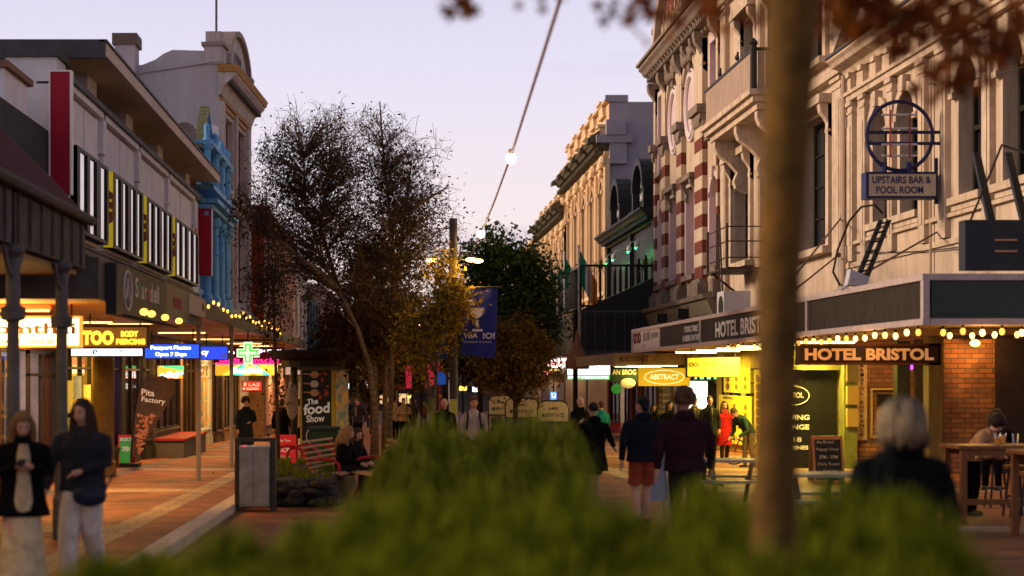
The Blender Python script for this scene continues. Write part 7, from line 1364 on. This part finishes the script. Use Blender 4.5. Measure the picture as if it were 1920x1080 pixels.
def dome(b, c, rad_, h, n, wd):      # fountain of arching blades that fall outward from one crown
    for i in range(n):
        a = R.uniform(0, 6.283); q_ = R.random() ** .5; d = Vector((math.cos(a), math.sin(a), 0)); s_ = Vector((-d.y, d.x, 0)) * wd * R.uniform(.6, 1.4)
        L = rad_ * q_ * R.uniform(.8, 1.2); hh = h * R.uniform(.86, 1.08) * (1 - .22 * q_ * q_); fall = hh * .75 * q_ ** 1.5 * R.uniform(.7, 1.2)
        if R.random() < .06: hh *= 1.1; L *= 1.25
        p0 = Vector(c) + d * R.uniform(0, rad_ * .12); vs = []; tw_ = R.uniform(-.25, .25)
        for k in range(7):
            q = k / 6; p = p0 + d * L * q ** 1.3 + Vector((-d.y, d.x, 0)) * tw_ * L * q * q + Vector((0, 0, hh * math.sin(min(1, q * 1.45) * math.pi / 2) - fall * max(0, q - .45) ** 1.6 * 2.6)); w_ = s_ * (1 - k / 6.5); vs += [p - w_, p + w_]
        b.add(vs, [(2 * k, 2 * k + 1, 2 * k + 3, 2 * k + 2) for k in range(6)])
b = MB()
FG = [(170, 1046, 5.4), (300, 1022, 5.9), (430, 1002, 5.6), (560, 984, 6.1), (690, 950, 5.7), (790, 925, 6.3), (905, 893, 5.8), (1040, 915, 6.2), (1180, 955, 5.8), (1300, 894, 6.0), (1415, 930, 5.8), (1560, 900, 5.9), (1690, 938, 5.6)]
for px_, py_, y in FG:
    for row in range(4):
        yy = y - row * .6; pp = px_ + (row % 2) * 65 + R.uniform(-25, 25); tt = py_ + row * 58 + R.uniform(-14, 18); x = (pp - VX) * yy / FPX; h = max(.22, CH - (tt - VY) * yy / FPX - .72); rr = R.uniform(.26, .38); dome(b, (x, yy, .72), rr, h * 1.04, 640, .004)
setp(b.build('foreground_grass', gl1), 'thick out of focus green grass filling the bottom of the view', 'grass', kind='stuff')
b = MB()
for px_, py_, y, rr in ((770, 806, 11.4, .30), (815, 786, 11.8, .33), (855, 806, 11.4, .28), (905, 812, 12.4, .26), (950, 790, 11.7, .32), (1005, 776, 11.8, .34), (1058, 794, 11.5, .28), (790, 856, 11.0, .3), (880, 856, 11.0, .26), (970, 848, 11.0, .32), (1050, 850, 11.0, .28), (735, 842, 11.4, .24)):
    x = (px_ - VX) * y / FPX; zt = CH - (py_ - VY) * y / FPX; dome(b, (x, y, .46), rr * 1.12, zt - .46, 1500, .0045)
setp(b.build('mound_grass', leafmat('mound_blade', (.05, .09, .008), (.50, .52, .05), .5)), 'rounded green grass mound in the middle planter', 'grass', kind='stuff')
b = MB()
for i in range(60): tuft(b, (R.uniform(-2.15, -1.0), R.uniform(25.6, 31.5), G(28) + .42), 40, .2, .14, .008)
setp(b.build('planter_grass', gl1), 'short mossy grass on the dark stone planter', 'grass', kind='stuff')
# ================= PEOPLE =================
cm = lambda n, c: mat('cloth_' + n, c, .85, c2=tuple(x * .6 for x in c), sc=6, bump=1., bsc=9, spec=.04)
def hand(b, wr, d, side, vx=1.):
    d = d.normalized(); l = Vector((side, 0, 0)); l = (l - d * l.dot(d)).normalized() if abs(d.x) < .9 else Vector((0, 1, 0)); f = Vector((0, -1, 0)); lat = f - d * f.dot(d); lat = lat.normalized() if lat.length > .2 else l
    nrm = d.cross(lat).normalized() * -side
    b.tube([wr - d * .02, wr + d * .035, wr + d * .08], [.026, .034, .03], 7)
    for i, (o, L_) in enumerate(((-.027, .062), (-.009, .074), (.009, .07), (.027, .055))):
        s_ = wr + d * .075 + lat * o; b.tube([s_, s_ + d * L_ * .55 + nrm * .004, s_ + d * L_ * .9 + nrm * .024], [.0095, .009, .0075], 5)
    s_ = wr + d * .025 + lat * -.03; b.tube([s_, s_ - lat * .03 + d * .03, s_ - lat * .035 + d * .062 + nrm * .008], [.012, .011, .009], 5)
def person(label, px, Y, rz=0, h=1.7, stride=0., sit=False, lean=0., arms=None, head=(0, 0), top=('jacket', 'black', (.02, .02, .02)), bot=('trousers', 'black', (.02, .02, .02)), shoe=(.03, .025, .02), hair=('short', (.03, .02, .015)), sk=(.48, .27, .19), vox=.014, x=None, z0=None, lw=1., collar=None, group=None, extra=None):
    X = (px - VX) * Y / FPX if x is None else x; g0 = G(Y) if z0 is None else z0
    t = thing('person', label, 'person', (X, Y, g0), group); OFF[t.name] = Vector((0, 0, 0)); t.rotation_euler.z = rad(rz); s_ = h / 1.735; t.scale = (s_, s_, s_)
    dz = -.43 if sit else 0; hipz = .93 + dz; cl, sl_ = math.cos(rad(lean)), math.sin(rad(lean))
    def B(p):   # bend the upper body forward about the hips
        p = Vector(p)
        if p.z > hipz: dy, dzz = p.y, p.z - hipz; return Vector((p.x, dy * cl - dzz * sl_, hipz + dzz * cl + dy * sl_))
        return p
    sw = .16 * stride
    sh = [Vector((e * .185 * lw, .01, 1.40 + dz)) for e in (-1, 1)]
    el = [Vector((-.245 * lw, .03 - sw, 1.12 + dz)), Vector((.245 * lw, .03 + sw, 1.12 + dz))]; wr = [Vector((-.25 * lw, -.06 - sw * 2, .87 + dz)), Vector((.25 * lw, -.06 + sw * 2, .87 + dz))]
    if arms:
        for i, a in enumerate(arms):
            if a: el[i], wr[i] = Vector(a[0]) + Vector((0, 0, dz)), Vector(a[1]) + Vector((0, 0, dz))
    S = [B(p) for p in sh]; E_ = [B(p) for p in el]; WR = [B(p) for p in wr]
    if sit: hp = [Vector((e * .09, 0, .50)) for e in (-1, 1)]; kn = [Vector((e * .1, -.43, .50)) for e in (-1, 1)]; an = [Vector((e * .1, -.42, .09)) for e in (-1, 1)]
    else:
        hp = [Vector((e * .09, 0, .90)) for e in (-1, 1)]; kn = [Vector((-.095, -.03 - .2 * stride, .49)), Vector((.095, -.03 + .02 * stride, .48))]; an = [Vector((-.09, -.34 * stride, .09)), Vector((.09, .36 * stride, .09 + .08 * stride))]
    # body: one continuous surface
    b = MB()
    def R_(lst, k=1.): 
        m0 = MB(); m0.rings(lst, 16); m0.v = [B(v) for v in m0.v]; b.add(m0.v, m0.f)
    tor = [(.92, .155, .11), (1.03, .13, .095), (1.15, .14, .1), (1.3, .155, .10), (1.37, .135, .085), (1.43, .085, .065), (1.48, .055, .055)]
    R_([(0, .01, z + dz, rx * .92, ry * .92) for z, rx, ry in tor]); b.tube([B((0, .015, 1.43 + dz)), B((0, .0, 1.57 + dz))], .052, 10)
    hc = Vector((0, .0, 1.50 + dz)); Mh = Matrix.Translation(hc) @ Matrix.Rotation(rad(head[0]), 4, 'Z') @ Matrix.Rotation(rad(head[1]), 4, 'X') @ Matrix.Translation(-hc)
    def H(mb, dst): dst.add([B(Mh @ v) for v in mb.v], mb.f)
    hd = MB(); hz = dz
    hd.ell((0, .005, 1.632 + hz), .074, .092, .1, 14, 10); hd.ell((0, -.028, 1.572 + hz), .056, .058, .058, 10, 7); hd.tube([(0, -.084, 1.638 + hz), (0, -.107, 1.598 + hz)], [.010, .016], 6)
    for e in (-1, 1): hd.ell((e * .077, .008, 1.612 + hz), .01, .02, .03, 6, 5); hd.ell((e * .03, -.07, 1.585 + hz), .022, .02, .02, 7, 5)
    hd.ell((0, -.082, 1.562 + hz), .022, .012, .01, 8, 5); H(hd, b)
    for i, e in enumerate((-1, 1)):
        b.tube([S[i] + Vector((-e * .04, 0, -.05)), S[i].lerp(E_[i], .3), E_[i], WR[i]], [.03, .038, .034, .026], 8); hand(b, WR[i], WR[i] - E_[i], e)
        b.tube([hp[i], kn[i], kn[i].lerp(an[i], .35), an[i]], [.085, .052, .052, .035], 10); b.tube([an[i], an[i] + Vector((0, -.02, -.05)), an[i] + Vector((0, -.12, -.06))], [.035, .035, .03], 7)
    b.ell((0, .01, hipz), .155, .105, .1, 12, 7)
    bo = b.build('body', mat('skin_%.2f_%.2f' % sk[:2], sk, .55, spec=.25), t); remesh(bo, vox, 2)
    # face
    f = MB(); f2 = MB()
    for e in (-1, 1): f.ell((e * .029, -.083, 1.628 + hz), .012, .008, .007, 8, 5); f.tube([(e * .014, -.09, 1.648 + hz), (e * .045, -.082, 1.65 + hz)], .004, 4)
    fm = MB(); H(f, fm); fm.build('eyes', mat('eye_dark', (.02, .012, .01), .3), t)
    f2.ell((0, -.094, 1.562 + hz), .022, .006, .006, 8, 5); fm = MB(); H(f2, fm); fm.build('mouth', mat('lip', (.3, .08, .07), .5), t)
    # upper garment
    kind, cn, cc = top; b = MB(); k = 1.12 if kind != 'shirt' else 1.0; hem = {'coat': .48, 'longcoat': .40, 'jacket': .82, 'hoodie': .84, 'shirt': .86, 'blazer': .72, 'parka': .60}[kind]
    if sit: hem = max(hem, .90)
    lst = []
    if hem < .8: lst += [(hem, .21, .16), (min(hem + .15, .79), .198, .148)]
    lst += [(max(hem, .86) if hem >= .8 else .86, .178, .13), (.98, .165, .118), (1.12, .165, .118), (1.28, .182, .125), (1.37, .178, .112), (1.43, .12, .09), (1.475, .07, .068), (1.495, .064, .064)]
    R_([(0, .01, z + dz, rx * k * lw, ry * k) for z, rx, ry in lst])
    for i, e in enumerate((-1, 1)):
        m_ = S[i].lerp(E_[i], .5); q = E_[i].lerp(WR[i], .93); r_ = .058 * k; b.tube([S[i] + Vector((-e * .06, 0, -.012)), S[i].lerp(m_, .22) + Vector((-e * .008, 0, -.012)), m_, E_[i], E_[i].lerp(WR[i], .5), q], [r_ * .72, r_ * .98, r_ * .95, r_ * .85, r_ * .78, r_ * .66], 12)
    if kind == 'hoodie' or kind == 'parka':
        m0 = MB(); m0.ell((0, .09, 1.475 + dz), .115, .06, .065, 12, 7); b.add([B(v) for v in m0.v], m0.f)
    if kind in ('jacket', 'blazer', 'coat'):
        for e in (-1, 1): b.tube([B((e * .065, .05, 1.5 + dz)), B((e * .075, -.03, 1.485 + dz)), B((e * .03, -.12, 1.38 + dz))], [.022, .024, .012], 6)
    o = b.build({'longcoat': 'coat', 'parka': 'coat'}.get(kind, kind), cm(cn, cc), t); remesh(o, vox, 3)
    # lower garment
    kind, cn, cc = bot; b = MB()
    if kind in ('skirt', 'dress'):
        if sit: b.rings([(0, 0, .62, .17, .13), (0, -.05, .5, .2, .2)], 14); b.tube([(0, 0, .52), (0, -.42, .54), (0, -.46, .25)], [.18, .17, .2], 14)
        else: b.rings([(0, 0, z, rx, ry) for z, rx, ry in ((1.0, .135, .095), (.88, .165, .115), (.6, .19, .16 + .05 * stride), (.3, .22, .19 + .2 * stride), (.06, .27, .24 + .26 * stride))], 22)
    else:
        wide = {'wide': 1.5, 'shorts': 1.18, 'trousers': 1.0}[kind]; b.ell((0, .01, hipz - .01), .172, .122, .12, 14, 8)
        for i in (0, 1):
            if kind == 'shorts': b.tube([hp[i], hp[i].lerp(kn[i], .5), hp[i].lerp(kn[i], .85)], [.1, .095, .1], 12)
            else: b.tube([hp[i], hp[i].lerp(kn[i], .5), kn[i], kn[i].lerp(an[i], .5), an[i] + Vector((0, 0, -.03))], [.1, .088 * (1 + (wide - 1) * .5), .068 * wide, .062 * wide, .052 * wide * 1.05], 12)
    o = b.build({'wide': 'trousers'}.get(kind, kind), cm(cn, cc), t); remesh(o, vox, 3)
    for i in (0, 1):
        b = MB(); a = an[i]; b.tube([a + Vector((0, .04, -.05)), a + Vector((0, -.04, -.055)), a + Vector((0, -.16, -.065))], [.04, .045, .032], 8); b.box(a.x - .04, a.x + .04, a.y - .18, a.y + .06, a.z - .09, a.z - .075); b.build('shoe', mat('shoe_%.2f_%.2f' % shoe[:2], shoe, .6), t)
    # hair
    hk, hcol = hair; b = MB(); hm = mat('hair_%.2f_%.2f_%.2f' % hcol, hcol, .6, c2=tuple(c * .45 for c in hcol), sc=28, stretch=(1, 1, .3), bump=.6, bsc=60)
    if hk != 'bald':
        q = MB()
        if hk in ('short', 'long', 'bob', 'pony', 'bun'):
            q.ell((0, .024, 1.668 + hz), .086, .098, .088, 16, 9, 0, .05); q.ell((0, .06, 1.61 + hz), .072, .055, .075, 10, 6)
        if hk in ('long', 'bob'):
            zb = 1.28 if hk == 'long' else 1.47
            q.tube([(0, .05, 1.68 + hz), (0, .085, 1.55 + hz), (0, .09, 1.42 + hz), (0, .095, zb + hz)], [.075, .088, .098, .06], 10)
            for e in (-1, 1): q.tube([(e * .05, .0, 1.70 + hz), (e * .088, -.01, 1.62 + hz), (e * .095, -.02, 1.5 + hz), (e * .09, -.055, 1.40 + hz), (e * .08, -.075, zb + .02 + hz)], [.034, .038, .044, .046, .024], 8)
        if hk == 'bun': q.ell((0, .09, 1.72 + hz), .045, .045, .045, 8, 6)
        if hk == 'curly':
            q.ell((0, .02, 1.665 + hz), .098, .105, .1, 16, 9)
            for i in range(170):
                a, c_ = R.uniform(0, 6.28), R.uniform(-.55, 1); r_ = math.sqrt(max(0, 1 - c_ * c_)); y_ = .03 + .115 * r_ * math.sin(a)
                if y_ < -.05 and c_ < .35: continue
                q.ell((.108 * r_ * math.cos(a), y_, 1.665 + hz + .115 * c_), .024, .024, .024, 6, 4)
        if hk == 'shaggy':
            dcap = MB(); dcap.ell((0, .03, 1.665 + hz), .096, .106, .10, 16, 9, 0, .12); dcap.ell((0, .07, 1.60 + hz), .07, .07, .09, 12, 8, 0, .15); dm = MB(); H(dcap, dm); dm.build('hair', mat('hair_dark_crown', (.035, .024, .018), .7, c2=(.12, .09, .06), sc=22), t, True)
            for i in range(120):
                a = R.uniform(.0, 3.14) if i % 3 == 0 else R.choice((R.uniform(-.2, .75), R.uniform(2.4, 3.34))); st = Vector((.07 * math.cos(a), .03 + .07 * math.sin(a), 1.73 + hz - R.uniform(0, .06))); o_ = Vector((math.cos(a), math.sin(a), 0)); q.tube([st, st + o_ * .04 + Vector((0, 0, -.04)), st + o_ * .055 + Vector((0, 0, -.13)), st + o_ * R.uniform(.03, .07) + Vector((R.uniform(-.02, .02), 0, -.15 - R.uniform(0, .07)))], [.014, .016, .014, .004], 5)
        if hk == 'beanie': q.ell((0, .018, 1.672 + hz), .088, .102, .095, 16, 9)
        fm = MB(); H(q, fm); o = fm.build('beanie' if hk == 'beanie' else 'hair', hm, t, True)
        if hk == 'long' and vox < .011:
            ns = MB()
            for i in range(110):
                a = R.uniform(.15, 2.99) if R.random() < .6 else R.choice((R.uniform(-.35, .15), R.uniform(2.99, 3.5))); ca_, sa_ = math.cos(a), math.sin(a); w1 = R.uniform(-.012, .012); ze = 1.26 + R.uniform(-.05, .1) + hz; rr = R.uniform(1.0, 1.25)
                ns.tube([(.055 * ca_, .02 + .06 * sa_, 1.735 + hz), (.09 * ca_, .025 + .1 * sa_, 1.66 + hz), (.092 * ca_ * rr, .03 + .1 * sa_, 1.55 + hz), (.1 * ca_ * rr + w1, .03 + .11 * sa_, 1.43 + hz), (.1 * ca_ * rr - w1, .03 + .11 * sa_ - (.08 if sa_ < .2 else 0), ze)], [.006, .011, .012, .011, .003], 5)
            fm = MB(); H(ns, fm); fm.build('hair_strands', hm, t, True)
        if hk in ('short', 'long', 'bob', 'bun', 'curly', 'beanie', 'pony'): remesh(o, max(.008, vox * .8), 1)
    if collar and bot[0] == 'skirt':
        b = MB(); b.rings([(0, -.085, z, rx, .075) for z, rx in ((.68, .13), (.9, .095), (1.05, .075), (1.2, .07), (1.3, .075), (1.42, .045))], 12); b.build('dress_front', cm('dressfront', collar), t)
    elif collar:
        b = MB(); b.tube([B((0, -.115, 1.44 + dz)), B((0, -.14, 1.30 + dz)), B((0, -.145, 1.1 + dz))], [.03, .035, .02], 6); b.build('shirt_front', cm('shirtfront', collar), t)
    t['_mh'] = 0; del t['_mh']
    return t
K0 = ('black', (.005, .005, .006))
near_v = .0085
phone_arms = [((-.24, -.05, 1.15), (-.06, -.27, 1.22)), ((.24, -.05, 1.15), (.05, -.27, 1.21))]
person('blonde woman in black blazer and long cream skirt looking down at her phone', 42, 14.3, 18, 1.60, .5, arms=phone_arms, head=(0, 28), top=('blazer',) + K0, collar=(.55, .44, .28), bot=('skirt', 'cream', (.62, .50, .32)), hair=('long', (.22, .12, .05)), vox=near_v, lw=1.16)
person('woman with long dark hair in slate shirt jacket and wide white trousers', 155, 15.0, -8, 1.70, .5, arms=[None, ((.25, -.02, 1.14), (.04, -.2, 1.06))], head=(-12, 6), top=('jacket', 'slate', (.028, .030, .040)), bot=('wide', 'offwhite', (.74, .66, .60)), hair=('long', (.035, .018, .01)), vox=near_v, lw=1.2)
b = MB(); bx = W(168, 930, 14.75); b.ell(bx, .16, .06, .10, 12, 8); b.tube([bx + Vector((-.13, .05, .06)), bx + Vector((-.2, .15, .3)), bx + Vector((-.12, .2, .62))], .01, 5); b.tube([bx + Vector((.13, .05, .05)), bx + Vector((.2, .12, .2))], .01, 5); simple('handbag', 'small dark blue handbag worn by the woman in white trousers', 'handbag', b, mat('navy_leather', (.015, .02, .04), .4))
b = MB(); bp = W(40, 868, 14.0); b.hexa([bp + Vector(v) for v in ((-.035, -.06, -.03), (.035, -.06, -.03), (.035, .05, .02), (-.035, .05, .02), (-.035, -.065, -.02), (.035, -.065, -.02), (.035, .045, .03), (-.035, .045, .03))]); simple('phone', 'black phone held by the blonde woman at the left edge', 'phone', b, M['black'])
person('man in dark coat with shoulder bag standing outside the orange lit kiosk', 461, 43.6, 20, 1.76, .15, arms=[None, ((.25, -.02, 1.14), (.05, -.2, 1.08))], top=('coat', 'darkteal', (.02, .028, .03)), bot=('trousers',) + K0, hair=('curly', (.06, .03, .015)))
person('person in dark hood partly hidden by the weeping birch', 529, 46, 170, 1.72, .3, top=('coat',) + K0, bot=('trousers',) + K0)
person('dark haired woman in maroon top left of the poster kiosk', 546, 52, 15, 1.68, .4, top=('jacket', 'maroon', (.13, .01, .025)), bot=('trousers', 'greyjean', (.15, .13, .12)), hair=('long', (.02, .012, .01)))
person('person in pale pink shirt and dark shorts walking away by the kiosk', 562, 49, 175, 1.72, .5, top=('shirt', 'palepink', (.48, .30, .27)), bot=('shorts',) + K0, hair=('short', (.05, .03, .02)))
person('man in dark jacket over grey shirt walking past right of the kiosk', 671, 58, -30, 1.76, .5, top=('jacket', 'charcoalj', (.035, .033, .035)), bot=('trousers',) + K0, hair=('short', (.12, .06, .03)), collar=(.25, .22, .22), head=(-35, 0))
person('man in tan jumper with folded arms beyond the birch stems', 757, 62, 10, 1.76, .1, arms=[((-.26, -.06, 1.15), (.05, -.2, 1.2)), ((.26, -.06, 1.15), (-.05, -.21, 1.16))], top=('jacket', 'tan', (.34, .20, .10)), bot=('trousers',) + K0)
person('person in yellow top left of the man in the tan jumper', 741, 66, 30, 1.66, .1, top=('shirt', 'mustard', (.4, .28, .1)), bot=('trousers',) + K0, hair=('short', (.1, .05, .02)))
person('person in dark jacket right of the man in the tan jumper', 771, 70, -20, 1.7, .3, top=('jacket',) + K0, bot=('trousers', 'greyjean', (.15, .13, .12)))
person('bald bearded man in black jacket behind the grass mound beside the lamp post', 833, 35.5, 5, 1.74, .3, head=(-15, 5), top=('jacket',) + K0, bot=('trousers',) + K0, hair=('bald', (0.1, 0.1, 0.1)), sk=(.5, .26, .17))
bm = person('bearded man in pale shirt wearing a dark backpack walking toward the camera', 888, 33, 0, 1.76, .4, head=(8, 8), top=('shirt', 'ivory', (.48, .40, .32)), bot=('trousers',) + K0, hair=('short', (.16, .05, .02)), sk=(.5, .25, .17))
x_ = W(888, 0, 33).x; b = MB(); b.ell((x_, 33.2, G(33) + 1.2), .16, .1, .25, 12, 8)
for e in (-1, 1): b.tube([(x_ + e * .12, 33.1, G(33) + 1.44), (x_ + e * .125, 32.97, G(33) + 1.44), (x_ + e * .13, 32.84, G(33) + 1.3), (x_ + e * .15, 32.86, G(33) + 1.08)], .024, 6)
simple('backpack', 'dark backpack on the bearded man in the pale shirt', 'backpack', b, mat('backpack_black', (.015, .015, .02), .7))
for i, (px_, Y, lb, c) in enumerate(((778, 90, 'far pedestrian in grey left of the lamp post', (.15, .14, .14)), (795, 96, 'far pedestrian in dark red left of the lamp post', (.2, .03, .03)), (700, 84, 'far pedestrian in black between the birch stems', (.02, .02, .02)), (655, 92, 'far pedestrian in navy right of the kiosk', (.02, .03, .06)), (583, 75, 'far pedestrian in brown behind the kiosk', (.12, .07, .04)), (925, 74, 'far pedestrian in beige behind the cafe barriers', (.35, .26, .18)))):
    person(lb, px_, Y, R.uniform(-40, 220), R.uniform(1.62, 1.8), .5, top=('jacket', 'far%d' % i, c), bot=('trousers',) + K0, vox=.02)
# seated women on the bench (bench faces +x)
bz = G(28.4)
person('blonde woman in black coat seated on the red bench seen from the side', 641, 28.0, 72, 1.66, sit=True, lean=8, x=-.86, arms=[((-.22, -.15, 1.15), (-.06, -.36, 1.10)), ((.22, -.15, 1.15), (.06, -.36, 1.10))], head=(12, 14), top=('coat',) + K0, bot=('trousers', 'navyt', (.012, .015, .03)), hair=('long', (.30, .17, .07)), vox=.010)
person('dark haired woman seated farther along the red bench turned to her friend', 667, 28.75, 58, 1.60, sit=True, lean=10, x=-.70, arms=[((-.22, -.15, 1.15), (-.08, -.36, 1.12)), ((.22, -.15, 1.15), (.05, -.36, 1.14))], head=(-22, 8), top=('coat', 'blacknavy', (.012, .012, .018)), bot=('trousers', 'navyt', (.012, .015, .03)), hair=('long', (.06, .022, .012)), vox=.010)
# right side walkers
person('person in black beanie and long black coat walking away right of the grass mound', 1112, 25.6, 190, 1.64, .45, arms=[((-.3, -.02, 1.16), (-.4, -.1, 1.0)), ((.27, -.03, 1.18), (.16, -.2, 1.38))], top=('parka',) + K0, bot=('shorts',) + K0, hair=('beanie', (.012, .012, .015)), sk=(.46, .3, .22), shoe=(.4, .38, .36), vox=.010, lw=1.12)
person('man in navy hoodie and rust red shorts walking away', 1204, 21.8, 188, 1.74, .3, head=(30, 0), top=('hoodie', 'navyhood', (.012, .014, .024)), bot=('shorts', 'rust', (.34, .07, .035)), hair=('short', (.012, .01, .01)), vox=.009, lw=1.18)
person('curly haired man in dark maroon jumper walking away', 1284, 18.2, 176, 1.80, .3, top=('hoodie', 'darkmaroon', (.035, .014, .020)), bot=('trousers', 'darkj', (.02, .015, .015)), hair=('curly', (.12, .06, .03)), vox=.009, lw=1.2)
person('elderly person with shaggy grey hair in black fleece seen from behind', 1688, 8.6, 182, 1.70, .0, top=('hoodie', 'blackfleece', (.005, .007, .008)), bot=('trousers',) + K0, hair=('shaggy', (.26, .20, .13)), vox=.0075, lw=1.12)
person('man in dark suit white shirt and tie facing the camera', 1331, 43, 5, 1.80, .2, top=('blazer', 'suit', (.015, .018, .017)), bot=('trousers', 'suit', (.015, .018, .017)), hair=('short', (.08, .04, .02)), collar=(.6, .6, .55), vox=.011)
b = MB(); q = W(1331, 0, 43).x; b.tube([(q - .005, 42.80, G(43) + 1.50), (q - .003, 42.77, G(43) + 1.42), (q, 42.74, G(43) + 1.15)], [.014, .016, .03], 5); simple('necktie', 'dark necktie of the man in the suit', 'necktie', b, M['black'])
person('woman in red coat with long brown hair beside the suited man', 1358, 43.6, 10, 1.66, .2, top=('coat', 'redcoat', (.40, .015, .02)), bot=('trousers', 'darkbrown', (.05, .03, .02)), hair=('long', (.06, .025, .012)), vox=.011)
person('man with glasses in brown jacket and pale collar left of the suited man', 1302, 45.5, -8, 1.77, .2, top=('jacket', 'darkbrownj', (.05, .035, .02)), bot=('trousers',) + K0, hair=('short', (.14, .07, .03)), collar=(.5, .4, .25), vox=.012)
person('woman with long black hair in black top left of the curly haired man', 1256, 42, 5, 1.66, .3, top=('jacket',) + K0, bot=('trousers',) + K0, hair=('long', (.015, .01, .01)), sk=(.42, .24, .15), vox=.012)
person('dark haired woman half hidden behind the man in the navy hoodie', 1226, 47, 5, 1.58, .3, top=('jacket',) + K0, bot=('trousers',) + K0, hair=('long', (.015, .01, .01)), sk=(.40, .22, .14))
person('bald person in dark jacket left of the person in the beanie', 1088, 37, 20, 1.78, .3, top=('jacket',) + K0, bot=('trousers',) + K0, hair=('bald', (0.1, 0.1, 0.1)), sk=(.5, .3, .2))
person('person in teal jacket outside the pub door', 1127, 44, 200, 1.66, .3, top=('jacket', 'teal', (.01, .20, .20)), bot=('trousers',) + K0, hair=('short', (.1, .05, .03)))
person('person in dark green jacket bending over by the yellow menu wall', 1405, 40.5, -60, 1.72, .2, lean=48, arms=[((-.24, -.2, 1.15), (-.15, -.45, 1.2)), ((.24, -.2, 1.15), (.15, -.45, 1.2))], top=('jacket', 'darkgreen', (.03, .06, .05)), bot=('trousers', 'khaki', (.2, .15, .08)), hair=('short', (.10, .06, .03)))
person('person in jacket coloured as orange lit leaning over the bar table', 1815, 23.6, 35, 1.62, .1, lean=42, arms=[((-.24, -.22, 1.12), (-.08, -.34, 1.28)), ((.24, -.22, 1.12), (.12, -.36, 1.26))], x=8.55, top=('jacket', 'orangelit', (.45, .24, .12)), bot=('trousers',) + K0, hair=('curly', (.03, .015, .01)), vox=.010)  # orange light on the jacket is put into its cloth colour
person('dark seated person at the far end of the bar', 1850, 25.4, -30, 1.66, sit=True, x=9.6, z0=G(25.4) + .3, top=('jacket',) + K0, bot=('trousers',) + K0, hair=('long', (.02, .012, .01)), sk=(.3, .16, .1))
stool('stool carrying the dark seated person', 9.6, 25.4, .76)
for o_ in SC.objects:
    if o_.type == 'MESH' and not o_.data.materials: print('NOMAT', o_.name)
print('objects', len(SC.objects), 'verts', sum(len(m.vertices) for m in bpy.data.meshes))
